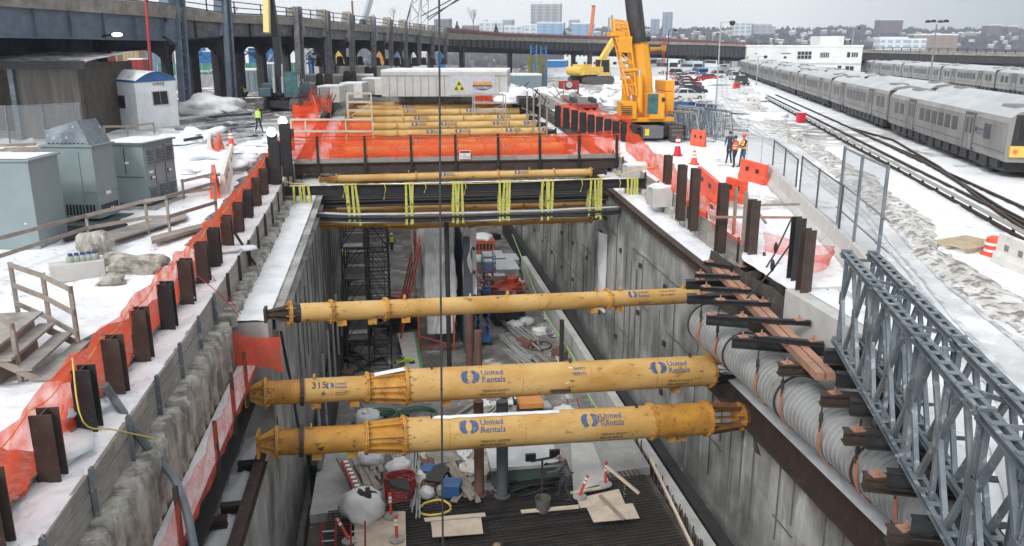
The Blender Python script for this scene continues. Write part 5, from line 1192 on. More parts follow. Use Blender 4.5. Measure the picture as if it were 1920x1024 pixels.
# --- equipment cabinets
def cabinet_left():
    p=Pg(77,468);F_=Loc(p,-.12);t=thing('equipment_cabinet','plain grey-green equipment cabinet at the left edge of the photo','equipment cabinet',p)
    h=zat(p,303)-p.z
    b=MB();F_.box(b,(-2.2,1.0,h/2),(4.4,2.0,h));b.build('body',greeng,t,bev=.02)
    b=MB();F_.box(b,(-2.2,1.0,h+.03),(4.55,2.15,.06));b.build('lid',greeng,t);b=MB();F_.box(b,(-1.3,-.01,h*.45),(.16,.02,.1));F_.box(b,(-.4,-.01,h*.3),(.06,.02,.06));b.build('label_plate',inkw,t)
    s=MB();s.grid(lambda i,j:F_.w(-4.3+4.2*i,.1+1.9*j,h+.08+.1*math.sin(math.pi*i)*math.sin(math.pi*j)),12,8);s.build('snow_cap',snow,t,'all')
cabinet_left()
def louvre(b,F_,x,y,z,w_,h,face):
    for k in range(6):
        zz=z-h/2+h*(k+.5)/6
        if face=='r':b.box(F_.w(x+.03,y,zz),(.09,w_,h/6*.55),F_.rz,M=F_.R@Matrix.Rotation(.5,3,'Y'))
def gen1():
    p=Pg(190,420);F_=Loc(p,-.22);H_=zat(p,276)-p.z;L_=2.05;W_=1.5
    t=thing('generator_cabinet','grey-green cabinet with a slanted intake hood and a side box','generator cabinet',p)
    b=MB();F_.box(b,(-L_/2,W_/2,H_/2+.1),(L_,W_,H_-.2));b.build('body',greeng,t,bev=.02)
    b=MB();F_.box(b,(-L_/2,W_/2,H_+.03),(L_+.14,W_+.14,.06));F_.box(b,(-L_*.28,-.012,H_/2),(.03,.03,H_*.86));F_.box(b,(-L_*.28/2,-.012,H_*.42),(L_*.28,.03,.03));F_.box(b,(.012,W_/2,H_*.4),(.03,W_*.95,.02));b.build('trim',greeng,t)
    # hood: sloped faces
    a=MB();x0,x1,y0,y1=-L_*.92,-.15,.0,W_;z0=H_+.06;z1=H_+1.0
    v=[F_.w(x0+.1,y0,z0),F_.w(x1+.1,y0,z0),F_.w(x1+.1,y1,z0),F_.w(x0+.1,y1,z0),F_.w(x0-.05,y0+.15,z0+.55),F_.w(x1-.35,y0+.1,z1),F_.w(x1-.35,y1-.1,z1),F_.w(x0-.05,y1-.1,z0+.55)]
    a.add(v,[(3,2,1,0),(0,1,5,4),(1,2,6,5),(2,3,7,6),(3,0,4,7),(4,5,6,7)]);a.build('intake_hood',galv,t)
    a=MB()
    for k in range(9):a.tube(F_.w(x0+.2+k*.17,-.03,z0+.08),F_.w(x0+.2+k*.17,-.01,z0+.08),.03,n=6)
    a.build('bolts',blk,t)
    a=MB();F_.box(a,(x0+.35,y0+.5,z0+.62),(.5,.7,.03));a.build('intake_screen',blk,t)
    a=MB();F_.box(a,(-L_-.25,-.15,H_*.62),(1.0,.45,.75));F_.box(a,(-L_-.25,-.15,H_*.62+.39),(1.06,.52,.04));a.build('side_box',greeng,t)
    a=MB();F_.box(a,(-L_-.3,-.385,H_*.64),(.3,.02,.1));F_.box(a,(.02,.75,H_*.38),(.02,.35,.14));F_.box(a,(.02,.9,H_*.16),(.02,.22,.14));a.build('label_plate',inkw,t)
    a=MB()
    for k in range(9):F_.box(a,(-.2-.14*k,-.015,.55),(.07,.03,.42));F_.box(a,(.015,.2+.14*k,.55),(.03,.06,.36))
    a.build('lower_grille',blk,t)
    a=MB();F_.box(a,(-1.1,.5,-.02),(3.0,2.6,.22));a.build('skid',colm('skid_green',(.09,.13,.125)),t)
gen1()
def gen2():
    p=Pg(280,392);F_=Loc(p,-.26);H_=zat(p,272)-p.z;L_=1.9;W_=2.5
    t=thing('generator_cabinet','grey-green cabinet with six louvred vents on its right face','generator cabinet',p)
    b=MB();F_.box(b,(-L_/2,W_/2,H_/2+.1),(L_,W_,H_-.2));b.build('body',greeng,t,bev=.02);b=MB();F_.box(b,(-L_/2,W_/2,H_+.03),(L_+.2,W_+.2,.07));b.build('lid',galv,t)
    for r,z in enumerate((H_*.80,H_*.22)):
        for k in range(3):
            a=MB();y=.42+k*.82;F_.box(a,(.02,y,z),(.05,.66,.78));a.build('vent_frame',greeng,t);a=MB();louvre(a,F_,.03,y,z,.56,.7,'r');a.build('louvres',galv,t)
    a=MB();F_.box(a,(-L_*.5,-.01,H_*.5),(L_*.9,.02,.02));F_.box(a,(-L_*.45,-.01,H_*.75),(.02,.02,H_*.4));F_.box(a,(.01,.8,H_*.5),(.02,.02,H_*.9));F_.box(a,(.01,1.65,H_*.5),(.02,.02,H_*.9));a.build('door_seams',blk,t)
    a=MB();F_.box(a,(-L_*.4,-.015,H_*.72),(.16,.02,.1));F_.box(a,(.015,.45,H_*.56),(.02,.3,.1));F_.box(a,(.02,.6,H_*.47),(.02,.2,.08));F_.box(a,(.02,2.0,H_*.52),(.02,.2,.08));a.build('label_plate',inkw,t)
    a=MB();a.tube(F_.w(.05,.35,H_*.44),F_.w(.05,.35,H_*.50),.02,n=6);a.tube(F_.w(.05,1.75,H_*.48),F_.w(.05,1.75,H_*.56),.02,n=6);a.build('handle',blk,t)
    a=MB();F_.box(a,(-.9,1.3,-.05),(2.6,3.1,.3));a.build('skid',conc,t)
    s=MB();s.grid(lambda i,j:F_.w(-L_-.05+L_*i,.05+W_*j,H_+.08+.09*math.sin(math.pi*i)*math.sin(math.pi*j)),10,10);s.build('snow_cap',snow,t,'all')
gen2()
# yellow bottle cage and extinguisher
p=Pg(97,402);F_=Loc(p,-.1);h=zat(p,316)-p.z;t=thing('storage_cage','open yellow metal cage with shelves of gas bottles behind the cabinets','storage cage',p);b=MB()
for x in (0,-.95):
    for y in (0,.7):b.bar(F_.w(x,y,0),F_.w(x,y,h),.06,.06)
for z in (.05,h*.33,h*.62,h):
    for y in (0,.7):b.bar(F_.w(0,y,z),F_.w(-.95,y,z),.05,.05)
    F_.box(b,(-.47,.35,z),(.95,.7,.03))
b.build('frame',colm('cage_yellow',(.65,.42,.06)),t);b=MB()
for z in (.1,h*.36,h*.65):
    for k in range(3):b.lathe(F_.w(-.2-k*.27,.3,z),F_.w(-.2-k*.27,.3,9),[(0,.11),(.35,.11),(.42,.04),(.48,.04)],8)
b.build('gas_bottle',brownp,t);b=MB();F_.box(b,(-.47,.72,h/2),(.95,.02,h));b.build('back_panel',soil,t)
p=Pg(96,440);t=thing('fire_extinguisher','small red fire extinguisher standing in the snow by the cabinets','extinguisher',p);b=MB();b.lathe(p,p+Vector((0,0,9)),[(0,.1),(.42,.1),(.48,.05),(.5,.03),(.55,.03)],12);b.build('cylinder',bred,t,True);b=MB();b.path([p+Vector((.02,0,.53)),p+Vector((.15,0,.55)),p+Vector((.2,0,.35)),p+Vector((.16,0,.15))],.015,5);b.build('hose',rubber,t)
# timber guard rails
def rail(name,label,posts,rails,m=woodp,pw=.09,cat='railing'):
    P=[];t=None
    for (x,y,ty) in posts:
        p,h=at(x,y,ty);P.append((p,h))
    t=thing(name,label,cat,P[0][0])
    for p,h in P:b=MB();b.box(p+Vector((0,0,h/2-.1)),(pw,pw,h+.2));b.build('post',m,t)
    for f in rails:
        b=MB();pts=[p+Vector((.0,-pw*.75,h*f)) for p,h in P];
        for a,c in zip(pts,pts[1:]):b.bar(a,c,.045,.13,ext=.05)
        b.build('rail',m,t)
    return t
rail('timber_railing','long grey timber guard rail in front of the grey-green cabinets',[(-60,540,462),(34,562,486),(168,452,402),(279,440,377),(320,446,366),(408,418,340)][0:1]+[(168,452,402),(279,440,374),(320,446,366),(408,418,340)],(.96,.5))
rail('timber_railing','timber rail on the far side behind the louvred cabinet',[(345,372,336),(402,366,322)],(.9,.3))
rail('stair_railing','timber handrail with three posts on the snowy side of the steps',[(36,598,492),(97,628,512),(149,660,537)],(.97,.62,.3))
# steps
t=thing('timber_steps','weathered timber steps with three treads going down to the gravel path','steps',(-8,19,0))
ys0,ys1=Pz(45,722,.1).y,Pz(157,648,.1).y
for k,(x,z) in enumerate([(-7.62,.2),(-8.0,.44),(-8.38,.68)]):
    b=MB();b.box((x,(ys0+ys1)/2,z),(.36,ys1-ys0,.06));b.build('tread',wood,t)
b=MB();b.box((-10.2,(ys0+ys1)/2+.1,.92),(3.4,ys1-ys0+.2,.06));b.build('landing',wood,t)
b=MB()
for y in (ys0+.06,ys1-.06):b.bar((-7.45,y,.0),(-8.5,y,.66),.05,.16)
b.box((-9.9,(ys0+ys1)/2,.45),(2.6,ys1-ys0-.2,.85));b.build('stringers',woodp,t)
s=MB();s.grid(lambda i,j:(-11.6+2.2*i,ys0+.1+(ys1-ys0-.5)*j,.96+.12*math.sin(math.pi*i)*math.sin(math.pi*j)*(1+noise.noise(Vector((i*4,j*4,0))))),12,12);s.build('snow_patch',snow,t,'all')
rail('stair_railing','timber handrail at the near corner of the steps',[(-60,640,520),(40,720,606)],(.97,.35))
b=MB();F_=Loc((-11.6,21.6,0),.1);b.box((-11.8,21.4,.9),(3.6,.12,1.6));tag(b.build('timber_screen',wood),'solid grey timber screen behind the step landing','screen')
# dumped concrete
def chunk(name,c,d,seed,label,m=rock,rz=0,amp=.25,cat='concrete rubble'):
    b=MB();b.blob(c,d,amp*2.2,1.6,22,14,seed);
    return tag(b.build(name,m,None,False),label,cat)
p=Pg(180,476);chunk('concrete_rubble',p+Vector((0,0,.3)),(.55,.5,.5),3,'upright lump of broken grey concrete at the end of the jug block')
p=Pg(235,505);chunk('concrete_rubble',p+Vector((0,0,.05)),(1.25,.7,.45),5,'wide low heap of broken concrete and dirt in the snow')
p=Pg(212,530);chunk('concrete_rubble',p+Vector((0,0,.0)),(.45,.4,.25),9,'small broken stone below the rubble heap')
a=Pg(88,534);c=Pg(192,520);b=MB();b.bar(a+Vector((0,.3,.28)),c+Vector((0,.3,.28)),.6,.56);tag(b.build('concrete_block',conc_l,bev=.03),'long grey concrete kerb block carrying the five jugs','block')
for k in range(5):
    p=a.lerp(c,.42+k*.11)+Vector((0,.25,.56));t=thing('jug','squat grey-green jug with blue cap, %s from the left on the kerb block'%ORDS[k],'jug',p,'jugs on the kerb block');b=MB();b.lathe(p,p+Vector((0,0,9)),[(0,.13),(.12,.14),(.18,.10),(.2,.06)],12);b.build('body',colm('jug_green',(.32,.38,.34)),t,True);b=MB();b.lathe(p+Vector((0,0,.2)),p+Vector((0,0,9)),[(0,.075),(.07,.07)],10);b.build('cap',colm('cap_blue',(.03,.06,.2)),t)
# plank kerb under the cabinets
flat('plank',[(285,458),(405,425),(404,418),(283,449)],.35,.12,woodp,'long grey kick plank below the timber guard rail','plank')
flat('timber_ramp',[(190,440),(345,398),(352,410),(205,455)],.42,.06,wood,'dark timber ramp lying in front of the louvred cabinet','ramp')
flat('timber_mat',[(110,428),(205,405),(240,425),(120,452)],.30,.1,blk,'dark sodden timber mat under the hooded cabinet','mat')
# shed
p=Pg(168,262);hS=zat(p,118)-p.z;F_=Loc(p,-.1);t=thing('site_shed','large dark open shed with a sagging snowy roof at the left','shed',p)
b=MB();F_.box(b,(-2.0,.2,hS*.5),(4.0,.2,hS));b.build('wall',mat('shed_board',(.17,.155,.14),(.10,.09,.085),1.2,.85,st=(3,1,.3)),t)
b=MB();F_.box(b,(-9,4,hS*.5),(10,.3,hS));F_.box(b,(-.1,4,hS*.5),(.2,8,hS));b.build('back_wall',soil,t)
b=MB()
for x in (-4.2,-8.5,-13):F_.box(b,(x,0,hS*.5),(.3,.3,hS))
b.build('post',galv,t)
b=MB();b.grid(lambda i,j:F_.w(-16+16.6*i,-1.0+9*j,hS+.25-.25*i+.6*j+.08*math.sin(i*20)),40,8);b.build('roof',mat('snowy_roof',(.55,.57,.6),(.16,.16,.165),.9,.8,0,.45,.6),t,'all')
b=MB();F_.box(b,(-7.5,-.9,hS-.1),(16.4,.12,.5));b.build('fascia',blk,t)
# chain fence far left and its posts
def chainfence(label,pts,h,pm=galv,toprail=True,pr=.04,name='chainlink_fence',m=None,group=None,skew=0):
    t=thing(name,label,'fence',pts[0],group);uv=[]
    b=MB();u=0
    for i,p in enumerate(pts):
        p=Vector(p);hh=h[i] if isinstance(h,list) else h;b.v+=[p+Vector((0,0,.06)),p+Vector((0,0,hh))];uv+=[(u,0),(u,hh)]
        if i<len(pts)-1:u+=(Vector(pts[i+1])-p).length
    b.f=[(2*i,2*i+2,2*i+3,2*i+1) for i in range(len(pts)-1)];b.uv=uv;b.build('mesh_panel',m or chain,t)
    for i,p in enumerate(pts):
        hh=h[i] if isinstance(h,list) else h;b=MB();b.tube(p,Vector(p)+Vector((0,0,hh+.05)),pr,n=8);b.build('post',pm,t)
    if toprail:
        b=MB()
        for i in range(len(pts)-1):
            h0=h[i] if isinstance(h,list) else h;h1=h[i+1] if isinstance(h,list) else h
            for f in (.99,.02):b.tube(Vector(pts[i])+Vector((0,0,h0*f+.03)),Vector(pts[i+1])+Vector((0,0,h1*f+.03)),pr*.7,n=6)
        b.build('rail',pm,t)
    return t
q=[Pg(-60,300),Pg(24,300),Pg(92,296),Pg(160,290)];chainfence('chain link fence in front of the dark shed',q,2.9)
rnd=random.Random(5)
for k in range(16):
    p=Pg(rnd.uniform(0,100),rnd.uniform(284,302));b=MB();b.blob(p+Vector((0,0,.3)),(rnd.uniform(.4,.9),.4,rnd.uniform(.25,.5)),.6,2,12,8,k);tag(b.build('sandbag' ,tarp,None,'all'),'grey wrapped bundle piled along the shed fence','bundle','wrapped bundles along the shed fence')
for k in range(14):
    p=Pg(rnd.uniform(15,150),rnd.uniform(270,285),rnd.uniform(.2,1.4));b=MB();b.bar(p-Vector((1,0,0)),p+Vector((1,.3,0)),.3,.12);tag(b.build('plank',woodp),'brown board stacked inside the dark shed','plank','boards stacked inside the shed')
# blue container end, trailer office
p=Pg(188,228);hC=zat(p,138)-p.z;F_=Loc(p,-.1);t=thing('shipping_container','blue corrugated steel container standing left of the white office trailer','container',p);b=MB()
F_.box(b,(-.75,1.8,hC/2),(1.5,3.6,hC))
for k in range(7):F_.box(b,(-.1-.2*k,-.04,hC/2),(.09,.1,hC*.95))
b.build('body',blue,t)
p=Pg(262,244);F_=Loc(p,-.30);hT=zat(p,152)-p.z;t=thing('office_trailer','white office trailer with blue curved roof edge and two dark windows','site trailer',p);Wf,Ls=3.0,4.6
q0=Pg(188,236);q1=Pg(337,236)
b=MB();a0=q0+Vector((.35,0,0));c=p;e=q1;f_=a0+(e-c);b.hexa([c,e,f_,a0,c+Vector((0,0,hT)),e+Vector((0,0,hT)),f_+Vector((0,0,hT)),a0+Vector((0,0,hT))]);b.build('body',white,t)
# curved roof: arc over the end wall c->e
n=10;b=MB();ra=[];
for i in range(n+1):
    tt=i/n;ra.append(c.lerp(e,tt)+Vector((0,0,hT+.55*math.sin(math.pi*tt))))
dv=(a0-c);dn=dv.normalized()*.12
for i in range(n):
    b.add([ra[i]-dn,ra[i+1]-dn,ra[i+1]+dv,ra[i]+dv],[(0,1,2,3)])
b.build('roof',mat('trailer_roof',(.75,.77,.8),(.4,.46,.52),1.2,.6,0,.5,.7),t,'all')
b=MB();b.add([c+Vector((0,0,hT-.12))-dn*.3,e+Vector((0,0,hT-.12))-dn*.3]+[q-dn*.3 for q in reversed(ra)],[tuple(range(n+3))]);b.build('gable',blue,t)
b=MB();b.bar(c+Vector((0,0,hT-.05))-dn*.3,a0+Vector((0,0,hT-.05)),.1,.14);b.build('eave',blue,t)
def win(t,o,u,x,z,w_,h,nrm):
    u=u.normalized();b=MB();cc=o+u*x+Vector((0,0,z));b.bar(cc-u*(w_/2+.05)+nrm*.03,cc+u*(w_/2+.05)+nrm*.03,.06,h+.1);fr=b.build('window_frame',alum,t);b=MB();b.bar(cc-u*w_/2+nrm*.05,cc-u*.02+nrm*.05,.05,h);b.bar(cc+u*.02+nrm*.05,cc+u*w_/2+nrm*.05,.05,h);b.build('pane',glass,fr)
ua=(a0-c);nA=Vector((-abs(ua.y),-abs(ua.x),0)).normalized();ue=(e-c);nE=Vector((ue.y,-ue.x,0)).normalized();nA=Vector((ua.y,-ua.x,0)).normalized()
if nA.y>0:nA=-nA
if nE.y>0:nE=-nE
win(t,c,ua,ua.length*.47,hT*.55,1.15,.8,nA);win(t,c,ue,ue.length*.58,hT*.62,1.0,.85,nE)
b=MB()
for k in range(1,14):
    q=c.lerp(e,k/14);b.bar(q+nE*.01,q+nE*.01+Vector((0,0,hT)),.02,.02)
b.build('siding_ribs',white,t)
b=MB();text_on(b,'OFFICE',.26,c+ue*.42+Vector((0,0,hT*.88))+nE*.04,ue.normalized(),(0,0,1));b.build('sign_lettering',ink,t)
# red pole
p,h=at(290,232,-30);t=thing('steel_pole','tall dark red steel pole in front of the office trailer','pole',p);b=MB();b.lathe(p,Pa(271,-30,depth(p)),[(0,.14),(h*.5,.12),(h*1.02,.10)],12);b.build('shaft',red,t,True);b=MB();b.box(p+Vector((-.25,0,1.1)),(.25,.2,.45));b.build('switch_box',galv,t)
rail('timber_railing','low timber rail in the snow left of the red pole',[(196,240,208),(262,232,200),(275,228,199)],(.95,.3),alum)
rail('timber_railing','weathered timber handrail at the foot of the red pole',[(198,262,236),(240,256,236),(290,252,230)],(.95,),woodp)
# barriers and debris along the path
def barrier(p,q,h,m,label,group=None,wd=.42,name='plastic_barrier'):
    p=Vector(p);q=Vector(q);t=thing(name,label,'barrier',p,group);d=(q-p).normalized();r=Vector((d.y,-d.x,0));L_=(q-p).length;b=MB()
    prof=[(-.5,0),(-.5,.25),(-.3,.42),(-.22,1),(.22,1),(.3,.42),(.5,.25),(.5,0)]
    b.prism([p+r*x*wd+Vector((0,0,z*h)) for x,z in prof],q-p);o=b.build('body',m,t,bev=.02)
    b=MB();
    for k in range(2):
        c=p.lerp(q,.3+.4*k)+Vector((0,0,h*.6));b.box(c,(L_*.12,wd*.62,h*.2),math.atan2(d.y,d.x))
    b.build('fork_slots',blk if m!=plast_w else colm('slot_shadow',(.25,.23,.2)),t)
    return t
for k,(x,y,x2,y2,m,lb) in enumerate([(404,374,403,345,plast_o,'orange and white barrier at the end of the timber guard rail'),(420,364,428,330,plast_w,'white plastic barrier beside the gravel path, nearest of the white ones'),(429,328,436,302,plast_w,'white plastic barrier beside the gravel path, farther of the white ones'),(408,300,414,280,plast_o,'orange plastic barrier in the snow near the pipe heap'),(394,290,398,278,plast_w,'small white plastic barrier in the snow left of the orange one')]):
    barrier(Pg(x,y),Pg(x2,y2),.95,m,lb)
def cone(x,y,ty,label,m=plast_o,r=.18,name='traffic_cone',cat='traffic cone',base=.3):
    p,h=at(x,y,ty);t=thing(name,label,cat,p);b=MB();b.lathe(p,p+Vector((0,0,9)),[(0,base),(.05,base),(.06,r),(h*.9,r*.35),(h,r*.3)],12);b.build('body',m,t,True);b=MB()
    for f in (.5,.72):
        rr=r*(1-.65*f)+.012;b.lathe(p+Vector((0,0,h*f)),p+Vector((0,0,99)),[(0,rr+.02),(h*.13,rr)],12)
    b.build('reflective_band',inkw,t)
def barrel(x,y,ty,label,w_=.3):
    p,h=at(x,y,ty);t=thing('traffic_drum',label,'traffic drum',p);b=MB();b.lathe(p,p+Vector((0,0,9)),[(0,w_*1.35),(.07,w_*1.35),(.08,w_),(h*.92,w_*.86),(h*.95,w_*.6),(h,w_*.5)],16);b.build('body',plast_o,t,True);b=MB()
    for f in (.2,.55):b.lathe(p+Vector((0,0,h*f)),p+Vector((0,0,99)),[(0,w_*1.0+.01),(h*.13,w_*.97+.01)],16)
    b.build('reflective_band',inkw,t)
barrel(444,208,190,'orange and white traffic drum by the second blue viaduct column');cone(405,256,237,'tall orange cone leaning among the grey pipes');cone(434,272,246,'tall orange cone beside the grey pipe heap, nearer one')
cone(437,207,193,'small orange post beside the traffic drum')
rnd=random.Random(3)
for k in range(54):
    x=rnd.uniform(372,480);y=rnd.uniform(205,262)-(x-372)*.05;p=Pg(x,y,.1+rnd.uniform(0,.4));a=rnd.choice((.6,.8,1.2,-.5))+rnd.uniform(-.2,.2);d=Vector((math.sin(a),math.cos(a),rnd.uniform(-.03,.05)))*rnd.uniform(1,2.4);b=MB();r_=rnd.choice((.04,.06,.1));m_=rnd.choice((galv,alum,alum,rubber));b.tube(p-d,p+d,r_,n=6);lb={.04:'thin',.06:'medium',.1:'thick'}[r_]+' '+{galv.name:'blue grey',alum.name:'silvery',rubber.name:'black'}[m_.name]+' conduit length on the '+('left','middle','right')[min(2,int((x-372)/36))]+' part of the muddy heap';tag(b.build('conduit_pipe',m_),lb,'pipe',lb.replace('conduit length','conduit lengths'))
p=Pg(398,214);b=MB();b.blob(p+Vector((0,0,.5)),(2.6,1.3,1.0),.5,1.8,24,14,5);tag(b.build('tarp_heap',tarp,None,'all'),'long heap under crumpled white tarp beside the blue columns','tarp heap')
for k,(x,y,sx_,sz) in enumerate([(372,262,2.2,.7),(425,300,1.8,.5),(350,300,2.5,.5),(395,318,2.2,.5),(520,268,1.6,.35),(300,560,1.2,.25),(20,800,2.2,.5),(410,470,1.0,.2)]):
    p=Pg(x,y);b=MB();b.blob(p-Vector((0,0,.05)),(sx_,sx_*.8,sz),.7,2,26,12,k,True);struct(b.build('snow_heap',snow,None,'all'))
p=Pg(448,300);t=thing('survey_tripod','folded tripod with a blue head lying on the snow','tripod',p);b=MB()
for a in (-.6,0,.5):b.tube(p+Vector((0,0,.25)),p+Vector((1.2*math.sin(a)+.3,-1.6*math.cos(a),.05)),.03,n=5)
b.build('legs',rubber,t);b=MB();b.box(p+Vector((0,0,.3)),(.5,.25,.15));b.build('head',blue,t)
# floodlights
for k,(x,y,ty,gx,gy) in enumerate([(536,300,218,538,228),(515,320,238,514,245)]):
    p,h=at(x,y,ty);t=thing('floodlight','lit floodlight on a short dark mast at the %s end of the left netting'%('far','near')[k],'floodlight',p);b=MB();b.tube(p,p+Vector((0,0,h)),.06,n=8);b.box(p+Vector((0,0,h-.6)),(.5,.25,.5));b.build('mast',blk,t);b=MB();b.blob(p+Vector((0,-.2,h-.25)),(.24,.12,.24),0,1,12,8);b.build('lamp',lampglow,t)
# left workers
person(Pg(486,250),math.radians(-20),'worker in lime vest and dark trousers walking on the left bank',1.8,lean=.15,stride=.28,jacket=dark_c,pants=dark_c,vest=lime,hat=None,hair=ink,gloves=rubber)
person(Pg(459,186),math.radians(60),'crouching worker in lime vest near the dark excavator',1.75,lean=.7,knee=.9,jacket=dark_c,pants=dark_c,vest=lime,hat=colm('hat_blue',(.1,.12,.25)),gloves=rubber)
# excavator
def digger(p,s,rz,label,body,arm,track_w=3.2,boomdef=None,cabside=1,glassm=tglass,house=None):
    """boomdef: list of (y,z) points of boom then stick in the machine frame (+Y ahead), seen from anywhere"""
    F_=Loc(p,rz);W=lambda x,y,z:F_.w(x*s,y*s,z*s);t=thing('excavator',label,'excavator',p)
    for sd in (-1,1):
        b=MB();x0=sd*(track_w/2-.35);n=20;pr=[]
        for i in range(n):
            a=2*math.pi*i/n;yy=(1.75 if math.cos(a)>0 else -1.75)+.45*math.cos(a);zz=.45+.45*math.sin(a);pr.append((yy,zz))
        b.prism([W(x0-.3,y,z) for y,z in pr],W(x0+.3,0,0)-W(x0-.3,0,0))
        for i in range(34):
            u=i/34*(7+2.83);
            if u<3.5:y,z=-1.75+u,.92
            elif u<4.9:a=(u-3.5)/.45;y,z=1.75+.47*math.sin(a),.45+.47*math.cos(a)
            elif u<8.4:y,z=1.75-(u-4.9),-.01
            else:a=(u-8.4)/.45;y,z=-1.75-.47*math.sin(a),.45-.47*math.cos(a)
            b.box(W(x0,y,z),(.62*s,.1*s,.1*s),F_.rz)
        b.build('track',mat('track_steel',(.16,.145,.13),(.09,.08,.075),3,.8,.2),t)
    b=MB();b.box(W(0,0,.55),(1.9*s,2.4*s,.5*s),F_.rz);b.tube(W(0,0,.7),W(0,0,1.05),.7*s,n=18);b.build('undercarriage',blk,t)
    b=MB()
    b.box(W(0,-.9,1.55),(2.9*s,2.9*s,.9*s),F_.rz);b.box(W(-cabside*.95,.9,1.4),(.9*s,1.5*s,.6*s),F_.rz);b.tube(W(-1.2,-2.3,1.5),W(1.2,-2.3,1.5),.5*s,n=12);b.build('house',body,t,bev=.06)
    b=MB();b.box(W(-.3,-1.1,2.1),(1.6*s,1.6*s,.25*s),F_.rz);b.tube(W(.7,-1.4,2.0),W(.7,-1.4,2.6),.08*s,n=8);b.build('engine_cover',house or body,t,bev=.04)
    b=MB();c=W(cabside*.98,.85,1.95);b.box(W(cabside*.98,.85,1.2),(.95*s,1.6*s,.3*s),F_.rz);
    for dx in (-.45,.45):
        for dy in (-.75,.75):b.bar(W(cabside*.98+dx,.85+dy,1.3),W(cabside*.98+dx*.95,.85+dy*.85,2.75),.09*s,.09*s)
    b.box(W(cabside*.98,.85,2.78),(.95*s,1.45*s,.1*s),F_.rz);cb=b.build('cab',body,t);b=MB();b.box(W(cabside*.98,.85,2.05),(.86*s,1.45*s,1.4*s),F_.rz);b.build('cab_glass',glassm,cb)
    bm_,st,tip=boomdef
    def arm_(pts,w_,hh,m,name):
        b=MB()
        for i in range(len(pts)-1):
            a,c=W(0,*pts[i]),W(0,*pts[i+1]);b.bar(a,c,w_*s,hh[i]*s,ext=.08)
        b.build(name,m,t,bev=.02)
    arm_(bm_,.5,[.62,.5,.4],arm,'boom');arm_(st,.4,[.45,.4],tip,'stick')
    b=MB();m1=Vector((bm_[1][0],bm_[1][1]))
    for dx in (-.32,.32):
        a=W(dx,bm_[0][0]+.7,bm_[0][1]-.25);c=W(dx,(bm_[1][0]+bm_[0][0])/2+.35,(bm_[1][1]+bm_[0][1])/2);b.tube(a,a.lerp(c,.55),.11*s,n=8);b.tube(a,c,.06*s,n=8)
    b.build('hydraulic_cylinder',alum,t);return t,W
p,_=at(534,207);w_px=80;s=depth(p)*w_px/F/3.2
digger(p,s,math.radians(172),'dark teal excavator with its boom straight up by the viaduct',mat('teal_paint',(.03,.06,.085),(.05,.09,.12),2,.5,0,c3=(.3,.3,.28),sc3=3,lo3=.62,hi3=.7),blk,cabside=-1,boomdef=([(.6,1.6),(.9,5.2),(2.0,8.4),(2.4,9.6)],[(2.4,9.6),(3.2,5.6)],colm('pale_yellow',(.75,.62,.25))),house=colm('engine_orange',(.62,.36,.14)))
# heap of torn netting beside it
rnd=random.Random(8)
for k in range(14):
    p=Pg(rnd.uniform(566,604),rnd.uniform(190,232));pp=[p+Vector((rnd.uniform(-1,1),rnd.uniform(-1,1),0)) for _ in range(3)];netting(pp,'torn_netting',net,'torn orange netting crumpled beside the dark excavator',rnd.uniform(.8,1.8),amp=.25,sag=.2,seed=k,group='torn netting scraps by the excavator')
for k in range(16):
    p=Pg(rnd.uniform(566,620),rnd.uniform(195,235));b=MB();b.tube(p,p+Vector((rnd.uniform(-.9,.9),rnd.uniform(-.5,.5),rnd.uniform(.9,2))),.04,n=5);tag(b.build('scrap_bar',rnd.choice((alum,brownp,rust))),'thin scrap bar sticking out of the heap by the excavator','bar','scrap bars by the excavator')
# orange net guard at the far left end of the walkway
q=[Pg(548,262),Pg(620,262),Pg(702,262)];
t=thing('timber_railing','orange netted timber guard rail left of the far struts','railing',q[0]);y_=Py(620,262,60)
pts=[Py(548,268,54),Py(575,268,54),Py(650,268,54),Py(700,268,54)];top=[zat(p_,224)-p_.z for p_ in pts]
netting(pts,'orange_net',net,None,parent=t,tops=top,amp=.08,sag=.03,seed=31)
for p_,h in zip(pts,top):b=MB();b.box(p_+Vector((0,0,h/2)),(.09,.09,h+.1));b.build('post',ply,t)
b=MB()
for f in (1.0,.5):b.bar(pts[0]+Vector((0,-.08,top[0]*f)),pts[-1]+Vector((0,-.08,top[-1]*f)),.04,.12)
b.build('rail',ply,t)
for k,(x0,x1,yb,yt,Y) in enumerate([(652,697,222,176,68),(890,948,222,178,70)]):
    a=Py(x0,yb,Y);c=Py(x1,yb,Y);h=zat(a,yt)-a.z;t=thing('access_scaffold','%s access scaffold standing over the far struts'%('timber','grey tubular')[k],'scaffold',a);b=MB();m=ply if k==0 else alum
    for q_ in (a,c,a+Vector((0,1.5,0)),c+Vector((0,1.5,0))):b.bar(q_,q_+Vector((0,0,h)),.08,.08)
    for f in (.3,.65,1):
        b.bar(a+Vector((0,0,h*f)),c+Vector((0,0,h*f)),.06,.08);b.bar(a+Vector((0,1.5,h*f)),c+Vector((0,1.5,h*f)),.06,.08)
    b.bar(a,c+Vector((0,0,h*.65)),.05,.05);b.build('frame',m,t)
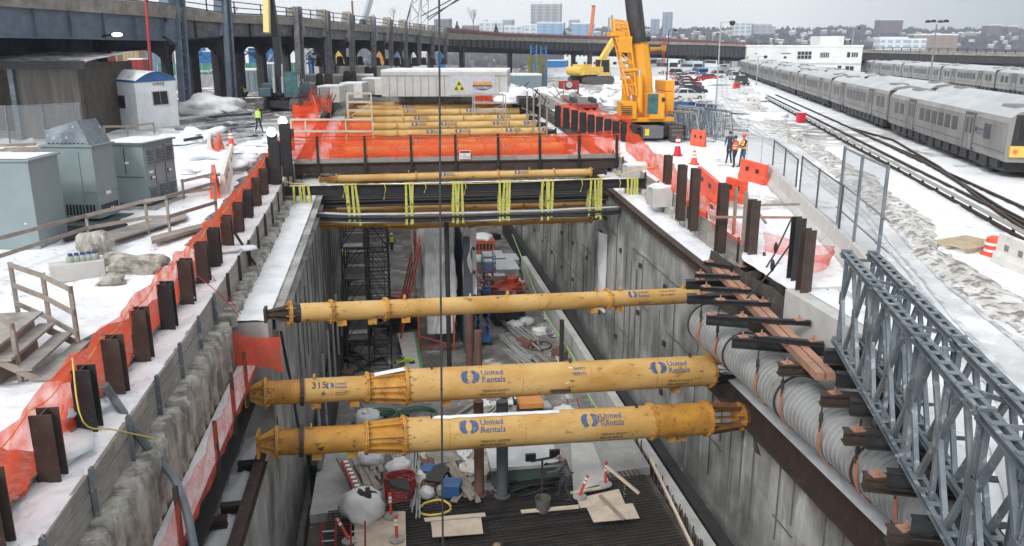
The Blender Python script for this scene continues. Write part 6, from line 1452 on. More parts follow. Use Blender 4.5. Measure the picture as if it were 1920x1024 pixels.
# ================= RIGHT BANK =================
# rusty piles by the pit edge
rp_px=[(1250,358,291),(1276,388,309),(1300,406,316),(1351,445,344),(1407,475,375),(1488,524,408),(1505,552,430)]
RP=[]
for k,(x,y,ty) in enumerate(rp_px):
    p,h=at(x,y,ty);b=hpile(p,h,w=.34,dd=.34)
    for v in b.v:v+=p
    b.ib(p-Vector((0,0,.6)),p,.34,.34,.03,.025,up=(0,1,0));RP.append(p)
    tag(b.build('steel_pile',blk if k in(5,) else rust),'rusty steel pile on the right pit edge, %s counting from the walkway towards the camera'%ORDS[k],'steel pile','steel piles along the right pit edge')
netting([Vector((13.6,WY+.5,1.2)),Vector((13.5,WY-3,.8)),RP[0]+Vector((.2,0,.1)),RP[1]+Vector((.2,0,.1)),RP[2]+Vector((.2,0,.1)),RP[3]+Vector((.2,0,.1))],'safety_netting',net,'orange netting along the right pit edge down to the fourth rusty pile',tops=[1.6,1.5,1.3,1.2,1.05,.9],amp=.08,sag=.1,seed=41)
netting([RP[3]+Vector((.2,0,.05)),RP[4]+Vector((.2,0,.05))],'safety_netting',net2,'faded pink netting between the fourth and fifth rusty piles',.9,amp=.08,sag=.2,seed=42)
netting([RP[4]+Vector((.6,.3,0)),RP[4]+Vector((2.0,-2.0,0)),RP[5]+Vector((.6,.2,0))],'safety_netting',net2,'pale pink netting hanging on the snow behind the nearest rusty piles',.7,amp=.1,sag=.2,seed=43)
dsign(RP[2].lerp(RP[3],.6)+Vector((.05,0,.3)),.36,.7,'small white warning sign on the right pit netting',xd=(RP[3]-RP[2]).normalized()*1)
for k,(x,y,x2,y2,z,m) in enumerate([(1330,407,1500,408,.9,pinkst),(1412,385,1500,383,1.1,woodp),(1398,367,1436,418,.6,woodp),(1240,300,1438,345,1.4,woodp)][:3]):
    b=MB();b.bar(Pg(x,y,z),Pg(x2,y2,z),.08,.08);tag(b.build('guard_board',m),('long reddish guard board past the fifth rusty pile','brown guard board at the top of the nearest piles','short brace board by the fifth rusty pile')[k],'board')
for k,(x,y,ty) in enumerate([(1375,440,352),(1392,462,360)]):
    p,h=at(x,y,ty);b=MB();b.box(p+Vector((0,0,h/2)),(.1,.1,h));tag(b.build('timber_post',woodp),'thin timber post near the fifth rusty pile, %s one'%('farther','nearer')[k],'post')
for k,(a,c) in enumerate([((1484,410),(1425,520)),((1497,436),(1400,560))]):
    b=MB();b.path([Pg(*a,1.2),Pg((a[0]+c[0])/2,(a[1]+c[1])/2+8,.5),Pg(*c,-.3)],.03,6);b.blob(Pg((a[0]+c[0])/2,(a[1]+c[1])/2,.75),(.07,.07,.2),0,1,8,6);tag(b.build('guy_cable',blk),'slack guy cable from the nearest rusty piles, %s one'%('upper','lower')[k],'cable')
# concrete blocks by the strapped beam
for k,(x,y,w_,h) in enumerate([(1198,340,1.6,.9),(1240,385,1.2,.9),(1232,372,1.0,.5)][:2]):
    p=Pg(x,y,-.7);t=thing('concrete_block','snow topped concrete block at the right end of the %s'%('walkway','strapped I-beam')[k],'block',p);b=MB();b.box(p+Vector((0,0,h/2)),(w_,1.1,h));b.build('block',conc_l,t,bev=.03);b=MB();b.blob(p+Vector((0,0,h)),(w_*.55,.5,.16),.4,2,14,8,k,True);b.build('snow_cap',snow,t,'all')
# retaining wall and netted piles further on
a=Pg(987,195);c=Pg(1046,258,.0);a.x=c.x=13.5;b=MB();b.hexa([(13.3,56,.0),(13.7,56,.0),(13.7,76,.6),(13.3,76,.6),(13.3,56,2.4),(13.7,56,2.4),(13.7,76,3.1),(13.3,76,3.1)]);tag(b.build('retaining_wall',conc),'concrete retaining wall on the right edge near the far struts','wall')
rnd=random.Random(6);K=[]
for k in range(10):
    x=1046+k*15.5;y=238+k*3.4;p,h=at(x,y,198+k*4.2);K.append((p,h));b=hpile(p,h,w=.4,dd=.36)
    for v in b.v:v+=p
    tag(b.build('steel_pile',blk),'dark pile in the netted row in front of the flatbed, %s from the left'%ORDS[k],'steel pile','dark piles in front of the flatbed')
netting([p+Vector((.0,.25,.1)) for p,h in K],'safety_netting',net,'orange netting strung through the dark piles in front of the flatbed',1.6,amp=.1,sag=.1,seed=51)
netting([Px(x,y,13.4+0*x) for x,y in [(962,192),(985,200),(1010,214),(1046,236)]],'safety_netting',net,'orange netting on top of the far right retaining wall',1.3,amp=.1,sag=.1,seed=52)
netting([Py(890,196,76),Py(975,196,76)],'safety_netting',net,'orange netting closing the far end of the pit at the right',1.1,amp=.05,sag=.05,seed=53)
q=[Py(x,y,yy) for x,y,yy in [(988,240,60),(1000,246,58),(1012,252,56),(1025,258,54)]]
for k,p in enumerate(q):
    b=MB();b.bar(p,p+Vector((0,0,2.6)),.1,.1);tag(b.build('timber_post',woodp),'tall timber post against the far right retaining wall, %s from the left'%ORDS[k],'post','timber posts on the retaining wall')
# flatbed
def flatbed():
    A=Pz(1098,196,2.55);B=Pz(1066,172,2.75);L_=(B-A).length;ang=math.atan2(-(B-A).x,(B-A).y);p0=Vector((A.x,A.y,gz(A.x,A.y)));h=A.z-p0.z;F_=Loc(p0,ang);t=thing('flatbed_trailer','empty flatbed trailer with a dark red headboard and timber deck','flatbed trailer',p0)
    b=MB();F_.box(b,(0,L_/2,h),(2.0,L_,.14));b.build('deck',mat('flatbed_deck',(.20,.165,.14),(.12,.1,.09),2,.85,st=(1,6,1)),t);b=MB()
    for x in (-1.0,1.0):F_.box(b,(x,L_/2,h-.08),(.12,L_,.22))
    F_.box(b,(0,-.05,h-.15),(2.1,.1,.3));b.build('side_rail',red,t)
    b=MB();F_.box(b,(0,L_-.2,h+.65),(2.05,.2,1.25));b.build('headboard',red,t);b=MB()
    for x in (-.22,.22):F_.box(b,(x,L_*.75,h+.16),(.1,L_*.5,.16))
    b.tube(F_.w(0,L_-1.0,h+.9),F_.w(0,L_-.3,h+.9),.3,n=12);b.build('winch_track',alum,t)
    b=MB()
    for x in (-.4,.4):F_.box(b,(x,L_/2,h-.45),(.15,L_-.4,.5))
    b.build('chassis',blk,t)
    for y in (1.0,2.3,3.6):
        for x in (-.8,.8):b=MB();b.tube(F_.w(x-.2,y,.45),F_.w(x+.2,y,.45),.45,n=14);b.build('wheel',rubber,t)
    b=MB()
    for x in (-.9,-.7,.7,.9):F_.box(b,(x,-.12,h-.15),(.1,.05,.1))
    b.build('tail_light',bred,t)
flatbed()
# crane
def crane():
    p=Pg(1216,256);d0=depth(p);sx=d0/F;F_=Loc(p,0);t=thing('mobile_crane','big yellow telescopic crawler crane with black boom rising out of the photo','crane',p)
    W=lambda px,py,dy=0:Vector(Pa(px,py,d0+dy))
    for sd,(xc) in enumerate((1172,1250)):
        b=MB();q=W(xc,248,0);n=18;pr=[]
        for i in range(n):
            a=2*math.pi*i/n;pr.append((q+Vector((-.35,(2.6 if math.cos(a)>0 else -2.6)+.5*math.cos(a)+1,.5*math.sin(a)))))
        b.prism(pr,(.75,0,0));
        for i in range(22):b.box(q+Vector((0.02,-1.9+i*.26,.52)),(.8,.12,.08))
        for z in (-.3,0,.3):b.box(q+Vector((0.02,-2.08,z)),(.8,.1,.12))
        b.build('track',mat('track_steel',(.16,.145,.13)),t)
    b=MB();b.box(W(1215,240,.6),(3.6,4.6,.7));b.tube(W(1213,233,.5),W(1213,224,.5),1.1,n=20);b.build('undercarriage',blk,t)
    b=MB();b.box(W(1220,247,-2.0),(1.35,1.2,.75));b.build('front_weight',colm('weight_grey',(.12,.13,.15)),t,bev=.05);b=MB();b.box(W(1213,248,-2.65),(.28,.05,.42));b.build('hazard_plate',colm('hazard_yellow',(.75,.6,.05)),t)
    b=MB();b.bar(W(1165,225,-2)+Vector((0,0,.0)),W(1200,240,-2.4),.9,.08);b.build('walkway_plate',blk,t)
    b=MB();b.box(W(1210,221,.3),(2.9,3.4,.28));b.build('turntable',crane_y,t,bev=.04)
    b=MB();b.box(W(1175,206,-1.2),(.95,1.4,1.12));b.build('engine_house',crane_y,t,bev=.04)
    b=MB()
    for k in range(6):b.box(W(1175,196+k*3.8,-1.95),(.72,.06,.05))
    b.build('grille',blk,t)
    b=MB();b.box(W(1226,199,-1.0),(1.02,1.5,1.62));b.build('cab',crane_y,t,bev=.05);b=MB();b.box(W(1224,195,-1.80),(.70,.06,1.28));b.box(W(1240,195,-1.2),(.12,1.0,1.2));b.build('cab_glass',tglass,t)
    b=MB();b.path([W(1239,183,-1.7),W(1244,181,-1.8),W(1245,188,-1.8)],.03,5);b.box(W(1244,187,-1.8),(.2,.08,.25));b.build('mirror',rubber,t)
    b=MB();b.box(W(1246,160,1.2),(.62,2.4,.7));b.box(W(1246,177,1.2),(.58,2.4,.45));b.box(W(1246,197,1.2),(.55,2.4,1.1));b.build('counterweight',crane_y,t,bev=.06)
    # boom: from the pivot up; leans a little left and away towards the camera
    A=W(1213,212,.8);B_=W(1206,120,.3);C_=W(1197,75,0);D_=W(1183,-40,-.8)
    b=MB();b.lathe(A,C_,[(0,.5),(2.2,.66),((C_-A).length,.68)],8);b.bar(A+Vector((-.1,.3,0)),C_+Vector((-.1,.3,0)),1.15,1.0,up=(0,1,0));b.build('boom_base',crane_y,t,bev=.05)
    b=MB();b.tube(C_-Vector((0,0,.3)),C_+(D_-C_)*.98,.585,.55,n=22);b.tube(C_+(D_-C_)*.5,C_+(D_-C_)*1.3,.5,.48,n=22);b.build('boom_telescope',mat('boom_black',(.07,.07,.075),(.03,.03,.032),1.5,.35,.3,st=(8,8,.4),c3=(.4,.38,.34),sc3=3,lo3=.62,hi3=.72,st3=(6,6,.2)),t,True)
    dn=(D_-C_).normalized();b=MB();b.lathe(C_-dn*.2,C_+dn,[(0,.6),(0,.80),(.28,.82),(.30,.74),(.30,.6)],24);b.build('boom_collar',rubber,t)
    b=MB();a=W(1200,212,-.9);c=W(1199,132,-.9);b.tube(a,a.lerp(c,.88),.21,n=14);b.build('lift_cylinder',crane_y,t,True);b=MB();b.tube(a.lerp(c,.8),c,.13,n=12);b.build('piston',alum,t,True)
    b=MB();q=W(1218,92,-.2);b.tube(q,q+Vector((.8,0,0)),.14,n=10);b.box(q+Vector((.95,0,.05)),(.3,.3,.4));b.build('winch_block',yel2,t)
    # folded lattice jib
    def lat(pts,wd,n,name):
        b=MB()
        for (a0,a1),(b0,b1) in zip(pts,pts[1:]):
            for f in range(n):
                u0,u1=f/n,(f+1)/n;L0,R0=a0.lerp(b0,u0),a1.lerp(b1,u0);L1,R1=a0.lerp(b0,u1),a1.lerp(b1,u1);o=Vector((0,wd,0))
                for e in (Vector((0,0,0)),o):
                    b.tube(L0+e,R1+e,.035,n=5);b.tube(L0+e,R0+e,.035,n=5)
                b.tube(L0,L1+o,.03,n=5);b.tube(R0,R1+o,.03,n=5)
            for e in (Vector((0,0,0)),Vector((0,wd,0))):b.tube(a0+e,b0+e,.06,n=6);b.tube(a1+e,b1+e,.06,n=6)
        b.build(name,crane_y,t)
    lat([(W(1152,36,-1.2),W(1175,40,-1.2)),(W(1154,66,-1.2),W(1180,66,-1.2)),(W(1162,98,-1.2),W(1185,98,-1.2)),(W(1178,180,-1.2),W(1194,180,-1.2))],.7,4,'folded_jib')
    b=MB();b.box(W(1155,64,-1.0),(1.0,.8,.25));b.box(W(1172,83,-1.3),(.9,.1,1.0));b.tube(W(1170,132,-1.3),W(1195,131,-1.3),.1,n=8);b.tube(W(1152,36,-1.2),W(1153,70,-1.2),.1,n=8);b.build('jib_bracket',crane_y,t)
    b=MB();b.box(W(1174,170,.8),(.5,.4,1.4));b.build('mast_foot',crane_y,t)
crane()
# yellow digger and orange mast
p,_=at(1108,158);s=depth(p)*52/F/3.2
digger(p,s,math.radians(-62),'yellow excavator with its arm raised behind the crane jib',exc_y,exc_y,cabside=1,glassm=glass,boomdef=([(.6,1.6),(3.3,4.9),(5.6,5.6)],[(5.6,5.6),(6.2,6.6)],exc_y))
p,h=at(1100,128,14);t=thing('drill_mast','tall orange drilling mast standing behind the yellow excavator','drill mast',p);q=Pa(1113,14,depth(p));b=MB();b.bar(p,q,.95,.8);b.build('mast',colm('mast_orange',(.62,.16,.05)),t);b=MB()
for k in range(14):b.bar(p.lerp(q,k/14)+Vector((-.48,-.42,0)),p.lerp(q,(k+.8)/14)+Vector((.48,-.42,0)),.1,.08)
b.box(q+Vector((0,0,.4)),(1.2,.9,.5));b.build('lacing',colm('mast_dark',(.3,.1,.04)),t)
# form towers
for k,(x0,x1,yb,yt) in enumerate([(990,1008,164,98),(1008,1026,164,98)]):
    a,c=Pg(x0,yb),Pg(x1,yb);h=zat(a,yt+4)-a.z;t=thing('form_tower','yellow shutter panel braced by blue props, %s one'%('left','right')[k],'formwork',a);b=MB();b.hexa([a,c,c+Vector((0,.3,0)),a+Vector((0,.3,0)),a+Vector((0,0,h)),c+Vector((0,0,h)),c+Vector((0,.3,h)),a+Vector((0,.3,h))]);b.build('shutter',mat('form_yellow',(.42,.34,.05),(.2,.17,.05),1.2,.7),t)
    b=MB();m_=a.lerp(c,.5)
    for o_ in (-.35,.35):b.bar(m_+Vector((o_,-.4,0)),m_+Vector((o_,-.4,h*1.3)),.12,.12)
    for j in range(12):b.bar(m_+Vector((-.35,-.4,h*1.25*j/12)),m_+Vector((.35,-.4,h*1.25*(j+1)/12)),.06,.06)
    b.bar(m_+Vector((0,-2.6,0)),m_+Vector((0,-.4,h*.7)),.1,.1);b.bar(m_+Vector((0,-1.6,0)),m_+Vector((0,-.4,h*.4)),.1,.1);b.build('prop',colm('prop_blue',(.06,.2,.5)),t)
# vehicles
def car(p,rz,paint,label,kind='sedan',group='parked cars beside the access road',cover=True,lights=False):
    F_=Loc(p,rz);t=thing('parked_car',label,'car',p,group);w_=.9;hh=1.45 if kind=='sedan' else 1.75
    def sect(b,pts,x0,x1,ins=0):
        b.prism([F_.w(x0,y,z) for y,z in pts],F_.w(x1,0,0)-F_.w(x0,0,0))
    low=[(-2.25,.35),(-2.3,.75),(-2.1,.95),(-1.0,1.0),(1.0,.98),(2.0,.86),(2.25,.65),(2.25,.32)]
    b=MB();sect(b,low,-w_,w_);b.build('body',paint,t,bev=.06)
    cab=[(-1.75,.96),(-1.25,hh-.04),(-.2,hh),(.35,hh-.05),(1.1,.96)] if kind=='sedan' else [(-2.1,.96),(-1.95,hh-.05),(-.2,hh),(.35,hh-.08),(1.1,.96)]
    b=MB();b.add([F_.w(s_*(.86 if z<1 else .68),y,z) for s_ in (-1,1) for y,z in cab],[tuple(range(5))[::-1],tuple(range(5,10))]+[(i,(i+1)%5,5+(i+1)%5,5+i) for i in range(5)]);b.build('windows',glass,t)
    b=MB();b.prism([F_.w(-.69,cab[1][0]-.05,cab[1][1]+.02),F_.w(.69,cab[1][0]-.05,cab[1][1]+.02),F_.w(.69,cab[3][0]+.05,cab[3][1]+.02),F_.w(-.69,cab[3][0]+.05,cab[3][1]+.02)],(0,0,.05));
    for s_ in (-1,1):
        for y0,y1 in ((0,1),(3,4),(2,2)):
            q0,q1=cab[y0],cab[y1]
            if y0==2:q0,q1=(-.3,.97),(-.25,hh)
            b.bar(F_.w(s_*.88,q0[0],q0[1]),F_.w(s_*.69,q1[0],q1[1]),.07,.07)
    b.build('roof',paint,t)
    if cover:
        s_=MB();s_.blob(F_.w(0,-.45,hh+.05),(.62,.75,.08),.3,2,14,6,3,True);s_.build('snow_cap',snow,t,'all')
    for sx_ in (-.8,.8):
        for y in (-1.4,1.4):b=MB();b.tube(F_.w(sx_-.11,y,.33),F_.w(sx_+.11,y,.33),.33,n=14);wh=b.build('wheel',rubber,t);b=MB();b.tube(F_.w(sx_-.12,y,.33),F_.w(sx_+.12,y,.33),.18,n=10);b.build('rim',alum,wh)
    for sx_ in (-.65,.65):
        b=MB();F_.box(b,(sx_,2.2,.68),(.35,.1,.14));b.build('headlight',inkw,t);b=MB();F_.box(b,(sx_,-2.27,.78),(.35,.08,.16));b.build('tail_light',redglow,t)
    return t
CP=[colm('car_%s'%n,c,.35,.2) for n,c in (('black',(.02,.02,.024)),('red',(.4,.02,.03)),('grey',(.12,.125,.13)),('navy',(.03,.045,.08)),('white',(.7,.71,.72)),('silver',(.4,.41,.42)))]
rows=[(1290,163,1,'red sedan in the parked row, second from the back'),(1286,157,0,'black sedan at the back of the parked row'),(1292,170,2,'dark grey sedan in the middle of the parked row'),(1296,178,3,'navy sedan in the parked row behind the white one'),(1288,188,4,'white snow covered sedan nearest in the parked row'),(1276,150,5,'silver sedan behind the parked row')]
for x,y,c,lb in rows:car(Pg(x,y),math.radians(-88),CP[c],lb)
for k,(x,y,c,kind) in enumerate([(1391,160,0,'suv'),(1378,150,4,'suv'),(1372,143,2,'sedan'),(1364,138,4,'sedan'),(1357,133,5,'suv'),(1350,129,4,'suv')]):
    car(Pg(x,y),math.radians(170),CP[c],'%s car parked nose in line beside the long train, %s from the front'%(('black','white','grey','white','silver','white')[k],ORDS[k]),kind,'cars parked in line beside the train')
for k,(x,y,c,kind,lb) in enumerate([(1262,172,4,'suv','white suv just right of the crane counterweight'),(1270,143,2,'suv','dark grey suv behind the silver sedan'),(1300,147,5,'sedan','silver sedan beside the pale blue bus'),(1172,150,4,'suv','white pickup sized suv left of the crane boom'),(1182,143,0,'sedan','black sedan behind the crane boom'),(1325,152,1,'sedan','dark red sedan alone on the yard before the bus'),(1192,137,5,'suv','silver suv under the viaduct behind the crane'),(1340,146,4,'suv','white suv parked right of the blue skip wagon')]):
    car(Pg(x,y),math.radians(-80+k*23),CP[c],lb,kind)
def bus(x,y,w_px,h,m,label,rz=0,L_=9,name='bus',wd=2.6):
    p=Pg(x,y);F_=Loc(p,rz);t=thing(name,label,'bus' if name=='bus' else 'vehicle',p);b=MB();F_.box(b,(0,L_/2,h/2+.4),(wd,L_,h));b.build('body',m,t,bev=.12);b=MB();F_.box(b,(0,L_/2,h*.62+.4),(wd+.04,L_*.92,h*.28));F_.box(b,(0,-.01,h*.6+.4),(wd*.86,.06,h*.4));b.build('window_band',glass,t)
    s_=MB();F_.box(s_,(0,L_/2,h+.43),(wd*.9,L_*.94,.08));s_.build('snow_cap',snow,t)
    for sx_ in (-wd/2+.2,wd/2-.2):
        for yy in (1.6,L_-2):b=MB();b.tube(F_.w(sx_-.16,yy,.45),F_.w(sx_+.16,yy,.45),.45,n=12);b.build('wheel',rubber,t)
    b=MB();
    for sx_ in (-wd*.38,wd*.38):F_.box(b,(sx_,-.05,.9),(.25,.06,.18))
    b.build('headlight',inkw,t)
bus(1262,140,30,3.2,white,'white boxy van body behind the parked cars',.1,8,'box_van')
bus(1308,141,0,2.9,colm('bus_bluewhite',(.5,.58,.66)),'pale blue bus facing the camera at the end of the yard',.0,9)
bus(1318,143,0,1.5,blue,'low blue skip wagon in front of the pale blue bus',.0,4,'skip_wagon')
for k,x in enumerate((1205,1225,1245,1268,1290,1330,1350,1362)):
    bus(x,131-(k%3)*2,0,3.1,(white,colm('bus_grey',(.35,.37,.4)),blue)[k%3 if k!=2 else 0],'%s coach parked under the viaduct, %s from the left'%(('white','grey','blue')[k%3 if k!=2 else 0],ORDS[k]),rz=.15*(k%2),L_=10)
# gates, skip, light poles
def skip(x,y,x2,y2,h,m,label):
    a,c=Pg(x,y),Pg(x2,y2);d=(c-a).normalized();r=Vector((-d.y,d.x,0))*2.2;t=thing('skip',label,'skip',a);b=MB()
    b.hexa([a,c,c+r,a+r,a+Vector((0,0,h)),c+Vector((0,0,h)),c+r+Vector((0,0,h)),a+r+Vector((0,0,h))]);b.build('body',m,t);b=MB()
    for k in range(8):q=a.lerp(c,(k+.5)/8);b.bar(q-r*.02,q-r*.02+Vector((0,0,h)),.1,.1)
    b.bar(a+Vector((0,0,h)),c+Vector((0,0,h)),.14,.12);b.bar(c+Vector((0,0,h)),c+r+Vector((0,0,h)),.14,.12);b.build('ribs',m,t);b=MB();q=(a+c+r)/2+Vector((0,0,h));b.blob(q+r*.2,((c-a).length*.42,.8,.35),.8,2.5,18,8,4);b.build('rubble_load',snow_d,t,'all')
skip(1290,232,1343,236,1.7,blue,'dark blue steel skip heaped with debris left of the tall lamp post')
def lamp(x,y,ty,label,r=.09,heads=1,m=alum,xt=None,kind='street lamp'):
    p=Pg(x,y);h=zat(p,ty)-p.z;q=Pa(xt if xt else x,ty,depth(p));q=Vector((p.x,p.y,p.z+h)) if xt is None else q;t=thing('street_lamp',label,kind,p);b=MB();b.lathe(p,q,[(0,r*1.5),(h*.1,r),(h*1.0,r*.7)],10);b.build('pole',m,t,True)
    b=MB()
    if heads==1:b.tube(q,q+Vector((.9,-.2,.05)),.05,n=6);b.build('arm',m,t);b=MB();c=q+Vector((1.3,-.2,0));b.lathe(c,c+Vector((0,0,9)),[(-.35,.2),(-.05,.36),(.12,.32),(.2,.1)],12);b.build('lamp_head',blk,t)
    else:
        for a in range(4):b.tube(q,q+Vector((1.4*math.cos(a*1.57+.6),1.4*math.sin(a*1.57+.6),.1)),.05,n=6)
        b.build('arm',m,t)
        for a in range(4):
            c=q+Vector((1.5*math.cos(a*1.57+.6),1.5*math.sin(a*1.57+.6),0));b=MB();b.lathe(c,c+Vector((0,0,9)),[(-.2,.42),(0,.45),(.2,.3),(.25,.1)],12);b.build('lamp_head',blk,t)
lamp(1342,200,42,'tall grey street lamp beside the blue skip',.1)
for k,(x,y,ty) in enumerate([(1296,132,56),(1309,128,64),(1333,130,64),(1262,128,70),(1206,128,62)]):
    lamp(x,y,ty,'thin grey yard lamp beyond the parked cars, %s from the %s'%((ORDS[[0,0,1,1,0][k]]),('left','right','right','left','left')[k]) if 0 else 'thin grey yard lamp, '+('between the crane and the coaches','just right of that one, slightly shorter','right of the pale blue bus','right above the parked row','directly right of the crane boom')[k],.14)
lamp(1250,150,56,'dark lamp mast with a flood lamp right of the crane boom',.13,1,blk)
for k,x in enumerate((1241,1244)):
    p,h=at(x,140,(70,66)[k]);b=MB();b.tube(p,p+Vector((0,0,h)),.13,n=8);tag(b.build('steel_pole',red),'dark red pole right of the crane, %s one'%('left','right')[k],'pole')
p,h=at(1740,166,40);lamp(1742,166,40,'tall mast with a cluster of four lamps rising between the trains',.16,4,mat('mast_grey',(.22,.22,.22)),xt=1757)
for k,(x,y,ty) in enumerate([(1592,140,52),(1418,160,106),(1857,122,82)]):lamp(x,y,ty,('thin lamp pole in front of the white building','short pale post at the train tail','thin lamp pole beyond the far trains')[k],.12,1)
rnd=random.Random(12)
for k in range(22):
    x=rnd.uniform(1262,1338);y=rnd.uniform(236,262);p=Pg(x,y);a=rnd.uniform(.2,.7);t=thing('temporary_fence',('silvery','galvanised')[1-k%2]+' temporary fence leaning in the stack by the crane, '+('left','middle','right')[min(2,int((x-1262)/26))]+' part','temporary fence',p,('silvery','galvanised')[1-k%2]+' temporary fences stacked by the crane, '+('left','middle','right')[min(2,int((x-1262)/26))]+' part');b=MB();u=Vector((math.sin(a),-math.cos(a),0))*1.7;v=Vector((rnd.uniform(-.6,.6),.2,1.75))
    for f in (0,.5,1):b.tube(p+u*f*1.2,p+u*f*1.2+v,.035,n=5)
    for f in (0,1):b.tube(p+v*f,p+u*1.2+v*f,.035,n=5)
    b.build('frame',alum if k%2 else galv,t)
    b=MB();
    for f in [.1,.2,.3,.4,.6,.7,.8,.9]:b.tube(p+u*f*1.2,p+u*f*1.2+v,.012,n=4)
    b.build('wires',galv,t)
# the three people
person(Pg(1366,306),math.radians(150),'person in navy winter coat talking, left of the group of three by the fence',1.8,jacket=mat('navy_cloth',(.03,.04,.065),(.05,.06,.09),4,.9),pants=dark_c,arms=((.1,.1),(.3,.9)),gloves=rubber)
person(Pg(1376,314),math.radians(20),'person in orange vest over a dark hood, middle of the group by the fence',1.75,jacket=mat('navy_cloth',(.03,.04,.065)),pants=dark_c,vest=orangec,arms=((.2,.3),(.2,.3)),gloves=rubber)
person(Pg(1392,314),math.radians(100),'person in jeans and orange and yellow vest, right of the group by the fence',1.82,jacket=dark_c,pants=jean,vest=mat('vest_orange_yellow',(.85,.25,.03),(.8,.6,.05),9,.8,0,.5,.55),hat=plast_o,arms=((.4,1.0),(.3,.9)))
# barriers, cones
for k,(x,y,x2,y2,m,lb) in enumerate([(1389,334,1436,348,plast_o,'bright orange plastic barrier under the light fence'),(1362,372,1397,382,plast_o,'orange plastic barrier in front of the rusty piles, nearer one'),(1310,350,1345,384,plast_o,'orange plastic barrier half hidden behind the pit netting'),(1296,272,1322,276,plast_o,'orange barrier between the fence panels and the tall cone'),(1396,196,1424,199,plast_w,'white and orange barrier on the slush bank'),(1375,167,1386,165,plast_o,'small orange barrier near the black parked car'),(1870,490,1935,520,plast_w,'white plastic barrier at the right edge of the photo')]):
    barrier(Pg(x,y),Pg(x2,y2),1.0,m,lb)
cone(1270,292,255,'tall red cone post by the stacked fence panels',bred,.22);cone(1301,308,282,'orange cone post left of the group of three',plast_o,.2)
barrel(1861,478,443,'orange traffic drum with white bands right of the pallet')
# striped concrete barriers
jb=[(1440,338),(1462,362),(1490,392),(1520,424),(1556,458),(1596,500),(1640,556)]
for k,((x,y),(x2,y2)) in enumerate(zip(jb,jb[1:])):
    a,c=Pg(x,y),Pg(x2,y2);c=a.lerp(c,.96);t=thing('jersey_barrier','concrete jersey barrier under the dark fence, %s from the far end'%ORDS[k],'concrete barrier',a,'jersey barriers along the fence');d=(c-a).normalized();r=Vector((d.y,-d.x,0));b=MB();prof=[(-.3,0),(-.3,.1),(-.14,.32),(-.09,.85),(.09,.85),(.14,.32),(.3,.1),(.3,0)];b.prism([a+r*q_+Vector((0,0,z)) for q_,z in prof],c-a);b.build('body',conc_l,t,bev=.02)
    if k in (0,1,3):
        b=MB()
        for j in range(7):
            q=a.lerp(c,(j+.3)/7);w_=(c-a)*.06;s_=-1
            b.add([q+r*s_*.145+Vector((0,0,.33)),q+w_+r*s_*.145+Vector((0,0,.33)),q+w_+r*s_*.097+Vector((0,0,.82)),q+r*s_*.097+Vector((0,0,.82))],[(0,1,2,3)])
        b.build('orange_stripes',colm('stripe_orange',(.75,.2,.1)),t)
dark_fp=mat('fence_dark',(.09,.09,.095),(.06,.06,.06),3,.6,.2)
fp=[(1447,330,256),(1468,350,267),(1490,374,285)];chainfence('dark framed fence section on the barriers, farther one',[Pg(x,y,.3) for x,y,_ in fp],[1.75,1.75,1.75],dark_fp)
fp=[(1497,382),(1528,414),(1570,455)];chainfence('dark framed fence section on the barriers, middle one',[Pg(x,y,.35) for x,y in fp],[2.0,2.0,2.0],dark_fp)
fp=[(1567,446,277),(1597,482,293),(1641,520,314)];PP=[Pg(x,y,.3) for x,y,_ in fp];chainfence('tall galvanised chain link section at the head of the truss bridge',PP,[zat(q,t_)-q.z for q,(_,_,t_) in zip(PP,fp)],galv,pr=.055)
t=thing('fence_rail_set','loose galvanised tubes clamped across the tall fence section','tubes',PP[0]);
for f in (.33,.62):
    b=MB();b.tube(PP[0].lerp(PP[1],-.15)+Vector((0,0,3.2*f)),PP[2]+(PP[2]-PP[1])*.35+Vector((0,0,3.0*f)),.03,n=6);b.build('tube',galv,t)
fp=[(1398,318),(1425,324),(1447,330)];chainfence('light wire fence right behind the group of three',[Pg(x,y) for x,y in fp],1.9,alum,pr=.025)
p=Pg(1811,462);t=thing('pallet','light wooden pallet lying on the snow','pallet',p);F_=Loc(p+Vector((0,0,.02)),.35);b=MB()
for k in range(9):F_.box(b,(-.95+k*.24,0,.14),(.13,1.5,.03))
b.build('top_boards',mat('pallet_wood',(.55,.45,.32)),t);b=MB()
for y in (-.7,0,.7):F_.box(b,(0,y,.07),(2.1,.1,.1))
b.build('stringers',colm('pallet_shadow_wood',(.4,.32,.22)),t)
p,h=at(1501,230,211);t=thing('utility_box','small bright red box on the snow between the rails','utility box',p);b=MB();b.box(p+Vector((0,0,h/2)),(h*.75,h*.6,h));b.build('housing',bred,t,bev=.03);b=MB();b.box(p+Vector((0,0,h+.03)),(h*.85,h*.7,.06));b.build('lid',snow,t)
# rails
def rline(pts,label,third=False,group=None):
    P=[Pg(x,y,.03) for x,y in pts] if isinstance(pts[0],tuple) else pts;t=thing('railway_rail',label,'rail',P[0],group);b=MB()
    for a,c in zip(P,P[1:]):b.ib(a+Vector((0,0,.06)),c+Vector((0,0,.06)),.14,.1,.03,.02)
    b.build('rail',rust,t)
    if third:
        b=MB()
        for a,c in zip(P,P[1:]):b.bar(a+Vector((0,0,.32)),c+Vector((0,0,.32)),.26,.05)
        b.build('cover_board',colm('cover_grey',(.32,.31,.30)),t);b=MB();L_=(P[-1]-P[0]).length
        for k in range(int(L_/2.4)):q=P[0].lerp(P[-1],k*2.4/L_);b.box(q+Vector((.12,0,.16)),(.08,.1,.34))
        b.build('bracket',blk,t)
def BL(u,v0,v1):return [BU(u,v,.03+gz(BU(u,v).x,BU(u,v).y)) for v in [v0+(v1-v0)*k/8 for k in range(9)]]
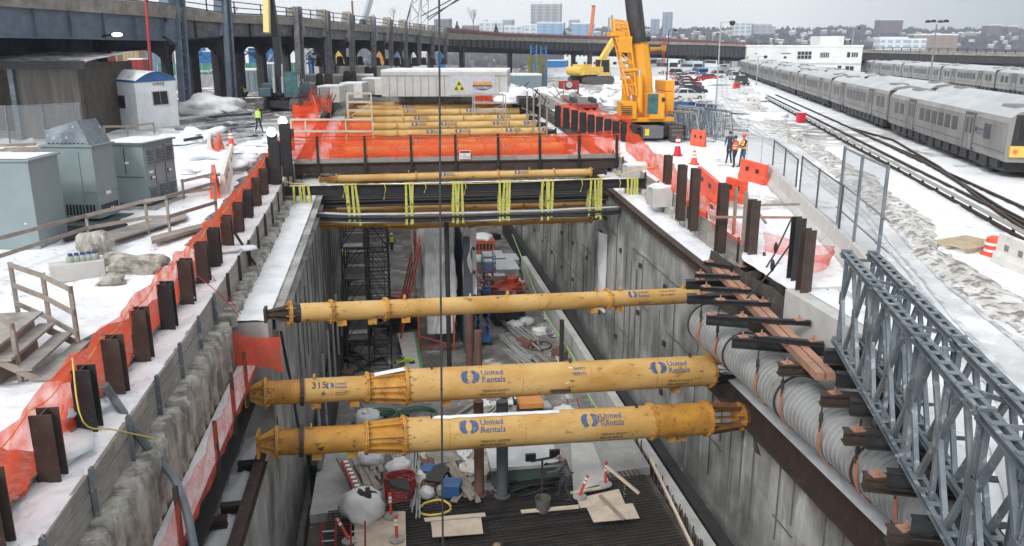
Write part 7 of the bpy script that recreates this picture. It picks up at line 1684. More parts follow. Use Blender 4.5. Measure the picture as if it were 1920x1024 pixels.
rline(BL(13.4,8,130),'third rail with grey cover board nearest the access road',True)
rline(BL(14.6,8,130),'running rail half buried in snow beside the covered third rail')
rline(BL(16.0,8,130),'running rail half buried in snow, second from the third rail')
rline([(1590,240),(1674,264),(1760,315),(1850,385),(1930,440)],'rail of the turnout curving away from the train')
rline([(1640,262),(1720,297),(1800,345),(1880,395),(1950,432)],'inner turnout rail crossing towards the train')
# trains
def traincar(u0,v0,label,first=False,tail=False,detail=True,grp='cars of the long commuter train'):
    Lc=25.2;W_=3.15;z0=.05
    o=BU(u0,v0,0);o.z=gz(o.x,o.y);t=thing('train_car',label,'train car',o,grp)
    q=lambda u,v,z:BU(u0+u,v0+v,z)+Vector((0,0,o.z))
    sec=[(-W_/2+.12,.95),(-W_/2,1.25),(-W_/2,3.05),(-W_/2+.12,3.3),(-W_/2+.55,3.62),(0,3.8),(W_/2-.55,3.62),(W_/2-.12,3.3),(W_/2,3.05),(W_/2,1.25),(W_/2-.12,.95)]
    b=MB();n=len(sec);b.add([q(u,v,z) for v in (0,Lc) for u,z in sec],[tuple(range(n)),tuple(range(n,2*n))]+[(i,(i+1)%n,n+(i+1)%n,n+i) for i in range(n)]);b.build('body',steelcar,t)
    rs=sec[3:8];b=MB();m=len(rs);b.add([q(u*1.004,v,z+.012) for v in (.15,Lc-.15) for u,z in rs],[(i,i+1,m+i+1,m+i) for i in range(m-1)]);b.build('roof',roofcar,t)
    b=MB()
    for vv in (2.2,Lc-4.2):b.hexa([q(-.6,vv,3.72),q(.6,vv,3.72),q(.6,vv+2.0,3.72),q(-.6,vv+2.0,3.72),q(-.5,vv,3.86),q(.5,vv,3.86),q(.5,vv+2.0,3.86),q(-.5,vv+2.0,3.86)])
    b.build('roof_unit',colm('roof_unit_grey',(.2,.2,.2)),t)
    # doors and windows on the side facing us
    def sidebox(b,v,w_,z,h,d): b.hexa([q(-W_/2-d,v-w_/2,z-h/2),q(-W_/2+.05,v-w_/2,z-h/2),q(-W_/2+.05,v+w_/2,z-h/2),q(-W_/2-d,v+w_/2,z-h/2),q(-W_/2-d,v-w_/2,z+h/2),q(-W_/2+.05,v-w_/2,z+h/2),q(-W_/2+.05,v+w_/2,z+h/2),q(-W_/2-d,v+w_/2,z+h/2)])
    for v in (6.0,18.6):
        b=MB();sidebox(b,v,1.75,2.1,2.25,.012);dr=b.build('door',colm('door_recess',(.10,.098,.095)),t)
        for s_ in (-.36,.36):b=MB();sidebox(b,v+s_,.62,2.05,2.0,.02);lf=b.build('door_leaf',steelcar,dr)
        b=MB()
        for s_ in (-.36,.36):sidebox(b,v+s_,.34,2.45,.95,.03)
        b.build('door_glass',glass,dr)
    if detail:
        vs=[8.7+i*1.45 for i in range(6)]+[1.6,3.2,21.3,22.9]
        if first:vs=[8.7+i*1.45 for i in range(6)]+[3.0,21.3,22.9]
        for v in vs:
            b=MB();sidebox(b,v,1.0,2.35,.85,.018);b.build('window',glass,t)
    else:
        b=MB();
        for v in [8.7+i*1.45 for i in range(6)]+[1.6,3.2,21.3,22.9]:sidebox(b,v,1.0,2.35,.85,.018)
        b.build('window_row',glass,t)
    b=MB();b.hexa([q(-W_/2-.01,.1,1.42),q(-W_/2+.05,.1,1.42),q(-W_/2+.05,Lc-.1,1.42),q(-W_/2-.01,Lc-.1,1.42),q(-W_/2-.01,.1,1.46),q(-W_/2+.05,.1,1.46),q(-W_/2+.05,Lc-.1,1.46),q(-W_/2-.01,Lc-.1,1.46)]);b.build('belt_line',colm('door_recess',(.10,.098,.095)),t)
    b=MB();b.hexa([q(-1.3,.6,.35),q(1.3,.6,.35),q(1.3,Lc-.6,.35),q(-1.3,Lc-.6,.35),q(-1.35,.6,.96),q(1.35,.6,.96),q(1.35,Lc-.6,.96),q(-1.35,Lc-.6,.96)])
    rr=random.Random(int(u0*10+v0))
    for k in range(14):v=1+k*1.7;hh=rr.uniform(.3,.6);b.hexa([q(-1.5,v,.9-hh),q(-1.2,v,.9-hh),q(-1.2,v+1.2,.9-hh),q(-1.5,v+1.2,.9-hh),q(-1.5,v,.94),q(-1.2,v,.94),q(-1.2,v+1.2,.94),q(-1.5,v+1.2,.94)])
    b.build('underframe',blk,t)
    for v in (3.2,5.6,Lc-5.6,Lc-3.2):b=MB();b.tube(q(-1.0,v,.45),q(1.0,v,.45),.43,n=12);b.build('wheel_set',rust,t)
    if first:
        b=MB();b.hexa([q(-1.35,-.12,1.3),q(1.35,-.12,1.3),q(1.35,.1,1.3),q(-1.35,.1,1.3),q(-1.25,-.05,3.5),q(1.25,-.05,3.5),q(1.25,.1,3.5),q(-1.25,.1,3.5)]);b.build('end_mask',rubber,t)
        b=MB();b.hexa([q(-1.4,-.2,1.25),q(1.4,-.2,1.25),q(1.4,.05,1.25),q(-1.4,.05,1.25),q(-1.4,-.2,1.85),q(1.4,-.2,1.85),q(1.4,.05,1.85),q(-1.4,.05,1.85)]);b.build('yellow_band',exc_y,t)
        b=MB();b.hexa([q(-1.0,-.16,2.2),q(-.3,-.16,2.2),q(-.3,-.1,2.2),q(-1.0,-.1,2.2),q(-1.0,-.12,3.2),q(-.3,-.12,3.2),q(-.3,-.06,3.2),q(-1.0,-.06,3.2)]);b.build('end_window',glass,t)
        b=MB()
        for u in (-1.15,1.15):b.tube(q(u,-.24,1.55),q(u,-.18,1.55),.12,n=10)
        b.build('tail_light',redglow,t)
        b=MB();text_on(b,'M',.5,q(-W_/2-.03,4.95,2.15),-bd,(0,0,1));text_on(b,'Long Island',.2,q(-W_/2-.03,4.5,2.32),-bd,(0,0,1));text_on(b,'Rail Road',.2,q(-W_/2-.03,4.5,2.08),-bd,(0,0,1));b.build('lettering',logo_b,t)
        b=MB();b.tube(q(0,-.9,.75),q(0,0,.75),.14,n=8);b.build('coupler',blk,t)
    b=MB();b.hexa([q(-1.45,Lc,1.0),q(1.45,Lc,1.0),q(1.45,Lc+.75,1.0),q(-1.45,Lc+.75,1.0),q(-1.45,Lc,3.55),q(1.45,Lc,3.55),q(1.45,Lc+.75,3.55),q(-1.45,Lc+.75,3.55)]);b.build('gangway',rubber,t)
def vfor(u,px,z=3.2):
    best=None
    for k in range(0,4000):
        v=10+k*.05;P_=BU(u,v,z);dp=depth(P_);x=CX+F*((P_.x*math.cos(PSI)-P_.y*math.sin(PSI)))/dp
        if best is None or abs(x-px)<best[0]:best=(abs(x-px),v)
    return best[1]
UT=19.95
vv=vfor(UT-1.58,1893)
for k in range(7):traincar(UT,vv+k*26,('nearest car of the long silver train, yellow and black at its end','second','third','fourth','fifth','sixth','seventh')[k]+(' car of the long silver train counting from the near end' if k else ''),first=(k==0),detail=k<4)
vv2=vfor(UT+4.4-1.58,1742,3.3)-52
for k in range(8):traincar(UT+4.4,vv2+k*26,'%s car of the second silver train behind, counting from the right'%ORDS[k],detail=False,grp='cars of the second train')
vv3=vfor(48,1865,3.2)-52
for k in range(6):traincar(49.6,vv3+k*26,'%s car of the far grey train near the white building, from the right'%ORDS[k],detail=k<4,grp='cars of the far train')
for k in range(6):traincar(54.2,vv3+9+k*26,'%s car of the farthest train, only its roof seen, from the right'%ORDS[k],detail=False,grp='cars of the farthest train')
# ================= ELEVATED RAILWAY =================
ST=[(-120,42,-70,-40,2,68),(0,48,-45,-15,12,71),(305,62,-14,8,33,77),(328,64,-8,12,36,76),(420,68,2,27,43,70),(555,76,17,33,47,69),(580,79,19,37,51,69),(630,85,25,43,56,74),(715,101,36,51,61,76),(772,119,44,56,65,79),(842,143,52,63,74,86),(950,175,62,70,76,91),(1100,205,67,74,81,96),(1200,213,71,77,83,101),(1330,215,76,81,85,106),(1400,215,80,84,88,109),(1620,205,88,94,99,114),(1770,195,91,98,103,117),(1990,180,96,103,108,122)]
def stat(x):
    for a,b in zip(ST,ST[1:]):
        if x<=b[0]:
            t=(x-a[0])/(b[0]-a[0]);return [p+(q-p)*t for p,q in zip(a,b)]
    return list(ST[-1])
def vz(x):
    s=stat(x);g=Pa(x,stat(x)[5],s[1]);return Vector((g.x,g.y,0)),[Pa(x,r,s[1]).z for r in s[2:]]
# resample in world space
xs=[-120];
while xs[-1]<1980:
    x=xs[-1];za=stat(x)[1];xs.append(x+max(1.2,1.1*F/za))
VP_=[vz(x) for x in xs]
def vnorm(i):
    a=VP_[max(0,i-2)][0];b=VP_[min(len(VP_)-1,i+2)][0];d=(b-a).normalized();return Vector((-d.y,d.x,0)),d
vi=thing('elevated_railway','long elevated railway viaduct curving from the left across the back of the site','viaduct',VP_[0][0])
TH=7.5
def vstrip(name,m,i0,i1,za,zb,off0,off1,kk=0):
    b=MB();n=i1-i0+1
    for i in range(i0,i1+1):
        p,z=VP_[i];nr,_=vnorm(i);z0,z1=za(z),zb(z)
        b.v+=[p+nr*off0+Vector((0,0,z0)),p+nr*off1+Vector((0,0,z0)),p+nr*off1+Vector((0,0,z1)),p+nr*off0+Vector((0,0,z1))]
    b.f=[(4*k+j,4*k+(j+1)%4,4*k+4+(j+1)%4,4*k+4+j) for k in range(n-1) for j in range(4)]+[(0,1,2,3),tuple(4*(n-1)+j for j in (3,2,1,0))]
    return b.build(name,m,vi)
def ix(px): return min(range(len(xs)),key=lambda k:abs(xs[k]-px))
N_=len(xs)-1
vstrip('deck_fascia',conc_v,0,N_,lambda z:z[2],lambda z:z[1],-.25,.35);vstrip('deck_slab',vdark,0,N_,lambda z:z[2],lambda z:z[2]+.35,.35,TH)
vstrip('far_parapet',conc_v,0,N_,lambda z:z[2],lambda z:z[1],TH-.1,TH+.4);vstrip('snow_on_deck',snow,0,N_,lambda z:z[1]-.02,lambda z:z[1]+.14,.0,TH)
vstrip('near_girder',vblue,0,ix(305),lambda z:z[3],lambda z:z[2],0,.25);vstrip('near_girder',vgrey,ix(305),ix(842),lambda z:z[3],lambda z:z[2],0,.25);vstrip('near_girder',vdark,ix(842),N_,lambda z:z[3],lambda z:z[2],0,.25)
vstrip('far_girder',vdark,0,N_,lambda z:z[3]-.9,lambda z:z[2],TH-1,TH-.6)
for a_,c_,m in ((0,305,vblue),(306,560,vdark),(842,1990,vdark)):
    b=MB();i=ix(a_)
    while i<ix(c_):
        p,z=VP_[i];nr,d=vnorm(i);b.bar(p-nr*.10+Vector((0,0,z[3])),p-nr*.10+Vector((0,0,z[2])),.10,.2,up=nr);i+=1 if a_>=842 else (2 if a_ else 2)
    b.build('web_stiffeners',m,vi)
    b=MB()
    for i in range(ix(a_),ix(c_)):
        p,z=VP_[i];q,y=VP_[i+1];nr,_=vnorm(i);b.bar(p-nr*.08+Vector((0,0,z[3]+.06)),q-nr*.08+Vector((0,0,y[3]+.06)),.3,.08)
    b.build('bottom_flange',m,vi)
# railings
for (x0,x1,m) in ((0,842,blk),(842,1400,colm('rail_red',(.24,.10,.09))),(1400,1985,rust)):
    b=MB();i0,i1=ix(x0),ix(x1)
    for i in range(i0,i1):
        p,z=VP_[i];q,y=VP_[i+1];w_=.07 if x0==0 else .11
        for f in (1.0,.55,.12):b.bar(p+Vector((0,0,z[1]+(z[0]-z[1])*f)),q+Vector((0,0,y[1]+(y[0]-y[1])*f)),w_,w_)
        if i%2==0:b.bar(p+Vector((0,0,z[1])),p+Vector((0,0,z[0])),w_*1.3,w_*1.3,up=(0,1,0))
    b.build('railing',m,vi)
if 1:
    b=MB();
    for i in range(ix(842),ix(1400)):
        p,z=VP_[i];q,y=VP_[i+1];nr,_=vnorm(i);o=nr*.15;b.add([p+o+Vector((0,0,z[1]+.1)),q+o+Vector((0,0,y[1]+.1)),q+o+Vector((0,0,y[0]-.1)),p+o+Vector((0,0,z[0]-.1))],[(0,1,2,3)])
    b.build('railing_screen',colm('screen_red',(.22,.13,.125)),vi)
# columns
def vcol(xt,xb,yb,w_px,ytop,m,back=True,pedestal=None,base=None):
    za=stat(xt)[1];b=Pa(xb,yb,za);t=Pa(xt,ytop,za);wd=w_px*za/F;o=MB();i=ix(xt);nr,d=vnorm(i);b0=b-nr*.3;t0=t-nr*.3
    for s_ in (-.5,.5):o.bar(b0+d*wd*s_*.8,t0+d*wd*s_*.8,wd*.22,.5,up=nr)
    o.bar(b0+nr*.2,t0+nr*.2,wd,.05,up=nr)
    k=0;L_=(t0-b0).length
    while k<L_: q=b0.lerp(t0,k/L_);o.bar(q-d*wd*.45,q+d*wd*.45,.25,.08,up=nr);k+=1.3
    o.build('column',m,vi)
    z=VP_[i][1]
    if ytop<stat(xt)[3]:
        c=MB();q=VP_[i][0];c.bar(q+nr*.1+Vector((0,0,z[3])),Vector((t.x,t.y,max(t.z,z[1])))+nr*.1,wd*1.5,.9,up=nr);c.build('parapet_pillar',m if ytop<0 else conc_v,vi)
    if back:
        q=VP_[i][0]+nr*(TH-.8);g_=gz(q.x,q.y) if base is None else base
        c=MB();c.bar(q+Vector((0,0,g_)),q+Vector((0,0,z[3])),wd*1.1,wd*1.1,up=nr)
        c.build('column',vdark,vi)
        # rounded knee brackets: cross frame and along the far girder
        for (o0,dir_) in ((q,d),(q,-d),(q,-nr),(VP_[i][0],nr)):
            R_=1.7;poly=[o0+Vector((0,0,z[3]+.1)),o0+Vector((0,0,z[3]-R_-.8))];
            for j in range(7):a=math.pi/2*j/6;poly.append(o0+dir_*(R_-R_*math.cos(a)+.2)+Vector((0,0,z[3]-R_-.8+R_*math.sin(a)+.05)))
            poly.append(o0+dir_*(R_+.2)+Vector((0,0,z[3]+.1)));tv=dir_.cross(Vector((0,0,1)))*.2
            e=MB();e.prism([p_-tv*.5 for p_ in poly],tv);e.build('knee_bracket',vdark,vi)
        e=MB();e.bar(VP_[i][0]+Vector((0,0,z[3]+.0)),q+Vector((0,0,z[3]+.0)),.5,1.1);e.build('cross_beam',vdark,vi)
def colbase(x,yb,h_px):
    pass
vcol(326,342,197,22,-40,vblue);vcol(417,431,199,14,-30,vblue);vcol(552,560,186,16,14,vgrey)
for (xt,xb,yb,w_,yt) in [(607,613,163,13,21),(653,657,156,11,27),(695,697,147,9,32),(728,729,126,8,37),(756,757,124,8,40),(782,783,122,7,45),(808,808,121,7,48),(832,832,120,7,50)]:vcol(xt,xb,yb,w_,yt,vgrey)
for x in (120,225,465,515):
    i=ix(x);nr,d=vnorm(i);q=VP_[i][0]+nr*(TH-.8 if x>400 else 4.5);z=VP_[i][1];c=MB();c.bar(q+Vector((0,0,gz(q.x,q.y))),q+Vector((0,0,z[3]+.1)),.95,.8,up=nr);c.build('column',vdark,vi)
    for dir_ in (d,-d):
        R_=1.6;poly=[q+Vector((0,0,z[3]+.1)),q+Vector((0,0,z[3]-R_-.8))]
        for j in range(7):a=math.pi/2*j/6;poly.append(q+dir_*(R_-R_*math.cos(a)+.3)+Vector((0,0,z[3]-R_-.8+R_*math.sin(a)+.05)))
        poly.append(q+dir_*(R_+.3)+Vector((0,0,z[3]+.1)));tv=dir_.cross(Vector((0,0,1)))*.3;e=MB();e.prism([p_-tv*.5 for p_ in poly],tv);e.build('knee_bracket',vdark,vi)
x=870
while x<1975:
    i=ix(x);nr,d=vnorm(i);z=VP_[i][1];g_=.24 if x>1100 else 2.2
    for o_ in (.6,TH-.8):
        q=VP_[i][0]+nr*o_;b=MB();b.bar(q+Vector((0,0,g_-1)),q+Vector((0,0,z[3])),.9,.8,up=nr);b.build('column',vdark,vi)
        e=MB();e.bar(q-d*2.2+Vector((0,0,z[3]-.2)),q+d*2.2+Vector((0,0,z[3]-.2)),.3,.8);e.build('knee_bracket',vdark,vi)
    x+=13*F/stat(x)[1]
# bolted column shoes and concrete piers
def pier(x0,x1,x2,yt,yb,za,label):
    a=Pa(x0,yb,za);c=Pa(x1,yb,za);h=zat(a,yt)-a.z;e=Vector((.55,3.2,0));t=thing('concrete_pier',label,'pier',a);b=MB();b.hexa([a,c,c+e,a+e,a+Vector((0,0,h)),c+Vector((0,0,h)),c+e+Vector((0,0,h)),a+e+Vector((0,0,h))]);b.build('block',conc,t,bev=.03)
    b=MB();cc=Vector(Pa(x2,yb,za));s_=cc-c;b.hexa([c+Vector((.0,-.02,0)),cc,cc+e*.9,c+e*.9,c+Vector((0,-.02,h)),cc+Vector((0,0,h)),cc+e*.9+Vector((0,0,h)),c+e*.9+Vector((0,0,h))]);b.build('end_face',mat('pale_end_concrete',(.68,.68,.66),(.55,.55,.54),1.5,.8),t)  # right end face is a paler concrete tone than the block
    b=MB();b.hexa([q+Vector((0,0,h+.01)) for q in (a,cc,cc+e,a+e)]+[q+Vector((0,0,h+.12)) for q in (a,cc,cc+e,a+e)]);b.build('snow_cap',snow,t)
pier(596,620,637,164,192,71,'concrete pier with a paler end, nearest the dark excavator');pier(638,664,680,158,184,76,'concrete pier with a paler end, second from the excavator');pier(680,703,718,149,178,81,'concrete pier with a paler end, beside the long concrete box')
for k,(x,yb,yt,w_,za) in enumerate([(600,160,138,12,82),(616,160,137,12,80),(651,154,133,12,88),(663,154,133,10,87),(690,146,125,11,96),(701,146,126,10,95),(598,125,107,9,92),(638,124,106,12,96),(652,124,107,9,98),(676,122,106,9,103),(708,123,108,10,108),(727,125,110,12,112),(745,124,108,10,116),(758,126,110,10,119),(778,124,108,11,122),(795,122,108,9,125),(812,122,109,9,129),(832,121,109,8,133)]):
    p=Pa(x,yb,za);r=w_*za/F*.5;h=(yb-yt)*za/F;b=MB();pr=[(0,r*1.5),(.25,r*1.5),(.26,r),(h*.75,r),(h*.95,r*.8),(h,r*.3)];b.lathe(p,p+Vector((0,0,9)),pr,8)
    for j in range(8):
        a=j*math.pi/4;b.bar(p+Vector((r*1.0*math.cos(a),r*math.sin(a),.2)),p+Vector((r*.95*math.cos(a),r*.95*math.sin(a),h*.85)),.08,.08)
    tag(b.build('column_shoe',rust),'squat brown bolted column shoe under the viaduct, %s in the row'%ORDS[k],'column shoe','brown bolted column shoes under the viaduct')
# long cast concrete box with company banner
za=75;a=Pa(716,181,za);c=Pa(951,182,za);c.z=a.z;h=zat(a,135)-a.z;e=Vector((1.2,6.5,0));t=thing('concrete_box_girder','long pale concrete box carrying a white company banner','concrete box',a)
u=(c-a);b=MB();b.hexa([a,c,c+e,a+e,a+Vector((0,0,h)),c+Vector((0,0,h)),c+e+Vector((0,0,h)),a+e+Vector((0,0,h))]);b.build('box',conc_l,t)
b=MB();b.hexa([q+Vector((0,0,h+.0)) for q in (a,c,c+e,a+e)]+[q+Vector((0,0,h+.2)) for q in (a,c,c+e,a+e)]);b.build('snow_cap',snow,t)
b=MB();n_=Vector((u.y,-u.x,0)).normalized()
for k in range(1,16):q=a.lerp(c,k/16);b.bar(q+n_*.01,q+n_*.01+Vector((0,0,h*.85)),.08,.04)
b.bar(a+n_*.02+Vector((0,0,h*.86)),c+n_*.02+Vector((0,0,h*.86)),.04,.1);b.build('panel_joints',conc,t)
ud=u.normalized();L_=u.length;P_=lambda f,z,dd=.06:a+ud*(L_*f)+Vector((0,0,h*z))+n_*dd
f0,f1=(843-716)/235,(928-716)/235
b=MB();b.add([P_(f0,.07),P_(f1,.07),P_(f1,.86),P_(f0,.86)],[(0,1,2,3)]);b.build('banner',colm('banner_grey',(.55,.57,.63)),t)
def tri(pts,m,dd,nm):b=MB();b.add([P_(f,z,dd) for f,z in pts],[(0,1,2)]);b.build(nm,m,t)
fx=lambda x:(x-716)/235
tri([(fx(848),.20),(fx(874.5),.20),(fx(861),.76)],colm('emblem_yellow',(.6,.6,.16)),.075,'emblem');tri([(fx(852),.27),(fx(860),.27),(fx(856),.43)],ink,.085,'emblem');tri([(fx(862.5),.27),(fx(870.5),.27),(fx(866.5),.43)],ink,.085,'emblem');tri([(fx(857),.46),(fx(865),.46),(fx(861),.62)],ink,.085,'emblem')
tri([(fx(888),.33),(fx(922),.33),(fx(905),.24)],logo_b,.08,'emblem')
b=MB();text_on(b,'INDUSTRIES',.33,P_(fx(887),.365,.08),ud,(0,0,1));b.build('lettering',ink,t)
b=MB();b.bar(P_(fx(888),.52,.08),P_(fx(922),.52,.08),.02,.36);b.build('lettering',colm('emblem_orange',(.7,.35,.12)),t)
b=MB();b.bar(P_(fx(886),.455,.08),P_(fx(922),.455,.08),.02,.08);b.build('underline',ink,t)
for k,(x0,x1,yt,yb,za_,m) in enumerate([(560,700,142,150,88,conc),(560,600,158,163,84,conc),(590,740,126,136,105,conc_l)]):
    a=Pa(x0,yb,za_);c=Pa(x1,yb,za_);c.z=a.z;h=zat(a,yt)-a.z;e=Vector((0,3,0));t=thing('concrete_ledge','low concrete ledge with snow behind the piers, '+('middle','front','rear')[k]+' one','ledge',a);b=MB();b.hexa([a-Vector((0,0,1.5)),c-Vector((0,0,1.5)),c+e-Vector((0,0,1.5)),a+e-Vector((0,0,1.5)),a+Vector((0,0,h)),c+Vector((0,0,h)),c+e+Vector((0,0,h)),a+e+Vector((0,0,h))]);b.build('block',m,t)
    b=MB();b.hexa([q+Vector((0,0,h+.01)) for q in (a,c,c+e,a+e)]+[q+Vector((0,0,h+.12)) for q in (a,c,c+e,a+e)]);b.build('snow_cap',snow,t)
# light fixture on the girder
i=ix(194);p=Pa(194,65,stat(194)[1])-vnorm(i)[0]*.8;t=thing('floodlight','lit lamp on a bracket under the blue viaduct girder','floodlight',p);b=MB();b.tube(p,p+vnorm(i)[0]*1.2-Vector((.6,0,.2)),.08,n=6);b.build('bracket',blk,t);b=MB();b.blob(p+Vector((.25,0,.0)),(.36,.15,.13),0,1,12,8);b.build('lamp',lampglow,t)
# green banner fence
a=Pa(296,131,100);c=Pa(566,133,108);a.z=c.z=gz(a.x,a.y)+1.5;t=thing('banner_fence','green banner fence with a white web address under the viaduct','banner fence',a);u=(c-a).normalized();n_=Vector((u.y,-u.x,0));hb_=1.25
b=MB();b.grid(lambda i,j:a+(c-a)*i+Vector((0,0,hb_*j))+n_*.06*noise.noise(Vector((i*60,j*2,0))),80,3);b.build('banner',mat('banner_green',(.06,.26,.17),(.12,.34,.25),1.2,.7),t,'all')
q=Pa(338,130.5,102);q.z=a.z+.10;q=a+u*((q-a).dot(u));b=MB();text_on(b,'www.GatewayProgram.org',.56,Vector((q.x,q.y,a.z+.18))+n_*.12,u,(0,0,1));b.build('lettering',inkw,t)
b=MB();
for k in range(18):q=a+(c-a)*k/17;b.bar(q-Vector((0,0,1.5)),q+Vector((0,0,hb_)),.08,.08)
b.build('post',alum,t)
for k in range(24):
    q=a+(c-a)*((k+.5)/24)+n_*.9;b=MB();b.grid(lambda i,j:q+u*((i-.5)*.72*1.0)+Vector((0,0,-1.5+1.45*j))+n_*.12*noise.noise(Vector((i*3+k*7,j*3,k)))+n_*.3*(1-j),6,6);tag(b.build('tarp_sheet',mat('grey_tarp',(.42,.40,.40),(.3,.29,.29),2,.8,bump=.5),None,'all'),'grey tarp sheet hung below the green banner, %s from the left'%ORDS[k],'tarp','grey tarps below the green banner')
# machinery and containers behind
rnd=random.Random(21)
yard=[(338,352,94,114,'tan',125),(372,384,84,97,'white',170),(386,399,85,97,'white',170),(300,318,100,118,'tan',130),(345,408,97,103,'blue',140),(436,452,88,106,'blue',120),(466,482,90,108,'blue',120),(484,508,88,105,'blue',125),(342,350,104,113,'tan',118),(232,262,88,118,'tan',110),(262,300,92,112,'blue2',130),(240,268,112,122,'red',105),(205,222,90,130,'tan',112),(570,590,92,108,'white',150),(590,610,90,100,'orange',160),(622,648,95,104,'yellow',160),(700,722,95,110,'orange',170),(733,745,96,110,'blue',170),(775,800,98,112,'white',170),(820,835,98,108,'blue',180),(160,200,100,120,'red',95),(500,520,120,150,'bluegrey',95),(448,482,132,152,'bluegrey',90)]
cols={'tan':(.42,.34,.2),'white':(.68,.69,.7),'blue':(.03,.17,.42),'blue2':(.15,.24,.36),'red':(.3,.03,.03),'orange':(.6,.27,.07),'yellow':(.6,.45,.12),'bluegrey':(.2,.26,.3)}
for k,(x0,x1,yt,yb,cn,za_) in enumerate(yard):
    a=Pa(x0,yb,za_);c=Pa(x1,yb,za_);g_=gz(a.x,a.y);h=zat(a,yt)-g_;a.z=c.z=g_;e=Vector((0,3.5,0));cnm={'blue2':'faded blue','bluegrey':'blue grey'}.get(cn,cn)
    t=thing('site_container','%s site container seen under the viaduct, %s of the row counted from the left'%(cnm,ORDS[sorted(range(len(yard)),key=lambda i:yard[i][0]).index(k)]),'container',a);b=MB();b.hexa([a,c,c+e,a+e,a+Vector((0,0,h)),c+Vector((0,0,h)),c+e+Vector((0,0,h)),a+e+Vector((0,0,h))])
    n=max(2,int((c-a).length/.5))
    for j in range(n):q=a.lerp(c,(j+.5)/n);b.bar(q+Vector((0,-.04,.1)),q+Vector((0,-.04,h-.1)),.2,.08,up=(0,1,0))
    b.build('body',colm('container_'+cn,cols[cn]),t);b=MB();b.hexa([q+Vector((0,0,h)) for q in (a,c,c+e,a+e)]+[q+Vector((0,0,h+.15)) for q in (a,c,c+e,a+e)]);b.build('snow_cap',snow,t)
for k in range(26):
    x=rnd.choice((rnd.uniform(345,410),rnd.uniform(430,530),rnd.uniform(570,600)));p=Pa(x,rnd.uniform(100,112),rnd.uniform(112,122));b=MB()
    for j in range(5):b.bar(p+Vector((rnd.uniform(-1.5,1.5),0,rnd.uniform(-1,1))),p+Vector((rnd.uniform(-1.5,1.5),rnd.uniform(-.5,.5),rnd.uniform(-1,1.5))),.18,.18)
    b.bar(p,p-Vector((0,0,p.z-2.2)),.2,.2);tag(b.build('stacked_steelwork',rnd.choice((colm('container_blue',cols['blue']),colm('container_blue',cols['blue']),alum,blk))),'tangled steelwork behind the green banner, '+('left part','middle part','right part')[(x>425)+(x>540)],'steelwork','tangled steelwork behind the green banner '+('left','middle','right')[(x>425)+(x>540)])
# clutter between the box girder and the crane
def mound(x,y,rx,rz_,k,m=snow,lb=None):
    p=Pg(x,y);b=MB();b.blob(p-Vector((0,0,.1)),(rx,rx*.7,rz_),.8,2.2,26,12,k,True);o=b.build('snow_heap',m,None,'all');struct(o)
for k,(x,y,rx,rz_) in enumerate([(975,143,2.6,1.3),(1135,184,2.2,.9),(1150,168,2,.8),(1120,192,1.6,.7),(975,190,2.0,1.2),(1040,182,2.2,.8),(1085,178,1.6,.7),(1010,175,1.5,.6),(1060,135,3.5,1.2),(1330,160,3.5,.8),(1405,190,2.5,.9),(1440,225,2.4,.7),(1300,150,3,.9),(1160,200,1.8,1.0),(960,160,2.2,.9)]):mound(x,y,rx,rz_,k+30)
more=[(1024,1062,114,131,'blue',150),(1070,1165,108,126,'white',178),(1060,1100,98,107,'white',190),(960,1010,142,160,'bluegrey',92),(1165,1200,108,124,'white',140)]
for k,(x0,x1,yt,yb,cn,za_) in enumerate(more):
    a=Pg(x0,yb+6);c=Pg(x1,yb+6);h=zat(a,yt)-a.z;c.y=a.y;c.z=a.z;e=Vector((0,3.5,0));t=thing('site_container',['dark blue container with snowy roof behind the form towers','long white site office behind the yellow excavator','white roofed shed far behind the yellow excavator','low blue grey tank just right of the concrete box','white cabin directly behind the folded jib'][k],'container',a);b=MB();b.hexa([a,c,c+e,a+e,a+Vector((0,0,h)),c+Vector((0,0,h)),c+e+Vector((0,0,h)),a+e+Vector((0,0,h))]);b.build('body',colm('container_'+cn,cols[cn]),t);b=MB();b.hexa([q+Vector((0,0,h)) for q in (a,c,c+e,a+e)]+[q+Vector((0,0,h+.2)) for q in (a,c,c+e,a+e)]);b.build('snow_cap',snow,t)
    if k in(1,2,4):
        for j in range(5):
            q=a.lerp(c,(j+.5)/5);b=MB();b.box(q+Vector((0,-.03,h*.55)),(1.1,.06,.8));b.build('window',glass,t)
rnd=random.Random(9)
for k in range(34):
    x=rnd.uniform(960,1165);y=rnd.uniform(140,200);
    if 1045<x<1125 and y>150:continue
    p=Pg(x,y);b=MB();kind=k%4
    if kind==0:b.box(p+Vector((0,0,.3)),(rnd.uniform(.8,2),.8,.6));m,nm,lb,ct=rnd.choice((blk,alum,brownp)),'crate','small crate','crate'
    elif kind==1:
        for j in range(5):b.tube(p+Vector((-1,j*.2,.1)),p+Vector((1.2,j*.2+.3,.15)),.07,n=6)
        m,nm,lb,ct=alum,'pipe_bundle','bundle of grey pipes','pipes'
    elif kind==2:b.blob(p+Vector((0,0,.2)),(.8,.6,.45),.8,2,12,8,k);m,nm,lb,ct=tarp,'tarp_heap','small tarp covered heap','tarp heap'
    else:
        for j in range(4):b.bar(p+Vector((rnd.uniform(-1,1),0,0)),p+Vector((rnd.uniform(-1,1),.3,rnd.uniform(.8,1.8))),.08,.08)
        m,nm,lb,ct=rnd.choice((woodp,rust)),'frame_stack','upright stack of thin frames','frames'
    tag(b.build(nm,m),lb+' in the muddy yard behind the flatbed',ct,lb+'s in the muddy yard')
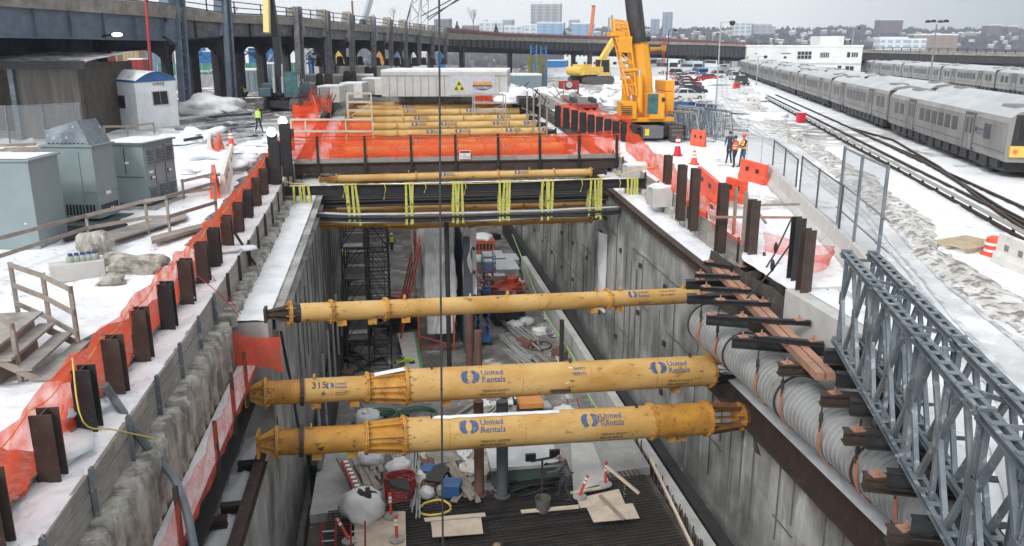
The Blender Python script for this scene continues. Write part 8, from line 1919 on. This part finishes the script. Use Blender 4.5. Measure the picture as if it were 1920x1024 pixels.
# ================= BACKGROUND CRANES, TREES =================
def boom(pts,za_,w_,m,label,name='crane_boom',lattice=False,cat='crane boom'):
    t=thing(name,label,cat,Pa(*pts[0],za_));b=MB();P=[Pa(x,y,za_) for x,y in pts]
    if lattice:
        for p,q in zip(P,P[1:]):
            L_=(q-p).length;d=(q-p).normalized();r=d.cross(Vector((0,1,0))).normalized()*w_/2
            for s_ in (-1,1):
                for o in (Vector((0,0,0)),Vector((0,w_,0))):b.tube(p+r*s_+o,q+r*s_+o,w_*.07,n=5)
            n=int(L_/w_)
            for k in range(n):
                s_=1 if k%2 else -1;b.tube(p.lerp(q,k/n)+r*s_,p.lerp(q,(k+1)/n)-r*s_,w_*.05,n=4);b.tube(p.lerp(q,k/n)+r*s_+Vector((0,w_,0)),p.lerp(q,(k+1)/n)-r*s_+Vector((0,w_,0)),w_*.05,n=4)
    else:
        for p,q in zip(P,P[1:]):b.bar(p,q,w_,w_)
    b.build('boom',m,t);return t
boom([(676,60),(690,14),(702,-30)],150,.85,colm('boom_bluegrey',(.42,.45,.5)),'pale grey telescopic boom rising behind the viaduct')
boom([(677,60),(683,38)],149,1.1,colm('boom_navy',(.04,.06,.12)),'dark blue lower section of the pale boom','boom_section')
boom([(773,60),(786,-40)],150,1.5,alum,'lattice crane tower behind the viaduct, leaning left one',lattice=True);boom([(796,60),(797,-40)],152,1.3,alum,'lattice crane tower behind the viaduct, upright one',lattice=True)
for k,(a_,c_) in enumerate([((762,42),(780,-25)),((800,34),(905,-25)),((803,38),(870,-10)),((790,30),(860,-8))]):
    b=MB();b.tube(Pa(*a_,151),Pa(*c_,151),.1 if k else .14,n=5);tag(b.build('stay_cable',blk),['thick stay cable left of the lattice towers','long stay cable rising right from the lattice towers','lower stay cable right of the lattice towers','thin inner stay cable of the lattice towers'][k],'cable')
boom([(662,36),(660,2)],160,.35,brownp,'thin brown mast left of the pale boom','mast',cat='mast')
def tree(px,yb,yt,za_,label,ever=False,seed=0,m=None):
    p=Pa(px,yb,za_);h=zat(p,yt)-p.z;rr=random.Random(seed);t=thing('fir_tree' if ever else 'bare_tree',label,'tree',p)
    if ever:
        b=MB();b.lathe(p,p+Vector((0,0,9)),[(0,h*.03),(h,.02)],6);b.build('trunk',brownp,t);b=MB()
        for k in range(170):
            f=rr.random()**.8;z=h*(.1+.9*f);r=h*.32*(1-f)+.1;a=rr.uniform(0,6.28);q=p+Vector((r*math.cos(a)*rr.uniform(.5,1),r*math.sin(a),z-r*.2));b.add([p+Vector((0,0,z)),q+Vector((0,0,-.12*h/6)),q+Vector((.1*h*math.sin(a)*.5,-.1*h*math.cos(a)*.5,.05*h)),q+Vector((0,0,.03*h))],[(0,1,2),(0,2,3)])
        b.build('crown',mat('fir_green',(.05,.075,.05),(.03,.045,.03),1,.9),t);return
    b=MB();tw=MB()
    def br(p0,d,L_,r,dep):
        q=p0+d*L_;(b if dep<2 else tw).tube(p0,q,r,r*.6,5 if dep<2 else 3,False)
        if dep>=5:return
        for k in range(3 if dep else 4):
            nd=(d+Vector((rr.uniform(-.6,.6),rr.uniform(-.6,.6),rr.uniform(-.1,.4)))).normalized();br(p0.lerp(q,rr.uniform(.6,1)),nd,L_*rr.uniform(.55,.8),r*.55,dep+1)
    br(p,Vector((0,0,1)),h*.32,h*.014,0);mt=mat('bare_twigs',(.17,.14,.13),(.12,.1,.095),1,.9);b.build('trunk',mt,t);tw.build('crown',mt,t)
tree(888,62,2,200,'tall bare tree behind the viaduct right of the lattice towers',seed=3);tree(738,46,4,190,'bare tree between the pale boom and the lattice towers',seed=5);tree(700,44,18,190,'small bare tree behind the pale boom',seed=8);tree(930,66,44,260,'dark fir beside the white apartment block, right one',True,1);tree(857,60,40,260,'dark fir behind the viaduct, left one',True,2);tree(1058,66,55,300,'dark evergreen between the two blue buildings',True,4)
for k,x in enumerate((12,30,440,590,610)):tree(x,(0,2,26,36,38)[k]+14,(-14,-12,2,8,16)[k],120,'leafless tree behind the viaduct railing, %s from the left'%ORDS[k],seed=20+k)
# ================= WHITE BUILDING AND CITY =================
za_=215;a=Pa(1397,142,za_);c=Pa(1612,146,za_-12);g_=.24;a.z=c.z=g_;h=zat(a,84)-g_;hc=zat(c,91)-g_;e=Vector((2,14,0));u=(c-a).normalized();n_=Vector((u.y,-u.x,0))
t=thing('railway_building','long white two storey railway building behind the train','building',a);L_=(c-a).length;hh=(h+hc)/2
bw=mat('building_white',(.70,.71,.70),(.58,.59,.585),.25,.8,0,c3=(.42,.42,.4),sc3=.5,lo3=.62,hi3=.8,st3=(1,1,.3))
b=MB();b.hexa([a,c,c+e,a+e,a+Vector((0,0,hh)),c+Vector((0,0,hh)),c+e+Vector((0,0,hh)),a+e+Vector((0,0,hh))]);b.build('wall',bw,t)
b=MB();b.hexa([q+Vector((0,0,hh)) for q in (a-u*.2+n_*.2,c+u*.2+n_*.2,c+e,a+e)]+[q+Vector((0,0,hh+.35)) for q in (a-u*.2+n_*.2,c+u*.2+n_*.2,c+e,a+e)]);b.build('parapet',snow,t)
b=MB();b.bar(a+n_*.1+Vector((0,0,hh*.42)),c+n_*.1+Vector((0,0,hh*.42)),.3,.18);b.build('string_course',conc_l,t)
X_=lambda x:(x-1397)/215*L_
pen=[(1533,1577,hh,hh+2.4)];q0=a+u*X_(1533)-n_*1.5;q1=a+u*X_(1576)-n_*1.5;b=MB();b.hexa([q0+Vector((0,0,hh)),q1+Vector((0,0,hh)),q1+e*.5+Vector((0,0,hh)),q0+e*.5+Vector((0,0,hh)),q0+Vector((0,0,hh+2.5)),q1+Vector((0,0,hh+2.5)),q1+e*.5+Vector((0,0,hh+2.5)),q0+e*.5+Vector((0,0,hh+2.5))]);b.build('penthouse',bw,t)
q0=a+u*X_(1578)-n_*1.5;b=MB()
for dz in (0,1.6):
    for dx in (0,1.2):b.bar(q0+u*dx+Vector((0,0,hh)),q0+u*dx+Vector((0,0,hh+1.7)),.15,.15)
b.bar(q0+Vector((0,0,hh+1.7)),q0+u*1.2+Vector((0,0,hh+1.7)),.5,.3);b.build('roof_frame',alum,t)
for (x,w_,z,wh,nx,nz_) in [(1508,3.4,.70,1.9,4,2),(1545,2.1,.71,1.3,5,1),(1588,.7,.72,1.2,1,1),(1599,1.5,.72,1.2,3,1),(1473,2.2,.76,.16,1,1),(1472,.7,.62,.5,1,1),(1415,.5,.75,.2,1,1),(1400,.4,.62,.2,1,1),(1592,2.0,.18,2.2,2,1),(1574,.9,.3,.6,1,1)]:
    q=a+u*X_(x)+n_*.03+Vector((0,0,hh*z));b=MB();b.bar(q-u*w_/2,q+u*w_/2,.08,wh);w0=b.build('window',glass,t)
    if nx>1 or nz_>1:
        b=MB()
        for k in range(nx+1):r_=q-u*w_/2+u*w_*k/nx+n_*.05;b.bar(r_-Vector((0,0,wh/2)),r_+Vector((0,0,wh/2)),.1,.06)
        for k in range(nz_+1):r_=q+n_*.05+Vector((0,0,-wh/2+wh*k/nz_));b.bar(r_-u*w_/2,r_+u*w_/2,.06,.1)
        b.build('glazing_bars',bw,w0)
def winmat(key,wall,win_,sx_,sz_,fr=.62):
    if key in MATS:return MATS[key]
    m=bpy.data.materials.new(key);m.use_nodes=True;nt=m.node_tree;N=nt.nodes;L=nt.links;b=N['Principled BSDF'];b.inputs['Roughness'].default_value=.7
    tc=N.new('ShaderNodeTexCoord');sp=N.new('ShaderNodeSeparateXYZ');L.new(tc.outputs['Object'],sp.inputs[0])
    ad=N.new('ShaderNodeMath');ad.operation='ADD';L.new(sp.outputs[0],ad.inputs[0]);L.new(sp.outputs[1],ad.inputs[1])
    r=[]
    for s_,k in ((ad.outputs[0],sx_),(sp.outputs[2],sz_)):
        a_=N.new('ShaderNodeMath');a_.operation='DIVIDE';L.new(s_,a_.inputs[0]);a_.inputs[1].default_value=k;f=N.new('ShaderNodeMath');f.operation='FRACT';L.new(a_.outputs[0],f.inputs[0]);l=N.new('ShaderNodeMath');l.operation='LESS_THAN';L.new(f.outputs[0],l.inputs[0]);l.inputs[1].default_value=fr;r.append(l)
    mu=N.new('ShaderNodeMath');mu.operation='MULTIPLY';L.new(r[0].outputs[0],mu.inputs[0]);L.new(r[1].outputs[0],mu.inputs[1])
    x=N.new('ShaderNodeMix');x.data_type='RGBA';x.inputs[6].default_value=wall+(1,);x.inputs[7].default_value=win_+(1,);L.new(mu.outputs[0],x.inputs[0]);L.new(x.outputs[2],b.inputs['Base Color']);MATS[key]=m;return m
WM={'beige':winmat('tower_beige',(.42,.41,.40),(.20,.22,.25),9,5),'bluet':winmat('tower_blue',(.26,.31,.38),(.16,.20,.27),6,5),'white':winmat('block_white',(.62,.65,.68),(.30,.35,.40),7,6.5),'blue':winmat('block_blue',(.16,.27,.42),(.26,.38,.53),9,5,.7),'brown':winmat('block_brown',(.17,.12,.12),(.12,.09,.095),9,5),'tan':winmat('block_tan',(.26,.18,.13),(.19,.14,.11),9,6),'grey':winmat('block_grey',(.38,.40,.43),(.26,.29,.32),8,6)}
def bld(x0,x1,yt,yb,m,label,za_=1450,bits=None,name='apartment_building',cat='building'):
    a=Pa(x0,yb,za_);c=Pa(x1,yb,za_);c.z=a.z;h=zat(a,yt)-a.z;W_=(c-a).length;t=thing(name,label,cat,a);R_=Matrix.Rotation(-PSI-.12,3,'Z')
    def bx_(f0,f1,z0,z1,nm,mt,dy=0,dp=30):b=MB();cc=a.lerp(c,(f0+f1)/2)+Vector((0,dp/2+dy,(z0+z1)/2*h));b.box(cc,(W_*(f1-f0),dp,(z1-z0)*h),M=R_);return b.build(nm,mt,t)
    bx_(0,1,-.3,1,'wall',WM[m])
    bx_(-.01,1.01,1,1.0+2/max(h,1),'roof',snow,0,31)
    for (f0,f1,z1) in bits or []:bx_(f0,f1,1,z1,'roof_house',WM[m],8,12)
    return t
bld(999,1055,8,66,'beige','wide slab apartment tower on the far hill',bits=[(.25,.35,1.06),(.7,.85,1.04)])
bld(1247,1264,23,60,'bluet','slender blue grey tower on the far hill',bits=[(.3,.6,1.07)]);bld(1225,1240,36,58,'bluet','short grey tower left of the slender blue tower')
bld(1144,1147,33,56,'bluet','left spire block of the twin towers on the skyline');bld(1149,1153,29,56,'bluet','right spire block of the twin towers on the skyline')
bld(903,947,43,64,'white','white stepped apartment block left of the slab tower',1380,[(.1,.3,1.3),(.5,.7,1.2)]);bld(949,985,50,64,'white','low white block right of the stepped one',1370)
bld(986,1013,48,66,'white','small white gridded block at the foot of the slab tower',1330);bld(1012,1062,44,68,'blue','large blue glazed block at the foot of the slab tower',1320,[(.1,.4,1.2)]);bld(1076,1118,45,68,'blue','second blue glazed block, right of the evergreen',1320)
bld(1380,1412,44,62,'white','white gridded block with a blue top on the skyline',1430);bld(1418,1450,46,60,'grey','pale low block right of the gridded one',1450);bld(1653,1695,38,57,'brown','dark brown slab block alone on the ridge at the right',1450,[(.7,.85,1.12)])
bld(1655,1705,72,90,'white','pale terraced apartment row at the foot of the hill, left part',1150,[(.0,.2,1.15)]);bld(1702,1740,75,90,'white','pale terraced apartment row at the foot of the hill, right part',1160);bld(1718,1796,66,92,'tan','long tan brick building at the foot of the hill behind the lamp mast',1250,[(.6,.9,1.1)])
bld(870,902,48,60,'brown','brown block left of the white stepped apartment block',1420);bld(818,846,36,48,'brown','brown block on the ridge left of the tall bare tree',1500);bld(1440,1458,50,60,'grey','small grey block left of the lamp posts on the ridge');bld(1895,1912,50,58,'brown','small dark block at the right end of the ridge');bld(1858,1880,48,60,'brown','dark block among the trees near the right end of the ridge');bld(945,965,38,50,'grey','faint grey block behind the low white block',1600);bld(1070,1090,38,50,'grey','faint grey block right of the slab tower',1600)
rnd=random.Random(77);hc=[mat('house_white',(.62,.63,.64)),mat('house_grey',(.4,.41,.43)),mat('house_brown',(.25,.19,.17)),mat('house_cream',(.5,.47,.42))]
for k in range(190):
    x=rnd.uniform(760,1925);yr=hill_top(x);f=rnd.random()
    y=yr+ (rnd.uniform(-1.5,2) if f<.5 else rnd.uniform(2,24));za_=1500-(y-yr)*10
    p=Pa(x,y,za_);w_=rnd.uniform(4,11)*za_/F;h=rnd.uniform(2.5,5)*za_/F;b=MB();R_=Matrix.Rotation(rnd.uniform(-.5,.5),3,'Z');b.box(p+Vector((0,0,h*.3)),(w_,w_*.8,h*1.4),M=R_);c_=rnd.randrange(4);o=b.build('hillside_house',hc[c_])
    wh=('behind the lattice crane towers','around the white stepped block','below the slab tower','behind the orange mast','right of the slender tower','above the white railway building','left of the brown slab block','above the terraced row','at the far right of the ridge')[sum(x>q for q in (870,985,1080,1190,1370,1540,1640,1800))];rw_='at the crest' if y<yr+2.2 else ('halfway down the hill' if y<yr+13 else 'low on the hill')
    lb='tiny %s house %s %s'%(('white','grey','brown','cream')[c_],rw_,wh);tag(o,lb,'house',lb.replace('house','houses'))
    b=MB();z1=h;q=[p+R_@Vector((sx_*w_/2*1.05,sy_*w_*.42,z1)) for sx_,sy_ in ((-1,-1),(1,-1),(1,1),(-1,1))];r0=p+R_@Vector((-w_/2,0,z1+h*.35));r1=p+R_@Vector((w_/2,0,z1+h*.35));b.add(q+[r0,r1],[(0,1,5,4),(2,3,4,5),(1,2,5),(3,0,4),(0,3,2,1)]);b.build('roof',snow,o,fix=True)
# bare woodland on the hill
b=MB()
for k in range(5200):
    x=rnd.uniform(560,2000);j=rnd.random()**.7;i=(x-560)/1560;p=Vector(hf(i,j));s_=rnd.uniform(5,11)
    for q in range(3):
        a=rnd.uniform(0,6.28);w_=s_*.38;o=Vector((rnd.uniform(-4,4),rnd.uniform(-6,6),0));b.add([p+o+Vector((math.cos(a)*w_,math.sin(a)*w_,s_*rnd.uniform(.2,.5))),p+o+Vector((0,0,s_*rnd.uniform(.8,1.2))),p+o-Vector((math.cos(a)*w_,math.sin(a)*w_,-s_*rnd.uniform(.2,.5))),p+o-Vector((0,0,2))],[(0,1,2,3)])
struct(b.build('bare_woodland',mat('woodland_brown',(.125,.105,.10),(.07,.062,.062),.03,.95),None,org=(0,0,0),fix=False),'stuff')
# ================= AIR =================
hz=bpy.data.materials.new('haze');hz.use_nodes=True;nt=hz.node_tree;nt.nodes.remove(nt.nodes['Principled BSDF']);pv=nt.nodes.new('ShaderNodeVolumePrincipled');pv.inputs['Color'].default_value=(.74,.84,1,1);pv.inputs['Density'].default_value=.0003;pv.inputs['Anisotropy'].default_value=.2;nt.links.new(pv.outputs[0],nt.nodes['Material Output'].inputs['Volume'])
b=MB();b.box((400,900,55),(3600,1900,130));o=b.build('haze',hz,None,org=(0,0,0));o['kind']='stuff'

# labels: whatever still shares one is told apart by its place, left to right
def picx(p): return (p.x*math.cos(PSI)-p.y*math.sin(PSI))/max(.1,depth(p))
dup_={}
for o in COL.objects:
    if o.parent is None and 'label' in o.keys(): dup_.setdefault(o['label'],[]).append(o)
for lb,os_ in dup_.items():
    if 1<len(os_)<=39 and len(lb.split())<=(13 if len(os_)<=20 else 12):
        for k,o in enumerate(sorted(os_,key=lambda q:picx(q.location))): o['label']=(lb+(', %s from the left' if len(lb.split())<=12 else ', %s from left')%ORDS[k])
